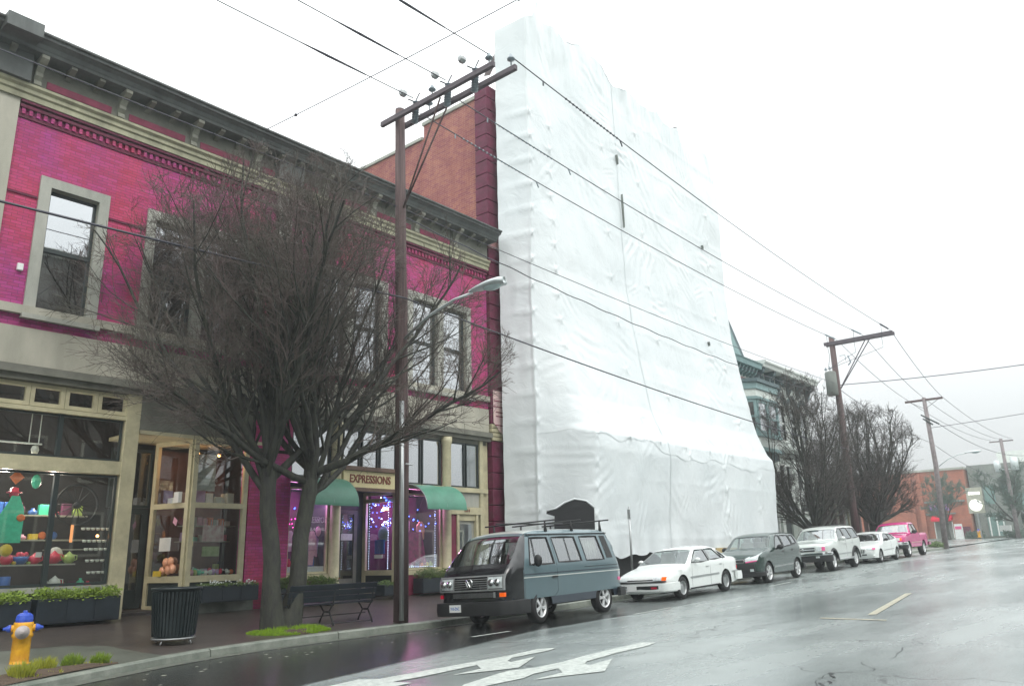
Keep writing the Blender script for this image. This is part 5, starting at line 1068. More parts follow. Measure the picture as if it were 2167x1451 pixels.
stock(9.35, 10.5, 7, YF+.40, 2.81, 'second line of the display ledge', .28, .8)
stock(9.35, 10.5, 8, YF+.62, 1.2, 'back line of the display floor', .3)
stock(11.95, 13.0, 6, YF+.5, 1.32, 'white plinth behind the pink dress', .25)
stock(15.6, 17.2, 8, YF+.35, 1.2, 'floor of the window right of the pole', .25)
b = MB(); b.box(9.3, 10.55, YF+.3, YF+.7, 2.30, 2.32); b.build('display_shelf', 'stucco', BR)
stock(9.35, 10.5, 8, YF+.5, 2.32, 'shelf behind the floral cloth', .2)
for k, (x, z, m_) in enumerate(((12.2, 2.0, 'pale'), (12.95, 1.9, 'lilac'), (16.2, 2.4, 'pink_soft'), (16.8, 2.3, 'peach'))):
    b = MB(); b.prism([(x-.13, YF+.45, z-.3), (x+.13, YF+.45, z-.3), (x+.16, YF+.45, z+.1), (x+.06, YF+.45, z+.22), (x-.06, YF+.45, z+.22), (x-.16, YF+.45, z+.1)], (0, .04, 0)); tag(b.build('hanging_garment', m_, bevel=.01), {'lilac': 'lilac', 'orange': 'orange', 'pale': 'white', 'pink_soft': 'pink', 'peach': 'peach'}[m_]+' garment hung '+['left of the pink dress', 'right of the pink dress', 'in the left half of the window past the pole', 'in the right half of the window past the pole'][k], 'garment', 'garments hung in the shop windows')

# ------------------------------------------------------------------ Victorian building beyond the wrap
VB = thing('victorian_building', 'pale green two-storey Victorian building with bracketed cornice and teal bay window', 'building', (43.5, YF, g(43)))
gz = g(43)
vh = []
VW = [(44.3, 45.3), (46.0, 47.0), (47.7, 48.7)]
for a, c in VW: vh.append((a, c, 7.5, 9.5))
GW = [(42.0, 43.2), (44.2, 45.4), (46.2, 47.2)]
b = MB(); wall_with_holes(b, 37.4, 49.3, 6.7, 11.2, vh, YF, YF+.3); b.build('upper_wall', 'vict_wall', VB)
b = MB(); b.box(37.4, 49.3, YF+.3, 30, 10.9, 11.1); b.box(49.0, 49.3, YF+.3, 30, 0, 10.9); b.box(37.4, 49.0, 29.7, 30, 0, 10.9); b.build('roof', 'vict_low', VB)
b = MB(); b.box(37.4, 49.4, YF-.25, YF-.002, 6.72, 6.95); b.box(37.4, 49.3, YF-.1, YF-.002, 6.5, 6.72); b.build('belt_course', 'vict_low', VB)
b = MB(); profile_x(b, 41.4, 49.5, [(YF, 11.2), (YF-.7, 11.2), (YF-.75, 11.35), (YF-.85, 11.45), (YF-.85, 11.55), (YF+.2, 11.6)]); b.build('cornice', 'vict_white', VB)
b = MB(); profile_x(b, 37.4, 41.35, [(YF, 11.0), (YF-.6, 11.0), (YF-.65, 11.2), (YF-.72, 11.3), (YF+.2, 11.35)]); b.build('cornice', 'teal', VB)
for x in (41.7, 43.2, 44.7, 46.2, 47.7, 49.2):
    b = MB(); b.prism([(x-.14, y, z) for y, z in [(YF, 11.19), (YF-.6, 11.19), (YF-.55, 10.95), (YF-.3, 10.8), (YF-.2, 10.45), (YF, 10.2)]], (.28, 0, 0)); b.build('bracket', 'teal_dark', VB)
    if x < 49:
        for q in (.45, .95): b = MB(); b.box(x+q-.17, x+q+.17, YF-.06, YF-.002, 10.72, 10.95); b.build('frieze_panel', 'teal_dark', VB)
for x in [37.6+.42*k for k in range(9)]:
    b = MB(); b.prism([(x, y, z) for y, z in [(YF, 10.99), (YF-.5, 10.99), (YF-.35, 10.7), (YF, 10.55)]], (.14, 0, 0)); b.build('bracket', 'teal', VB)
for x in [38+.5*k for k in range(7)]: b = MB(); b.box(x, x+.22, YF-.05, YF-.002, 10.15, 10.42); b.build('frieze_panel', 'rust_stone', VB)
b = MB(); b.box(37.5, 41.2, YF-.02, YF-.001, 9.9, 10.5); b.build('frieze', 'vict_pink', VB)
b = MB(); b.prism([(36.8, YF-.5, 11.36), (39.5, YF-.5, 11.36), (37.4, YF-.5, 13.8), (36.8, YF-.5, 13.8)], (0, 3.0, 0)); b.build('gable_roof', 'teal_dark', VB)
b = MB(); b.prism([(36.9, YF-.52, 11.36), (39.0, YF-.52, 11.36), (37.3, YF-.52, 13.3), (36.9, YF-.52, 13.3)], (0, -.03, 0)); b.build('gable_face', 'teal', VB)
# oriel
def oriel_poly(o): return [(38.7-o, YF), (39.3-o*.6, YF-.95-o), (42.0+o*.6, YF-.95-o), (42.9+o, YF)]
for z0, z1, o_, m_ in ((9.95, 10.15, .22, 'teal_dark'), (9.6, 9.95, .12, 'teal'), (9.2, 9.6, .04, 'vict_wall'), (9.05, 9.2, .1, 'teal'), (7.1, 7.25, .1, 'teal'), (6.55, 7.1, .02, 'vict_wall'), (6.35, 6.55, .1, 'teal'), (6.0, 6.35, -.15, 'teal_dark')):
    b = MB(); b.prism([(x, y, z0+.001) for x, y in oriel_poly(o_)], (0, 0, z1-z0-.002)); b.build('bay_moulding', m_, VB)
OP = oriel_poly(0)
for (x0, y0), (x1, y1) in zip(OP, OP[1:]):
    a = Vector((x0, y0, 0)); c = Vector((x1, y1, 0)); d = (c-a); L = d.length; d.normalize(); nr = Vector((d.y, -d.x, 0)); nw = 2 if L > 1.5 else 1
    for q in range(nw):
        s0, s1 = L*q/nw, L*(q+1)/nw; b = MB()
        for u0, u1, za, zb in ((s0, s0+.16, 7.25, 9.05), (s1-.16, s1, 7.25, 9.05), (s0+.16, s1-.16, 7.25, 7.42), (s0+.16, s1-.16, 8.9, 9.05), (s0+.16, s1-.16, 8.1, 8.2)):
            cc = a+d*(u0+u1)/2; cc.z = (za+zb)/2; b.obox(cc, d*((u1-u0)/2), nr*.05, (0, 0, (zb-za)/2))
        o = b.build('bay_window', 'teal', VB); p, r_ = a+d*(s0+.1), a+d*(s1-.1); b = MB(); b.quad((p.x, p.y, 7.4), (r_.x, r_.y, 7.4), (r_.x, r_.y, 8.9), (p.x, p.y, 8.9)); b.build('pane', 'glass_upper', o)
b = MB(); b.prism([(x, y, 7.26) for x, y in oriel_poly(-.15)], (0, 0, 1.7)); b.build('bay_interior', 'dark', VB)
for a, c in VW:
    b = MB(); b.frame(a-.12, c+.12, 7.38, 9.62, .12, YF-.06, YF+.1); wn = b.build('window', 'vict_white', VB)
    MB().box(a, c, YF+.02, YF+.07, 8.45, 8.55).build('sash', 'vict_white', wn); MB().quad((a, YF+.06, 7.5), (c, YF+.06, 7.5), (c, YF+.06, 9.5), (a, YF+.06, 9.5)).build('pane', 'glass_upper', wn)
    m_ = (a+c)/2; b = MB(); b.prism([(a-.3, YF-.2, 9.66), (m_, YF-.2, 10.1), (c+.3, YF-.2, 9.66), (c+.3, YF-.2, 9.8), (m_, YF-.2, 10.28), (a-.3, YF-.2, 9.8)], (0, .19, 0)); b.box(a-.3, a-.12, YF-.15, YF-.002, 9.35, 9.66); b.box(c+.12, c+.3, YF-.15, YF-.002, 9.35, 9.66); b.build('window_hood', 'teal_dark', wn)
# ground storey
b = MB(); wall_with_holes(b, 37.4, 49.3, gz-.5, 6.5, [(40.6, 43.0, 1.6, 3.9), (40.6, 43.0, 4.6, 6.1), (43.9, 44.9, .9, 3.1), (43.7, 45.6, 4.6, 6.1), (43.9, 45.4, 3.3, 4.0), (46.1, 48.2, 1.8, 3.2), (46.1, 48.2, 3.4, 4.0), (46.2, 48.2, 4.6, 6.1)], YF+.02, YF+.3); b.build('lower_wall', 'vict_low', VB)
for x in (38.2, 40.3, 43.2, 45.7, 48.6): b = MB(); b.box(x, x+.35, YF-.1, YF+.015, gz, 6.45); b.build('pilaster', 'vict_wall', VB)
for (x0, x1, z0, z1) in ((40.6, 41.8, 4.6, 6.1), (41.8, 43.0, 4.6, 6.1), (43.7, 44.65, 4.6, 6.1), (44.65, 45.6, 4.6, 6.1), (46.2, 47.2, 4.6, 6.1), (47.2, 48.2, 4.6, 6.1), (40.6, 43.0, 1.6, 3.9), (43.9, 45.4, 3.3, 4.0), (46.1, 47.15, 1.8, 3.2), (47.15, 48.2, 1.8, 3.2), (46.1, 48.2, 3.4, 4.0)):
    b = MB(); b.frame(x0, x1, z0, z1, .1, YF-.03, YF+.08); wn = b.build('window', 'vict_white', VB); MB().quad((x0, YF+.05, z0), (x1, YF+.05, z0), (x1, YF+.05, z1), (x0, YF+.05, z1)).build('pane', 'glass_upper', wn)
for x in (40.7, 41.4, 42.1, 43.8, 44.5, 46.3, 47.0, 47.7):
    b = MB(); b.frame(x, x+.6, 4.1, 4.5, .05, YF-.04, YF+.01); b.build('panel', 'teal_dark', VB)
b = MB(); b.box(40.4, 48.6, YF-.02, YF+.012, 4.02, 4.58); b.build('sign_band', 'vict_white', VB)
b = MB(); b.box(43.95, 44.85, YF+.1, YF+.15, .9, 3.1); b.build('door', 'dark_frame', VB)
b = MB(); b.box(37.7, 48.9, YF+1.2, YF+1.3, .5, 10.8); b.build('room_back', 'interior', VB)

# ------------------------------------------------------------------ low brown building with porch posts, hedge
LBd = thing('porch_building', 'low dark brown building with pale porch columns behind the bare trees', 'building', (55.5, YF, 1.2))
b = MB(); b.box(50.2, 61.6, YF+1.8, 28, 1.0, 4.7); b.build('wall', 'stucco', LBd)
b = MB(); b.prism([(50.0, YF-.1, 4.5), (50.0, YF+5, 6.4), (50.0, 28, 6.4), (50.0, 28, 4.4), (50, YF-.1, 4.4)], (11.8, 0, 0)); b.build('roof', 'brown_roof', LBd)
b = MB(); b.box(50.0, 61.8, YF-.15, YF+.1, 4.1, 4.395); b.build('fascia', 'brown_roof', LBd)
for x in (50.5, 51.9, 53.4, 56.6, 58.2, 60.0, 61.3): MB().box(x, x+.28, YF, YF+.28, 1.0, 4.1).build('porch_column', 'wood_pole', LBd)
for x0, x1 in ((50.9, 51.8), (52.3, 53.2), (58.8, 59.8)): b = MB(); b.frame(x0, x1, 2.0, 3.9, .1, YF+1.7, YF+1.79); wn = b.build('window', 'cream', LBd); MB().quad((x0, YF+1.76, 2), (x1, YF+1.76, 2), (x1, YF+1.76, 3.9), (x0, YF+1.76, 3.9)).build('pane', 'glass_shop', wn)
b = MB(); b.box(54.0, 56.2, YF+1.68, YF+1.79, 1.2, 3.8); b.build('door', 'dark', LBd)
b = MB(); rnd = random.Random(6)
b.box(47.5, 51.5, 15.3, 15.9, 1.1, 1.9); foliage(b, 47.4, 51.6, 15.1, 16.0, 1.2, 1.25, 3500, rnd, .12); tag(b.build('hedge', 'hedge'), 'clipped bright green hedge between the bare tree trunks', 'hedge')
b = MB(); foliage(b, 51.6, 60, 14.6, 15.6, 1.15, .7, 1500, rnd, .12); foliage(b, 60.5, 62.2, 13.9, 14.6, 1.25, .5, 700, rnd, .1); tag(b.build('low_shrub', 'leaf_green'), 'low green shrub on the pavement edge behind the pink pickup', 'shrub')
b = MB(); b.frame(61.2, 62.3, 1.35, 2.15, .06, 14.9, 15.0); b.box(61.26, 62.24, 14.93, 14.97, 1.41, 2.1); b.m[-6:] = [1]*6; tag(b.build('sandwich_board', ['white_paint', 'dark_frame']), 'white-framed dark sandwich board on the pavement behind the pickup', 'sandwich board')

# ------------------------------------------------------------------ far block across the side street
XF = 100
FB = thing('corner_building', 'low orange brick building at the end of the street with awning and sign', 'building', (XF, 26, 2))
b = MB(); b.box(XF, XF+12, 19.2, 44, 1.5, 9.5); b.build('wall', 'brick_far', FB)
b = MB(); b.box(XF-.15, XF+12.1, 19.1, 44, 9.502, 9.75); b.build('coping', 'trim_grey', FB)
for y in (23.9, 24.9): b = MB(); b.box(XF-.35, XF-.002, y-.25, y+.25, 1.9, 9.3); b.build('buttress', 'brick_far', FB)
b = MB(); b.box(XF-.3, XF-.002, 19.5, 23.6, 6.0, 6.18); b.box(XF-.25, XF-.002, 20.6, 23.6, 4.7, 4.85); b.build('ledge', 'far_grey', FB)
b = MB(); b.prism([(XF-1.1, 21.0, 4.2), (XF-.01, 21.0, 4.62), (XF-.01, 21.0, 4.15), (XF-1.1, 21.0, 3.95)], (0, 2.0, 0)); b.build('awning', 'red_lens', FB)
b = MB(); b.box(XF-.06, XF-.002, 21.1, 22.9, 2.1, 3.9); o = b.build('shopfront', 'far_grey', FB)
for y in (21.1, 22.0, 22.9): MB().box(XF-.1, XF-.062, y-.05, y+.05, 2.1, 3.9).build('post', 'vict_white', o)
b = MB(); b.box(XF-.1, XF-.01, 21.2, 23.2, 5.1, 5.8); mat('far_blue', (.12, .12, .45), .6, col2=(.5, .2, .25), vs=2); b.build('wall_sign', 'far_blue', FB)
b = MB(); b.box(XF-.1, XF-.01, 19.4, 20.9, 2.0, 3.3); b.build('low_wall', 'rust_stone', FB)
FC = thing('hazy_building', 'hazy grey-green building with a pale top right of the orange one', 'building', (XF+1, 14, 2))
b = MB(); b.box(XF+1, XF+14, -4, 19.0, 1.5, 9.9); b.build('wall', 'far_grey', FC)
b = MB(); b.box(XF+5, XF+14, -4, 16.5, 9.92, 11.5); b.build('upper_block', 'vict_white', FC)
for y in (15.4, 17.2): b = MB(); b.frame(0, 1, 0, 1, .1, 0, .1); b = MB(); b.box(XF+.9, XF+.998, y-.5, y+.5, 5.6, 7.6); b.build('window', 'far_teal', FC)
b = MB(); b.box(XF+.85, XF+.998, 13.2, 14.6, 2.4, 5.2); b.build('shopfront', 'glass_upper', FC); b = MB(); b.box(XF+.8, XF+.849, 12.9, 14.8, 5.25, 6.6); b.build('fascia_sign', 'far_teal', FC)
b = MB(); b.box(XF+.85, XF+.998, 16.2, 17.8, 2.2, 4.6); o = b.build('entrance', 'far_teal', FC)
for y in (16.3, 16.9, 17.6): MB().box(XF+.78, XF+.848, y-.06, y+.06, 2.2, 4.5).build('post', 'white_paint', o)
# clock sign
CS = thing('clock_sign', 'tall pale illuminated sign with a round clock face in the haze', 'sign', (96.5, 17.9, 2))
b = MB(); b.box(96.4, 96.6, 17.1, 18.6, 4.55, 7.2); b.build('cabinet', 'stucco', CS); b = MB(); b.box(96.3, 96.7, 17.75, 17.9, 1.9, 4.55); b.build('post', 'metal_grey', CS)
mat('clock_lit', (.9, .9, .85), .5, emit=(1, 1, .9), es=.5); MB().lathe((96.39, 17.85, 5.35), [(0, -.03), (.62, -.03), (.62, 0)], 24, axis='X').build('clock_face', 'clock_lit', CS)
MB().box(96.38, 96.398, 17.3, 18.4, 6.45, 6.75).build('lettering_band', 'clock_lit', CS)
b = MB(); b.tube([(96.35, 17.85, 5.35), (96.35, 18.1, 5.5)], .014, 4); b.tube([(96.35, 17.85, 5.35), (96.35, 17.7, 5.3)], .014, 4); b.build('clock_hands', 'dark_frame', CS)
b = MB(); b.prism([(94.6, 19.9, 1.95), (94.6, 19.1, 1.95), (94.6, 19.15, 3.5), (94.6, 19.85, 3.5)], (.25, 0, 0)); t = thing('standing_sign', 'white upright sign with a pink panel on the far pavement', 'sign', (94.7, 19.5, 2)); b.build('board', 'white_paint', t); MB().box(94.58, 94.598, 19.2, 19.8, 2.95, 3.25).build('panel', 'pink_lens', t)
b = MB(); b.box(95.5, 96.0, 14.9, 15.9, 2.6, 3.2); b.box(95.7, 95.8, 15.3, 15.4, 1.9, 2.6); item('street_box', b, 'white_paint', 'white box cabinet on the far pavement', 'cabinet')
for (x, y, r_, lab) in ((96, 14.6, 1.0, 'round bush below the white cabinet on the far pavement'), (97.5, 18.6, .8, 'small bush by the far brick wall')):
    b = MB(); foliage(b, x-r_, x+r_, y-r_, y+r_, 1.9, 1.1, 500, rnd, .22); tag(b.build('bush', 'far_green'), lab, 'bush')
make_tree('bare_tree', 'leafless tree in the haze right of the clock sign', (94, 14.2, 2), 7.6, 2.6, 9, seed=41, fork=1.6, tr=.2, dens=.8, lv3=4, twig=.03, m='far_green')
b = MB(); b.box(97, 112, -6, 44, 1.6, 2.09); tag(b.build('far_pavement', 'concrete'), kind='structure')
# buildings across the street (mirrored in the glass)
for (x0, x1, h, lab, nm) in ((-14, 21, 18.6, 'tall dark building opposite, seen mirrored in the upper windows', 'row_building'), (22, 60, 6.2, 'low dark row opposite, mirrored in the shop glass', 'opposite_building')):
    t = thing(nm, lab, 'building', ((x0+x1)/2, -12, 0)); MB().box(x0, x1, -22, -12, -.2, h).build('wall', 'opp_wall', t)
    MB().box(x0, x1, -12.5, -11.6, h+.002, h+.4).build('cornice', 'trim_grey', t)
    k = x0+1.5
    while k < x1-2:
        for z in ([2, 6, 10] if h > 10 else [1.2]): b = MB(); b.frame(k, k+1.6, z, z+2.4, .14, -12.0, -11.9); o = b.build('window', 'stucco', t); MB().quad((k, -11.95, z), (k+1.6, -11.95, z), (k+1.6, -11.95, z+2.4), (k, -11.95, z+2.4)).build('pane', 'dark_frame', o)
        k += 3.4
tag(sheet('far_side_pavement', [-30, 0, 20, 60, 100], [-12, -8], lambda x, y: g(x)+.14, 'concrete'), kind='structure')
# ------------------------------------------------------------------ parked vehicles
# local frame of a vehicle: x from front bumper (0) to tail (L), y across (-y is the street side), z up from the tyre contact
def densify(P, st=.11):
    o = []
    for a, c in zip(P, P[1:]):
        a, c = Vector(a), Vector(c); k = max(1, int((c-a).length/st)); o += [a+(c-a)*i/k for i in range(k)]
    return o+[Vector(P[-1])]
def smooth_path(P, it=1):     # light corner cutting
    for _ in range(it):
        Q = [P[0]]
        for a, c in zip(P, P[1:]):
            a, c = Vector(a), Vector(c); d = min(.05, (c-a).length*.25); u = (c-a).normalized(); Q += [a+u*d, c-u*d]
        P = Q+[Vector(P[-1])]
    return P
class Car:
    def __init__(s, name, label, X, Y, L, W, top, belt, roof, wheels, wr, sill, paint, tumble=.14, nose=.12, tail=.1, lower=.06, track_in=.02, paint2=None, split=None, group='vehicles parked along the kerb', yaw=0, roll=0, roofw=None):
        s.L, s.W, s.belt, s.roof, s.tumble, s.nose, s.tail, s.lower = L, W/2, belt, roof, tumble, nose, tail, lower
        s.wheels, s.wr, s.sill = wheels, wr, sill
        xc = X+L/2; pitch = math.atan2(g(X+wheels[1])-g(X+wheels[0]), wheels[1]-wheels[0])
        s.t = thing(name, label, 'van' if name == 'camper_van' else ('pickup truck' if name == 'pickup_truck' else 'car'), (X, Y, g(X+wheels[0])-wheels[0]*math.tan(pitch)-.010-.75*math.sin(R_(abs(roll or 2.0)))), (R_(-2.0 if not roll else roll), -pitch, R_(yaw)), group)
        s.top = top
    def S(s, x, z):
        w_ = s.W
        if z > s.belt: w_ -= s.tumble*((z-s.belt)/(s.roof-s.belt))**1.1
        else: w_ -= s.lower*((s.belt-z)/s.belt)**2
        if x < .55: w_ -= s.nose*((.55-x)/.55)**2
        if x > s.L-.5: w_ -= s.tail*((x-s.L+.5)/.5)**2
        return w_
    def body(s, mats, matfn, wins, ws, extra=[], rearw=None, crown=.035):
        """mats list; matfn(x,y,z)->index; wins: list of side window polygons; ws: (i0,i1) x-range of windscreen"""
        top = densify(smooth_path(s.top), .10)
        bot = []; ar = s.wr*1.17
        xs_ = [s.top[-1][0]]
        pts = [(s.top[-1][0], s.top[-1][1])]
        for wx in reversed(s.wheels):
            a0 = math.acos(min(1, max(-1, (s.wr-s.sill)/ar))) if ar > abs(s.wr-s.sill) else math.pi/2
            for k in range(15):
                a = -math.pi/2-a0*0+0; th = -a0+2*a0*k/14 if False else None
            hz = s.sill; dx = math.sqrt(max(0, ar*ar-(hz-s.wr)**2)); a1 = math.atan2(hz-s.wr, dx)
            for k in range(17):
                th = a1+(math.pi-2*a1)*k/16; pts.append((wx+ar*math.cos(th), s.wr+ar*math.sin(th)))
        pts.append((s.top[0][0], s.top[0][1]))
        bot = densify(pts, .14)[1:-1]
        loop = [Vector((p[0], p[1])) for p in top]+[Vector((p[0], p[1])) for p in bot]
        V = [v.copy() for v in loop]; n = len(V); E_ = [(i, (i+1) % n) for i in range(n)]
        def addpoly(P, closed=True, st=.12):
            P = [Vector(p) for p in P]; D = densify([*P, P[0]], st)[:-1] if closed else densify(P, st); b0 = len(V); V.extend(D); k = len(D)
            E_.extend([(b0+i, b0+(i+1) % k) for i in range(k if closed else k-1)])
        for wn in wins: addpoly(wn)
        for ex in extra: addpoly(ex, False)
        # interior points
        xx = .06
        while xx < s.L:
            zz = .2
            while zz < s.roof: V.append(Vector((xx+(.04 if int(zz*10) % 2 else 0), zz))); zz += .12
            xx += .16
        res = geometry.delaunay_2d_cdt(V, E_, [list(range(n))], 1, 1e-5)
        vo, fo = res[0], res[2]
        def inside(p, P):
            c = False; j = len(P)-1
            for i in range(len(P)):
                if (P[i][1] > p[1]) != (P[j][1] > p[1]) and p[0] < (P[j][0]-P[i][0])*(p[1]-P[i][1])/(P[j][1]-P[i][1])+P[i][0]: c = not c
                j = i
            return c
        b = MB(); b.smooth = True; tops = top
        def edge_round(x, z):
            d = min(((x-q[0])**2+(z-q[1])**2) for q in tops)**.5; r = .05
            return 0 if d >= r else (r-math.sqrt(max(0, r*r-(r-d)**2)))*.9
        P3 = [(v[0], v[1], s.S(v[0], v[1])-edge_round(v[0], v[1])) for v in vo]
        for sgn in (-1, 1):
            b0 = len(b.v); b.v += [(x, sgn*y, z) for x, z, y in P3]
            for f in fo:
                cx = sum(vo[i][0] for i in f)/3; cz = sum(vo[i][1] for i in f)/3
                if any(inside((cx, cz), wn) for wn in wins): continue
                ff = tuple(b0+i for i in f); ff = ff if sgn < 0 else ff[::-1]
                b.f.append(ff); b.m.append(matfn(cx, sgn, cz)); b.sm.append(True)
        # strip over the top
        cols = [-1, -.97, -.9, -.8, -.6, -.3, 0, .3, .6, .8, .9, .97, 1]; nc = len(cols); b0 = len(b.v)
        k = len(top)
        for i, p in enumerate(top):
            t = (top[min(i+1, k-1)]-top[max(0, i-1)]).normalized(); nx, nz = -t[1], t[0]
            w_ = s.S(p[0], p[1])-.045
            for c in cols:
                e = crown*(1-c*c)+.012*(1-abs(c)**12); fr = 0
                if p[0] < .5: fr = .0
                b.v.append((p[0]+nx*e-0, c*w_, p[1]+nz*e))
        ir = [q for q in range(1, nc-2)]
        for i in range(k-1):
            mx_, mz_ = (top[i][0]+top[i+1][0])/2, (top[i][1]+top[i+1][1])/2
            for j in range(nc-1):
                gl = ws and ws[0] < mx_ < ws[1] and mz_ > ws[2] and 1 <= j <= nc-3
                if rearw and rearw[0] < mx_ < rearw[1] and mz_ > rearw[2] and 1 <= j <= nc-3: gl = True
                if gl: continue
                b.f.append((b0+i*nc+j, b0+i*nc+j+1, b0+(i+1)*nc+j+1, b0+(i+1)*nc+j)); b.m.append(matfn(mx_, 0, mz_)); b.sm.append(True)
        bd = b.build('body', mats, s.t, local=True, merge=True)
        bm = bmesh.new(); bm.from_mesh(bd.data); bmesh.ops.recalc_face_normals(bm, faces=bm.faces)
        for e in bm.edges:
            if len(e.link_faces) == 2 and e.calc_face_angle(0) > R_(42): e.smooth = False
        bm.to_mesh(bd.data); bm.free(); s.bodyobj = bd; s.tops = top; s.crown = crown
        # windscreens
        for rng, nm in ((ws, 'windscreen'), (rearw, 'rear_window')):
            if not rng: continue
            b = MB(); b.smooth = True; idx = [i for i in range(k) if rng[0]-.12 < top[i][0] < rng[1]+.12 and top[i][1] > rng[2]-.1]; cc = [-.965, -.8, -.4, 0, .4, .8, .965]; vs = []
            for i in idx:
                p = top[i]; t = (top[min(i+1, k-1)]-top[max(0, i-1)]).normalized(); w_ = s.S(p[0], p[1])-.045
                for c in cc: e = crown*(1-c*c)+.002; vs.append((p[0]-t[1]*e, c*w_, p[1]+t[0]*e))
            m_ = len(cc); b._a(vs, [(i*m_+j, i*m_+j+1, (i+1)*m_+j+1, (i+1)*m_+j) for i in range(len(idx)-1) for j in range(m_-1)]); b.build(nm, s.glass, s.t, local=True)
        for wi, wn in enumerate(wins):
            for sgn in (-1, 1):
                b = MB(); b.smooth = True; D = densify([*[Vector(q) for q in wn], Vector(wn[0])], .1)[:-1]; c = sum(D, Vector((0, 0)))/len(D)
                def off(q, e, o): d_ = (q-c).normalized(); q = q+d_*e; return (q[0], sgn*(s.S(q[0], q[1])+o), q[1])
                m_ = len(D); vs = [off(q, .028, .004) for q in D]+[off(q, -.012, .004) for q in D]+[off(q, -.012, -.02) for q in D]
                b._a(vs, [(i, (i+1) % m_, m_+(i+1) % m_, m_+i) for i in range(m_)]+[(m_+i, m_+(i+1) % m_, 2*m_+(i+1) % m_, 2*m_+i) for i in range(m_)]); fr = b.build('window_frame', 'black_rubber', s.t, local=True)
                b = MB(); b.smooth = True; vs = [(q[0], sgn*(s.S(q[0], q[1])-.012), q[1]) for q in D]; b._a(vs, [tuple(range(m_)) if sgn < 0 else tuple(range(m_))[::-1]]); b.build('pane', s.glass, fr, local=True)
    def patch(s, nm, m, P, o=.006, both=True, th=.0, glassy=False):    # polygon on the side, proud by o
        r = None
        for sgn in ((-1, 1) if both else (-1,)):
            b = MB(); D = densify([*[Vector(q) for q in P], Vector(P[0])], .12)[:-1]; m_ = len(D)
            vs = [(q[0], sgn*(s.S(q[0], q[1])+o), q[1]) for q in D]+[(q[0], sgn*(s.S(q[0], q[1])-.03), q[1]) for q in D]
            b._a(vs, [tuple(range(m_))]+[(i, (i+1) % m_, m_+(i+1) % m_, m_+i) for i in range(m_)]); r = b.build(nm, m, s.t, local=True)
        return r
    def strip(s, nm, m, P, w_, o=.008, both=True):  # band following a side line
        for sgn in ((-1, 1) if both else (-1,)):
            b = MB(); D = densify([Vector(q) for q in P], .15); vs = []
            for i, q in enumerate(D):
                t = (D[min(i+1, len(D)-1)]-D[max(0, i-1)]).normalized(); nx, nz = -t[1]*w_/2, t[0]*w_/2
                for (e, oo) in ((-1, -.004), (-1, o), (1, o), (1, -.004)): x, z = q[0]+nx*e, q[1]+nz*e; vs.append((x, sgn*(s.S(x, z)+oo), z))
            b._a(vs, [(i*4+j, i*4+j+1, (i+1)*4+j+1, (i+1)*4+j) for i in range(len(D)-1) for j in range(3)]); b.build(nm, m, s.t, local=True)
    def nx(s, z):      # nose surface x at height z on the centre line
        best = None
        for a, c in zip(s.tops, s.tops[1:]):
            if min(a[1], c[1])-1e-6 <= z <= max(a[1], c[1])+1e-6 and a[0] < s.L*.35:
                t = 0 if abs(c[1]-a[1]) < 1e-6 else (z-a[1])/(c[1]-a[1]); return a[0]+(c[0]-a[0])*t
        return s.tops[0][0]
    def front(s, nm, m, y0, y1, z0, z1, o=.015, th=.05, z0b=None, z1b=None, parent=None):   # panel on the nose following its shape
        b = MB(); n = 6; vs = []; z0b = z0 if z0b is None else z0b; z1b = z1 if z1b is None else z1b
        for i in range(n+1):
            y = y0+(y1-y0)*i/n
            for j in range(4):
                zz0, zz1 = z0+(z0b-z0)*i/n, z1+(z1b-z1)*i/n; z = zz0+(zz1-zz0)*j/3; c = abs(y)/max(.1, s.S(0.05, z)); vs.append((s.nx(z)-s.crown*(1-c*c)-o, y, z))
        k = len(vs); vs += [(x+th, y, z) for x, y, z in vs]; fs = []
        for i in range(n):
            for j in range(3): fs.append((i*4+j, (i+1)*4+j, (i+1)*4+j+1, i*4+j+1))
            fs += [(i*4, i*4+k, (i+1)*4+k, (i+1)*4), (i*4+3, (i+1)*4+3, (i+1)*4+3+k, i*4+3+k)]
        for j in range(3): fs += [(j, j+1, j+1+k, j+k), (n*4+j, n*4+j+k, n*4+j+1+k, n*4+j+1)]
        b._a(vs, fs); return b.build(nm, m, parent or s.t, local=True)
    def bumper(s, m, z0, z1, dep, wrap=.55, y=None, nm='bumper', out=.03, tailend=False):
        b = MB(); ring = []; pr = [(0, z0), (dep*.9, z0+.01), (dep, (z0+z1)/2), (dep*.9, z1-.01), (0, z1)]
        W_ = s.S(.5, (z0+z1)/2)+out; path = []
        X0 = s.nx((z0+z1)/2) if not tailend else s.L
        sg = 1 if not tailend else -1
        r = .18
        path.append((X0+sg*max(wrap, r+.06), -W_)); path.append((X0+sg*(r+.02), -W_))
        for k in range(1, 6): a = math.pi/2*k/5; path.append((X0+sg*(r-r*math.sin(a))+.0, -W_+r-r*math.cos(a)))
        path.append((X0-sg*.03, 0)); q = [(x, -y_) for x, y_ in path[:-1]][::-1]; path += q
        vs = []; m_ = len(pr)
        for i, (x, y_) in enumerate(path):
            a, c = path[max(0, i-1)], path[min(len(path)-1, i+1)]; tx, ty = c[0]-a[0], c[1]-a[1]; l = math.hypot(tx, ty) or 1; nx_, ny_ = -ty/l*sg, tx/l*sg
            for d, z in pr: vs.append((x+nx_*d, y_+ny_*d, z))
        b.smooth = True; b._a(vs, [(i*m_+j, i*m_+j+1, (i+1)*m_+j+1, (i+1)*m_+j) for i in range(len(path)-1) for j in range(m_-1)]+[tuple(range(m_)), tuple((len(path)-1)*m_+j for j in range(m_))[::-1], ])
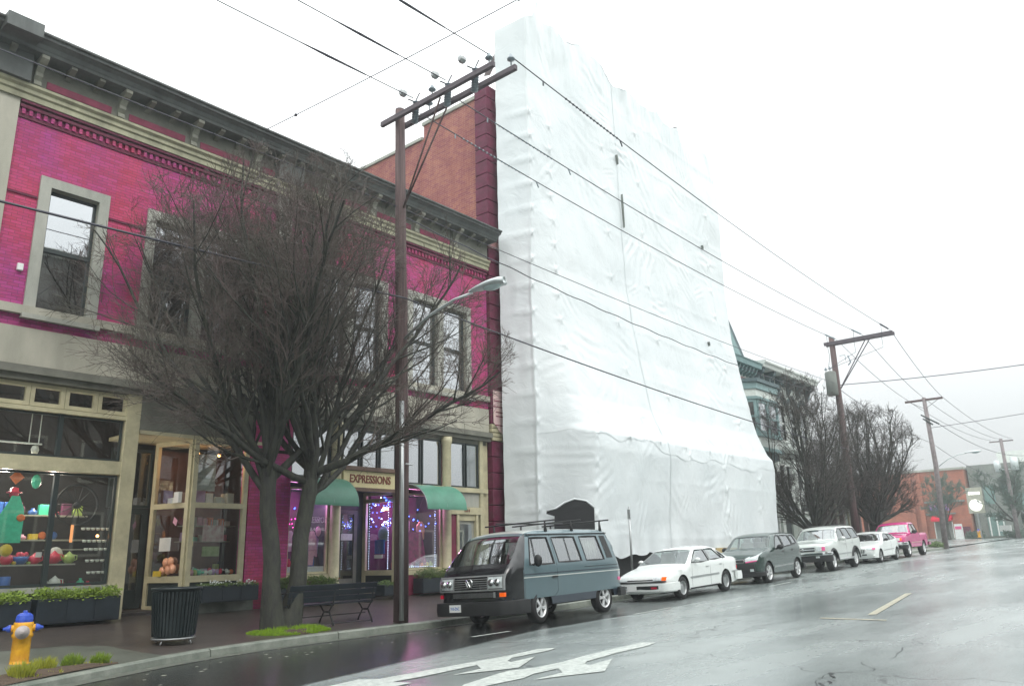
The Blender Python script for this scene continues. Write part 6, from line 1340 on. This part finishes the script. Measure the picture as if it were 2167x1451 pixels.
        o = b.build(nm, m, s.t, local=True); bm = bmesh.new(); bm.from_mesh(o.data); bmesh.ops.recalc_face_normals(bm, faces=bm.faces)
        for e in bm.edges:
            if len(e.link_faces) == 2 and e.calc_face_angle(0) > R_(40): e.smooth = False
        bm.to_mesh(o.data); bm.free(); return o
    def wheels_(s, style='spoke5', rimr=.62, rim='alloy', tw=.2, steer=0):
        r = s.wr; proto = {}
        for i, wx in enumerate(s.wheels):
            for sgn in (-1, 1):
                yc = sgn*(s.W-tw/2-.035)
                if not proto:
                    b = MB(); h = tw/2; R2 = r*rimr
                    b.lathe((0, 0, 0), [(R2, h*.9), (R2+.01, h), (r*.9, h*1.02), (r*.985, h*.8), (r, h*.4), (r, -h*.4), (r*.985, -h*.8), (r*.9, -h*1.02), (R2, -h*.9)], 32, axis='Y', cap=False); to = b.build('wheel', 'black_rubber', s.t, local=True)
                    b = MB(); b.lathe((0, 0, 0), [(R2*1.0, -h*.98), (R2*.93, -h*.95), (R2*.9, -h*.5), (R2*.88, h*.6)], 32, axis='Y', cap=False)
                    if style == 'steel': b.lathe((0, 0, 0), [(R2*.9, -h*.55), (R2*.6, -h*.42), (R2*.35, -h*.66), (R2*.2, -h*.7), (0, -h*.7)], 24, axis='Y', cap=False)
                    else:
                        n = 5 if style == 'spoke5' else 6
                        for q in range(n):
                            a = 2*math.pi*q/n
                            for da in ((-.16, .16) if style != 'spoke6' else (0,)):
                                ca, sa = math.cos(a+da*.8), math.sin(a+da*.8); cc = (ca*R2*.53, -h*.74, sa*R2*.53); b.obox(cc, (ca*R2*.40, .0, sa*R2*.40), (0, .014, 0), (-sa*R2*(.07 if style != 'spoke6' else .13), 0, ca*R2*(.07 if style != 'spoke6' else .13)))
                        b.lathe((0, 0, 0), [(R2*.24, -h*.6), (R2*.22, -h*.85), (0, -h*.88)], 14, axis='Y')
                    ro = b.build('rim', rim, to, local=True)
                    b = MB(); b.lathe((0, 0, 0), [(R2*.88, -h*.1), (0, -h*.05)], 20, axis='Y'); ho = b.build('brake', 'dark', to, local=True); proto = {'w': to}
                    o = to
                else:
                    o = copy_tree(proto['w'], s.t)
                o.location = (wx, yc, r); o.rotation_euler = (0, i*.5+.2, (math.pi if sgn > 0 else 0)+(R_(steer) if i == 0 else 0))
        b = MB(); b.box(.25, s.L-.2, -s.W+.27, s.W-.27, s.sill-.04, s.sill+.22); b.build('underbody', 'dark', s.t, local=True)
        b = MB(); 
        for wx in s.wheels: b.box(wx-r*1.2, wx+r*1.2, -s.W+.26, s.W-.26, s.sill, min(s.belt-.1, r*2.3))
        b.build('wheel_well', 'dark', s.t, local=True)
    def cabin(s, x0, x1, seats, m='black_plastic', sw=.46):
        b = MB(); b.box(x0, x1, -s.W+.1, s.W-.1, s.sill+.05, s.belt-.06); b.build('cabin_floor', 'dark', s.t, local=True)
        for sx in seats:
            for y in (-.36*s.W*1.1, .36*s.W*1.1):
                b = MB(); b.obox((sx+.12, y, s.belt+.02), (.06, 0, .0), (0, sw/2, 0), (.06, 0, .28)); b.obox((sx+.2, y, min(s.belt+.36, s.roof-.17)), (.04, 0, 0), (0, .13, 0), (.01, 0, .08)); b.build('seat', m, s.t, local=True, bevel=.03)
    def mirror(s, x, z, m, sz=(.09, .12, .075), both=True):
        for sgn in (-1, 1):
            y = sgn*(s.S(x, z)); b = MB(); b.ball((x, y+sgn*(.03+sz[1]), z+sz[2]*.4), 1, 12, sz); b.tube([(x, y, z-.03), (x, y+sgn*.08, z)], .025, 6); b.build('door_mirror', m, s.t, local=True)
    def plate(s, txt, y, z, w_=.31, x=None, m='white_paint', tm='blue_g'):
        x = (s.nx(z)-.075) if x is None else x
        b = MB(); b.box(x-.006, x, y-w_/2, y+w_/2, z-.076, z+.076); o = b.build('licence_plate', m, s.t, local=True)
        if txt: text_obj(txt, .085, (x-.008, y, z-.004), FACE_W, tm, o, depth=.001, sx=.72, local=True, bold=.001)

# --- camper van (front axle 1.05 behind the nose)
c = Car('camper_van', 'boxy blue-grey van with black nose and roof rack, nearest in the row', 13.0, 12.30, 4.5, 1.84,
        [(.10, .36), (.06, .55), (.08, 1.0), (.20, 1.17), (.26, 1.22), (.80, 1.80), (1.0, 1.90), (1.3, 1.945), (2.6, 1.96), (3.9, 1.94), (4.14, 1.88), (4.40, 1.22), (4.48, .95), (4.5, .40)], 1.18, 1.93, (1.18, 3.64), .335, .36, None, yaw=2.2, roll=-2.3, tumble=.17, nose=.10, tail=.06, lower=.05)
c.glass = 'glass_van'; c.t.scale = (1.08, 1.07, 1.02)
wins = [[(.86, 1.22), (1.72, 1.22), (1.66, 1.78), (1.05, 1.78)], [(1.9, 1.24), (2.78, 1.24), (2.70, 1.78), (1.84, 1.78)], [(2.98, 1.24), (3.72, 1.24), (3.62, 1.78), (2.92, 1.78)]]
c.body(['van_blue', 'black_paint', 'van_low', 'silver_car'], lambda x, y, z: 2 if z < .52 else (1 if (not y and x < .86) or (y and x < .62+.423*max(0, z-1.1)) else (3 if (not y and z > 1.85) else 0)), wins, (.30, .82, 1.26), [[(.62, .4), (.62, 1.1)], [(.4, .52), (4.4, .52)], [(.62, 1.1), (.95, 1.88)]])
c.wheels_('spoke5', .66, tw=.2, steer=8); c.cabin(.9, 4.2, (1.3,))
c.front('grille', 'black_plastic', -.82, .82, .78, 1.035, .012)
fr = MB(); xg = c.nx(.88)-.06
gp = c.front('grille_surround', 'metal_grey', -.84, .84, 1.035, 1.065, .035); c.front('grille_surround', 'metal_grey', -.84, .84, .75, .78, .035); c.front('grille_surround', 'metal_grey', -.86, -.83, .75, 1.065, .035); c.front('grille_surround', 'metal_grey', .83, .86, .75, 1.065, .035)
for k in range(5): c.front('grille_bar', 'metal_grey', -.43, .43, .812+k*.044, .824+k*.044, .028)
for sgn in (-1, 1):
    c.front('headlight', 'headlight', *sorted((sgn*.47, sgn*.81)), .795, 1.025, .026); c.front('headlight_divider', 'metal_grey', *sorted((sgn*.445, sgn*.47)), .78, 1.035, .03)
    xl = c.nx(.88)-.075
    for yy in (.56, .72): b = MB(); b.lathe((xl+.0, sgn*yy, .91), [(0, -.02), (.068, -.012), (.078, .01)], 14, axis='X'); b.build('lamp_bowl', 'chrome', c.t, local=True)
b = MB(); xb = c.nx(.89)-.085; b.lathe((xb, 0, .91), [(.085, -.012), (.10, -.012), (.10, .01), (.085, .01)], 24, axis='X')
for (p, q) in (((-.038, .06), (-.012, .0)), ((-.012, .0), (0, .03)), ((0, .03), (.012, .0)), ((.012, .0), (.038, .06)), ((-.065, .03), (-.03, -.058)), ((-.03, -.058), (0, -.005)), ((0, -.005), (.03, -.058)), ((.03, -.058), (.065, .03))): b.tube([(xb-.008, p[0]*1.18, .91+p[1]*1.18), (xb-.008, q[0]*1.18, .91+q[1]*1.18)], .008, 5)
b.build('round_emblem', 'chrome', c.t, local=True)
c.front('lower_grille', 'black_plastic', -.62, .50, .615, .715, .012); 
for k in range(5): c.front('grille_bar', 'metal_grey', -.60, .48, .625+k*.019, .630+k*.019, .02)
c.front('grille_surround', 'metal_grey', -.64, -.60, .61, .72, .03)
c.bumper('black_plastic', .25, .54, .15, .5); c.bumper('black_plastic', .34, .55, .08, .35, tailend=True)
c.front('indicator', 'amber', -.86, -.74, .62, .70, .02); c.front('indicator', 'red_lens', .78, .86, .62, .70, .02)
c.patch('side_marker', 'pink_lens', [(4.25, .72), (4.38, .72), (4.38, .79), (4.25, .79)], .012); c.plate('910-ZNC', .34, .42, x=c.nx(.44)-.165)
c.strip('body_trim', 'van_low', [(.62, 1.02), (4.4, 1.02)], .018); c.strip('body_crease', 'silver_car', [(.62, .955), (4.42, .955)], .022, .006); c.strip('door_seam', 'black_rubber', [(1.80, 1.2), (1.80, .62), (1.66, .52), (1.5, .52)], .008, .002); c.strip('door_seam', 'black_rubber', [(.64, 1.2), (.66, .5)], .008, .002); c.strip('door_seam', 'black_rubber', [(1.80, 1.2), (1.78, 1.86)], .008, .002)
c.strip('slider_rail', 'black_rubber', [(2.85, 1.09), (4.3, 1.09)], .012, .004); c.strip('door_handle', 'black_plastic', [(1.60, .93), (1.78, .93)], .035, .03); c.patch('rear_vent', 'black_plastic', [(3.84, 1.26), (4.10, 1.26), (3.98, 1.8), (3.76, 1.8)], .006)
c.strip('roof_gutter', 'black_rubber', [(.95, 1.86), (4.1, 1.86)], .02, .02); c.strip('vent_window_bar', 'black_rubber', [(1.08, 1.24), (1.12, 1.76)], .016, .004); c.strip('quarter_bar', 'black_rubber', [(2.34, 1.25), (2.32, 1.77)], .014, .002)
c.mirror(.98, 1.24, 'black_plastic', (.06, .10, .13))
for sgn in (-1, 1):     # curtains drawn in the rear windows
    b = MB(); 
    for k in range(9): b.tube([(2.9+k*.1, sgn*.74, 1.2), (2.9+k*.09, sgn*.7, 1.8)], .03, 6)
    b.build('curtain', 'stucco', c.t, local=True)
b = MB(); b.tube([(.42, -.3, 1.3), (.60, .2, 1.46)], .008, 5); b.tube([(.42, .35, 1.3), (.58, .75, 1.44)], .008, 5); b.build('wiper', 'black_plastic', c.t, local=True)
for k, x in enumerate((1.75, 2.75, 3.95)):
    b = MB(); b.tube([(x, -.98, 2.16), (x, .98, 2.16)], .018, 6)
    for y in (-.72, .72): b.tube([(x-.03, y, 1.9), (x, y, 2.15)], .022, 6); b.tube([(x+.05, y, 1.88), (x, y, 2.12)], .016, 6)
    b.build('rack_bar', 'black_plastic', c.t, local=True)
for y in (.45,): b = MB(); b.tube([(1.5, y, 2.19), (4.1, y, 2.19)], .016, 6); b.build('rack_bar', 'black_plastic', c.t, local=True)

# --- white sedan
c = Car('sedan', 'white four-door sedan with pop-free wide headlights parked behind the van', 19.93, 12.30, 4.69, 1.70,
        [(.12, .24), (.03, .40), (.03, .56), (.10, .67), (.7, .80), (1.18, .885), (1.24, .90), (2.02, 1.31), (2.4, 1.36), (3.0, 1.375), (3.35, 1.33), (3.95, 1.04), (4.1, 1.01), (4.55, .98), (4.64, .85), (4.69, .55), (4.62, .28)], .93, 1.35, (.95, 3.67), .305, .24, None, tumble=.20, nose=.12, tail=.1)
c.glass = 'glass_car'
c.body(['white_car', 'black_plastic'], lambda x, y, z: 0, [[(1.5, .945), (2.64, .965), (2.60, 1.29), (2.10, 1.28), (1.85, 1.15)], [(2.72, .985), (3.52, 1.0), (3.20, 1.28), (2.68, 1.295)], [(3.57, 1.0), (3.78, 1.01), (3.36, 1.24)]], (1.32, 1.99, .945), rearw=(3.42, 3.92, 1.05))
c.wheels_('steel', .62, 'metal_grey', .19); c.cabin(1.5, 3.9, (2.15, 3.1), 'stucco')
c.bumper('white_car', .27, .50, .09, .52); c.bumper('white_car', .30, .56, .09, .45, tailend=True); c.strip('rub_strip', 'metal_grey', [(1.4, .55), (3.2, .56)], .05, .014); c.strip('rub_strip', 'metal_grey', [(4.1, .56), (4.6, .57)], .04, .014); c.strip('sill_shadow', 'black_plastic', [(1.35, .255), (3.25, .255)], .03, .004)
c.front('grille', 'black_plastic', -.42, .42, .565, .635, .015); c.front('bumper_line', 'black_rubber', -.82, .82, .515, .545, .05)
for sgn in (-1, 1): c.front('headlight', 'headlight', *sorted((sgn*.42, sgn*.68)), .56, .66, .03); c.front('indicator', 'amber', *sorted((sgn*.68, sgn*.80)), .56, .655, .028); c.front('fog_lamp', 'red_lens' if sgn < 0 else 'headlight', *sorted((sgn*.38, sgn*.55)), .34, .40, .10)
c.front('lower_intake', 'black_plastic', -.60, .6, .28, .43, .097); c.plate('', .22, .38, x=c.nx(.4)-.155); c.mirror(1.72, 1.0, 'white_car', (.07, .10, .06))
for x in (2.66, 3.56): c.strip('door_seam', 'black_rubber', [(x, .96), (x, .28)], .007, .002)
c.strip('door_seam', 'black_rubber', [(1.55, .92), (1.5, .6), (1.5, .28)], .007, .002); c.strip('door_handle', 'metal_grey', [(2.38, .80), (2.56, .805)], .022, .014); c.strip('door_handle', 'metal_grey', [(3.28, .82), (3.45, .825)], .022, .014)
c.patch('tail_marker', 'red_lens', [(4.5, .62), (4.62, .62), (4.62, .72), (4.5, .72)], .006)

# --- dark boxy hatchback
c = Car('hatchback', 'dark grey-green boxy hatchback with swept pale headlights', 26.15, 12.38, 4.1, 1.785,
        [(.14, .25), (.04, .45), (.05, .72), (.12, .90), (.75, 1.06), (1.15, 1.10), (1.75, 1.53), (2.1, 1.61), (2.9, 1.61), (3.6, 1.57), (3.85, 1.5), (3.98, 1.05), (4.08, .75), (4.08, .32)], 1.05, 1.60, (.85, 3.40), .335, .28, None, tumble=.17, nose=.17, tail=.1)
c.glass = 'glass_car'
c.body(['green_car', 'black_plastic'], lambda x, y, z: 1 if z < .30 else 0, [[(1.55, 1.10), (2.30, 1.13), (2.26, 1.52), (2.02, 1.52), (1.85, 1.42)], [(2.40, 1.14), (3.16, 1.18), (3.06, 1.5), (2.36, 1.52)], [(3.26, 1.2), (3.62, 1.24), (3.5, 1.48), (3.18, 1.5)]], (1.18, 1.74, 1.14))
c.wheels_('spoke5', .70, tw=.2); c.cabin(1.4, 3.6, (1.9, 2.8), 'stucco')
c.front('upper_grille', 'black_plastic', -.34, .34, .72, .81, .02); c.front('grille_ring', 'chrome', -.36, .36, .81, .825, .03); c.front('grille_ring', 'chrome', -.36, .36, .705, .72, .03); c.front('grille_ring', 'chrome', -.37, -.35, .705, .825, .03); c.front('grille_ring', 'chrome', .35, .37, .705, .825, .03)
b = MB(); b.obox((c.nx(.86)-.05, 0, .875), (.006, 0, 0), (0, .10, 0), (0, 0, .022)); b.build('maker_badge', 'chrome', c.t, local=True)
for sgn in (-1, 1): c.front('headlight', 'headlight', sgn*.40, sgn*.84, .74, .84, .035, z0b=.78, z1b=1.02); c.front('indicator', 'pink_lens', sgn*.42, sgn*.80, .70, .74, .034, z0b=.74, z1b=.78); c.front('fog_lamp', 'headlight', *sorted((sgn*.56, sgn*.68)), .42, .50, .05)
c.front('lower_grille', 'black_plastic', -.72, .72, .36, .66, .03); c.bumper('black_plastic', .26, .40, .05, .3); c.bumper('black_plastic', .3, .5, .05, .3, tailend=True); c.strip('side_moulding', 'metal_grey', [(1.25, .50), (3.0, .52)], .045, .012); c.mirror(1.62, 1.10, 'black_plastic', (.08, .13, .09))
for x in (2.34, 3.05): c.strip('door_seam', 'black_rubber', [(x, 1.1), (x, .34)], .008, .002)
c.strip('door_handle', 'black_plastic', [(2.1, .98), (2.26, .985)], .03, .02); c.strip('door_handle', 'black_plastic', [(2.95, 1.0), (3.1, 1.0)], .03, .02); c.strip('window_line', 'black_rubber', [(1.5, 1.07), (3.7, 1.19)], .012, .006)

# --- silver SUV
c = Car('suv', 'pale silver off-roader with double-bar grille and big tyres', 32.45, 12.32, 4.55, 1.78,
        [(.12, .42), (.02, .55), (.02, .78), (.06, 1.03), (.35, 1.08), (1.35, 1.15), (1.42, 1.17), (1.98, 1.62), (2.2, 1.70), (3.2, 1.73), (4.0, 1.70), (4.2, 1.62), (4.48, 1.15), (4.53, .9), (4.5, .5)], 1.13, 1.72, (.85, 3.52), .375, .46, None, tumble=.17, nose=.1, tail=.08)
c.glass = 'glass_car'
c.body(['silver_car', 'black_plastic'], lambda x, y, z: 1 if z < .40 else 0, [[(1.62, 1.17), (2.42, 1.19), (2.38, 1.62), (2.02, 1.62), (1.80, 1.48)], [(2.52, 1.19), (3.30, 1.2), (3.12, 1.62), (2.47, 1.63)], [(3.42, 1.2), (4.18, 1.22), (3.98, 1.6), (3.24, 1.63)]], (1.48, 1.96, 1.21))
c.wheels_('spoke5', .62, tw=.25, steer=3); c.cabin(1.5, 4.0, (2.1, 3.0), 'stucco')
c.front('grille', 'black_plastic', -.44, .50, .90, .955, .02); c.front('grille', 'black_plastic', -.44, .50, .80, .865, .02); c.front('grille_bar', 'chrome', -.5, .55, .865, .90, .04); c.front('grille_surround', 'chrome', -.52, .56, .955, .975, .03)
b = MB(); b.ball((c.nx(.88)-.07, .03, .885), .05, 12, (.3, 1.2, .8)); b.build('oval_emblem', 'chrome', c.t, local=True)
for sgn in (-1, 1): c.front('headlight', 'headlight', *sorted((sgn*.50, sgn*.72)), .82, .965, .03); c.front('indicator', 'pink_lens', *sorted((sgn*.72, sgn*.84)), .82, .965, .028); c.front('fog_lamp', 'headlight', *sorted((sgn*.48, sgn*.62)), .55, .62, .10)
c.bumper('chrome', .64, .77, .13, .3); c.bumper('black_plastic', .40, .64, .11, .32); c.bumper('chrome', .5, .68, .1, .3, tailend=True); c.plate('', .38, .56, x=c.nx(.56)-.15)
for wx in c.wheels:
    for sgn in (-1, 1):
        b = MB(); ar = c.wr*1.17; pr = None
        for k in range(15):
            a = math.pi*k/14; q = [(wx+(ar+e)*math.cos(a), sgn*(c.S(wx, .6)+o_), c.wr+(ar+e)*math.sin(a)) for e, o_ in ((-.01, .0), (-.005, .05), (.07, .035), (.08, 0))]
            if pr: 
                for m_ in range(3): b.quad(pr[m_], pr[m_+1], q[m_+1], q[m_])
            pr = q
        b.build('wheel_flare', 'black_plastic', c.t, local=True)
b = MB(); b.tube([(1.3, -.93, .42), (3.05, -.93, .42)], .045, 8); b.build('side_step', 'metal_grey', c.t, local=True); c.strip('lower_band', 'metal_grey', [(1.3, .62), (3.05, .63)], .05, .012)
for x in (2.45, 3.3): c.strip('door_seam', 'black_rubber', [(x, 1.15), (x, .5)], .008, .002)
c.strip('door_handle', 'metal_grey', [(2.22, 1.0), (2.38, 1.0)], .03, .02); c.strip('door_handle', 'metal_grey', [(3.08, 1.02), (3.24, 1.02)], .03, .02); c.mirror(1.72, 1.18, 'silver_car', (.07, .12, .09))
b = MB(); b.tube([(2.2, -.55, 1.80), (3.9, -.55, 1.79)], .015, 6); b.tube([(2.2, .55, 1.80), (3.9, .55, 1.79)], .015, 6); b.build('roof_rail', 'black_plastic', c.t, local=True)['kind'] = 'stuff'

# --- small white coupe hatch
c = Car('compact_car', 'small low white hatchback squeezed between the silver SUV and pink pickup', 38.6, 12.25, 4.05, 1.69,
        [(.14, .24), (.04, .40), (.04, .58), (.12, .70), (.8, .85), (1.15, .90), (1.85, 1.27), (2.2, 1.34), (2.8, 1.33), (3.35, 1.18), (3.8, .98), (3.98, .88), (4.02, .60), (3.98, .3)], .90, 1.33, (.8, 3.37), .29, .23, None, tumble=.2, nose=.14, tail=.12)
c.glass = 'glass_car'
c.body(['white_car', 'black_plastic'], lambda x, y, z: 0, [[(1.42, .94), (2.5, .96), (2.48, 1.25), (2.05, 1.25), (1.75, 1.13)], [(2.58, .97), (3.4, 1.0), (3.02, 1.2), (2.56, 1.25)]], (1.22, 1.84, .95))
c.wheels_('spoke5', .66, 'metal_grey', .18); c.cabin(1.3, 3.3, (1.9, 2.7))
c.front('lower_intake', 'black_plastic', -.05, .62, .30, .40, .02); c.front('dark_badge', 'dark_frame', -.42, -.22, .36, .42, .02)
for sgn in (-1, 1): c.front('headlight', 'headlight', *sorted((sgn*.44, sgn*.68)), .60, .67, .026); c.front('indicator', 'pink_lens', *sorted((sgn*.68, sgn*.80)), .60, .68, .024)
c.strip('rub_strip', 'dark_frame', [(1.2, .52), (2.9, .54)], .02, .01); c.strip('sill_shadow', 'black_plastic', [(1.15, .25), (3.0, .25)], .03, .004); c.mirror(1.5, .97, 'black_plastic', (.07, .10, .06)); c.strip('door_seam', 'black_rubber', [(2.54, .9), (2.54, .3)], .007, .002)
b = MB(); b.ball((2.1, -.3, 1.1), .16, 10); b.ball((2.2, .35, 1.12), .17, 10); b.build('headrest', 'vict_white', c.t, local=True)

# --- pink-red pickup
c = Car('pickup_truck', 'faded pink-red pickup truck, last in the parked row', 43.35, 12.32, 4.9, 1.80,
        [(.10, .42), (.02, .55), (.02, .80), (.08, 1.02), (.4, 1.08), (1.25, 1.15), (1.35, 1.17), (1.90, 1.62), (2.1, 1.70), (2.75, 1.71), (2.95, 1.66), (3.08, 1.20), (3.12, 1.12), (4.84, 1.14), (4.88, 1.1), (4.9, .6), (4.85, .5)], 1.13, 1.70, (.92, 3.75), .37, .48, None, tumble=.18, nose=.12, tail=.05)
c.glass = 'glass_car'
c.body(['red_car', 'black_plastic', 'van_low'], lambda x, y, z: 0, [[(1.55, 1.17), (2.35, 1.18), (2.32, 1.60), (1.95, 1.60), (1.74, 1.46)], [(2.42, 1.19), (2.92, 1.2), (2.86, 1.58), (2.39, 1.61)]], (1.40, 1.88, 1.21), rearw=(2.96, 3.06, 1.24))
c.wheels_('spoke6', .6, tw=.25); c.cabin(1.45, 2.9, (1.95,))
c.front('grille', 'black_plastic', -.45, .45, .82, .96, .02); c.bumper('chrome', .60, .76, .12, .3); c.bumper('black_plastic', .42, .6, .09, .3); c.bumper('chrome', .5, .66, .1, .2, tailend=True)
for sgn in (-1, 1): c.front('headlight', 'headlight', *sorted((sgn*.46, sgn*.72)), .83, .96, .03); c.front('indicator', 'amber', *sorted((sgn*.72, sgn*.80)), .83, .96, .028)
c.strip('lower_band', 'vict_pink', [(1.4, .70), (3.2, .70)], .04, .01); c.mirror(1.66, 1.18, 'black_plastic', (.08, .13, .1))
c.strip('door_seam', 'black_rubber', [(2.38, 1.15), (2.38, .5)], .008, .002); c.strip('door_seam', 'black_rubber', [(3.1, 1.12), (3.1, .5)], .012, .002)
b = MB(); b.ball((3.7, -.35, 1.16), .4, 10, (1, .6, .35)); b.ball((4.2, .1, 1.15), .35, 10, (1, .8, .4)); tag(b.build('cargo_bundle', 'peach'), kind=None); o = bpy.data.objects['cargo_bundle']; tag(o, 'peach wrapped bundle lying in the bed of the pink pickup', 'bundle'); o.matrix_world = c.t.matrix_basis @ o.matrix_world

# ------------------------------------------------------------------ haze
b = MB(); b.box(-45, 150, -30, 60, -4, 24.5); hz = b.build('haze', 'dark'); hz.data.materials.clear()
hm = bpy.data.materials.new('haze_volume'); hm.use_nodes = True; nn = hm.node_tree; nn.nodes.clear(); ho = nn.nodes.new('ShaderNodeOutputMaterial'); pv = nn.nodes.new('ShaderNodeVolumePrincipled')
pv.inputs['Color'].default_value = (.90, .97, .97, 1); pv.inputs['Density'].default_value = HAZE; pv.inputs['Anisotropy'].default_value = .2; nn.links.new(pv.outputs[0], ho.inputs['Volume'])
hz.data.materials.append(hm); tag(hz, kind='stuff'); hz['label'] = 'thin pale mist in the street'
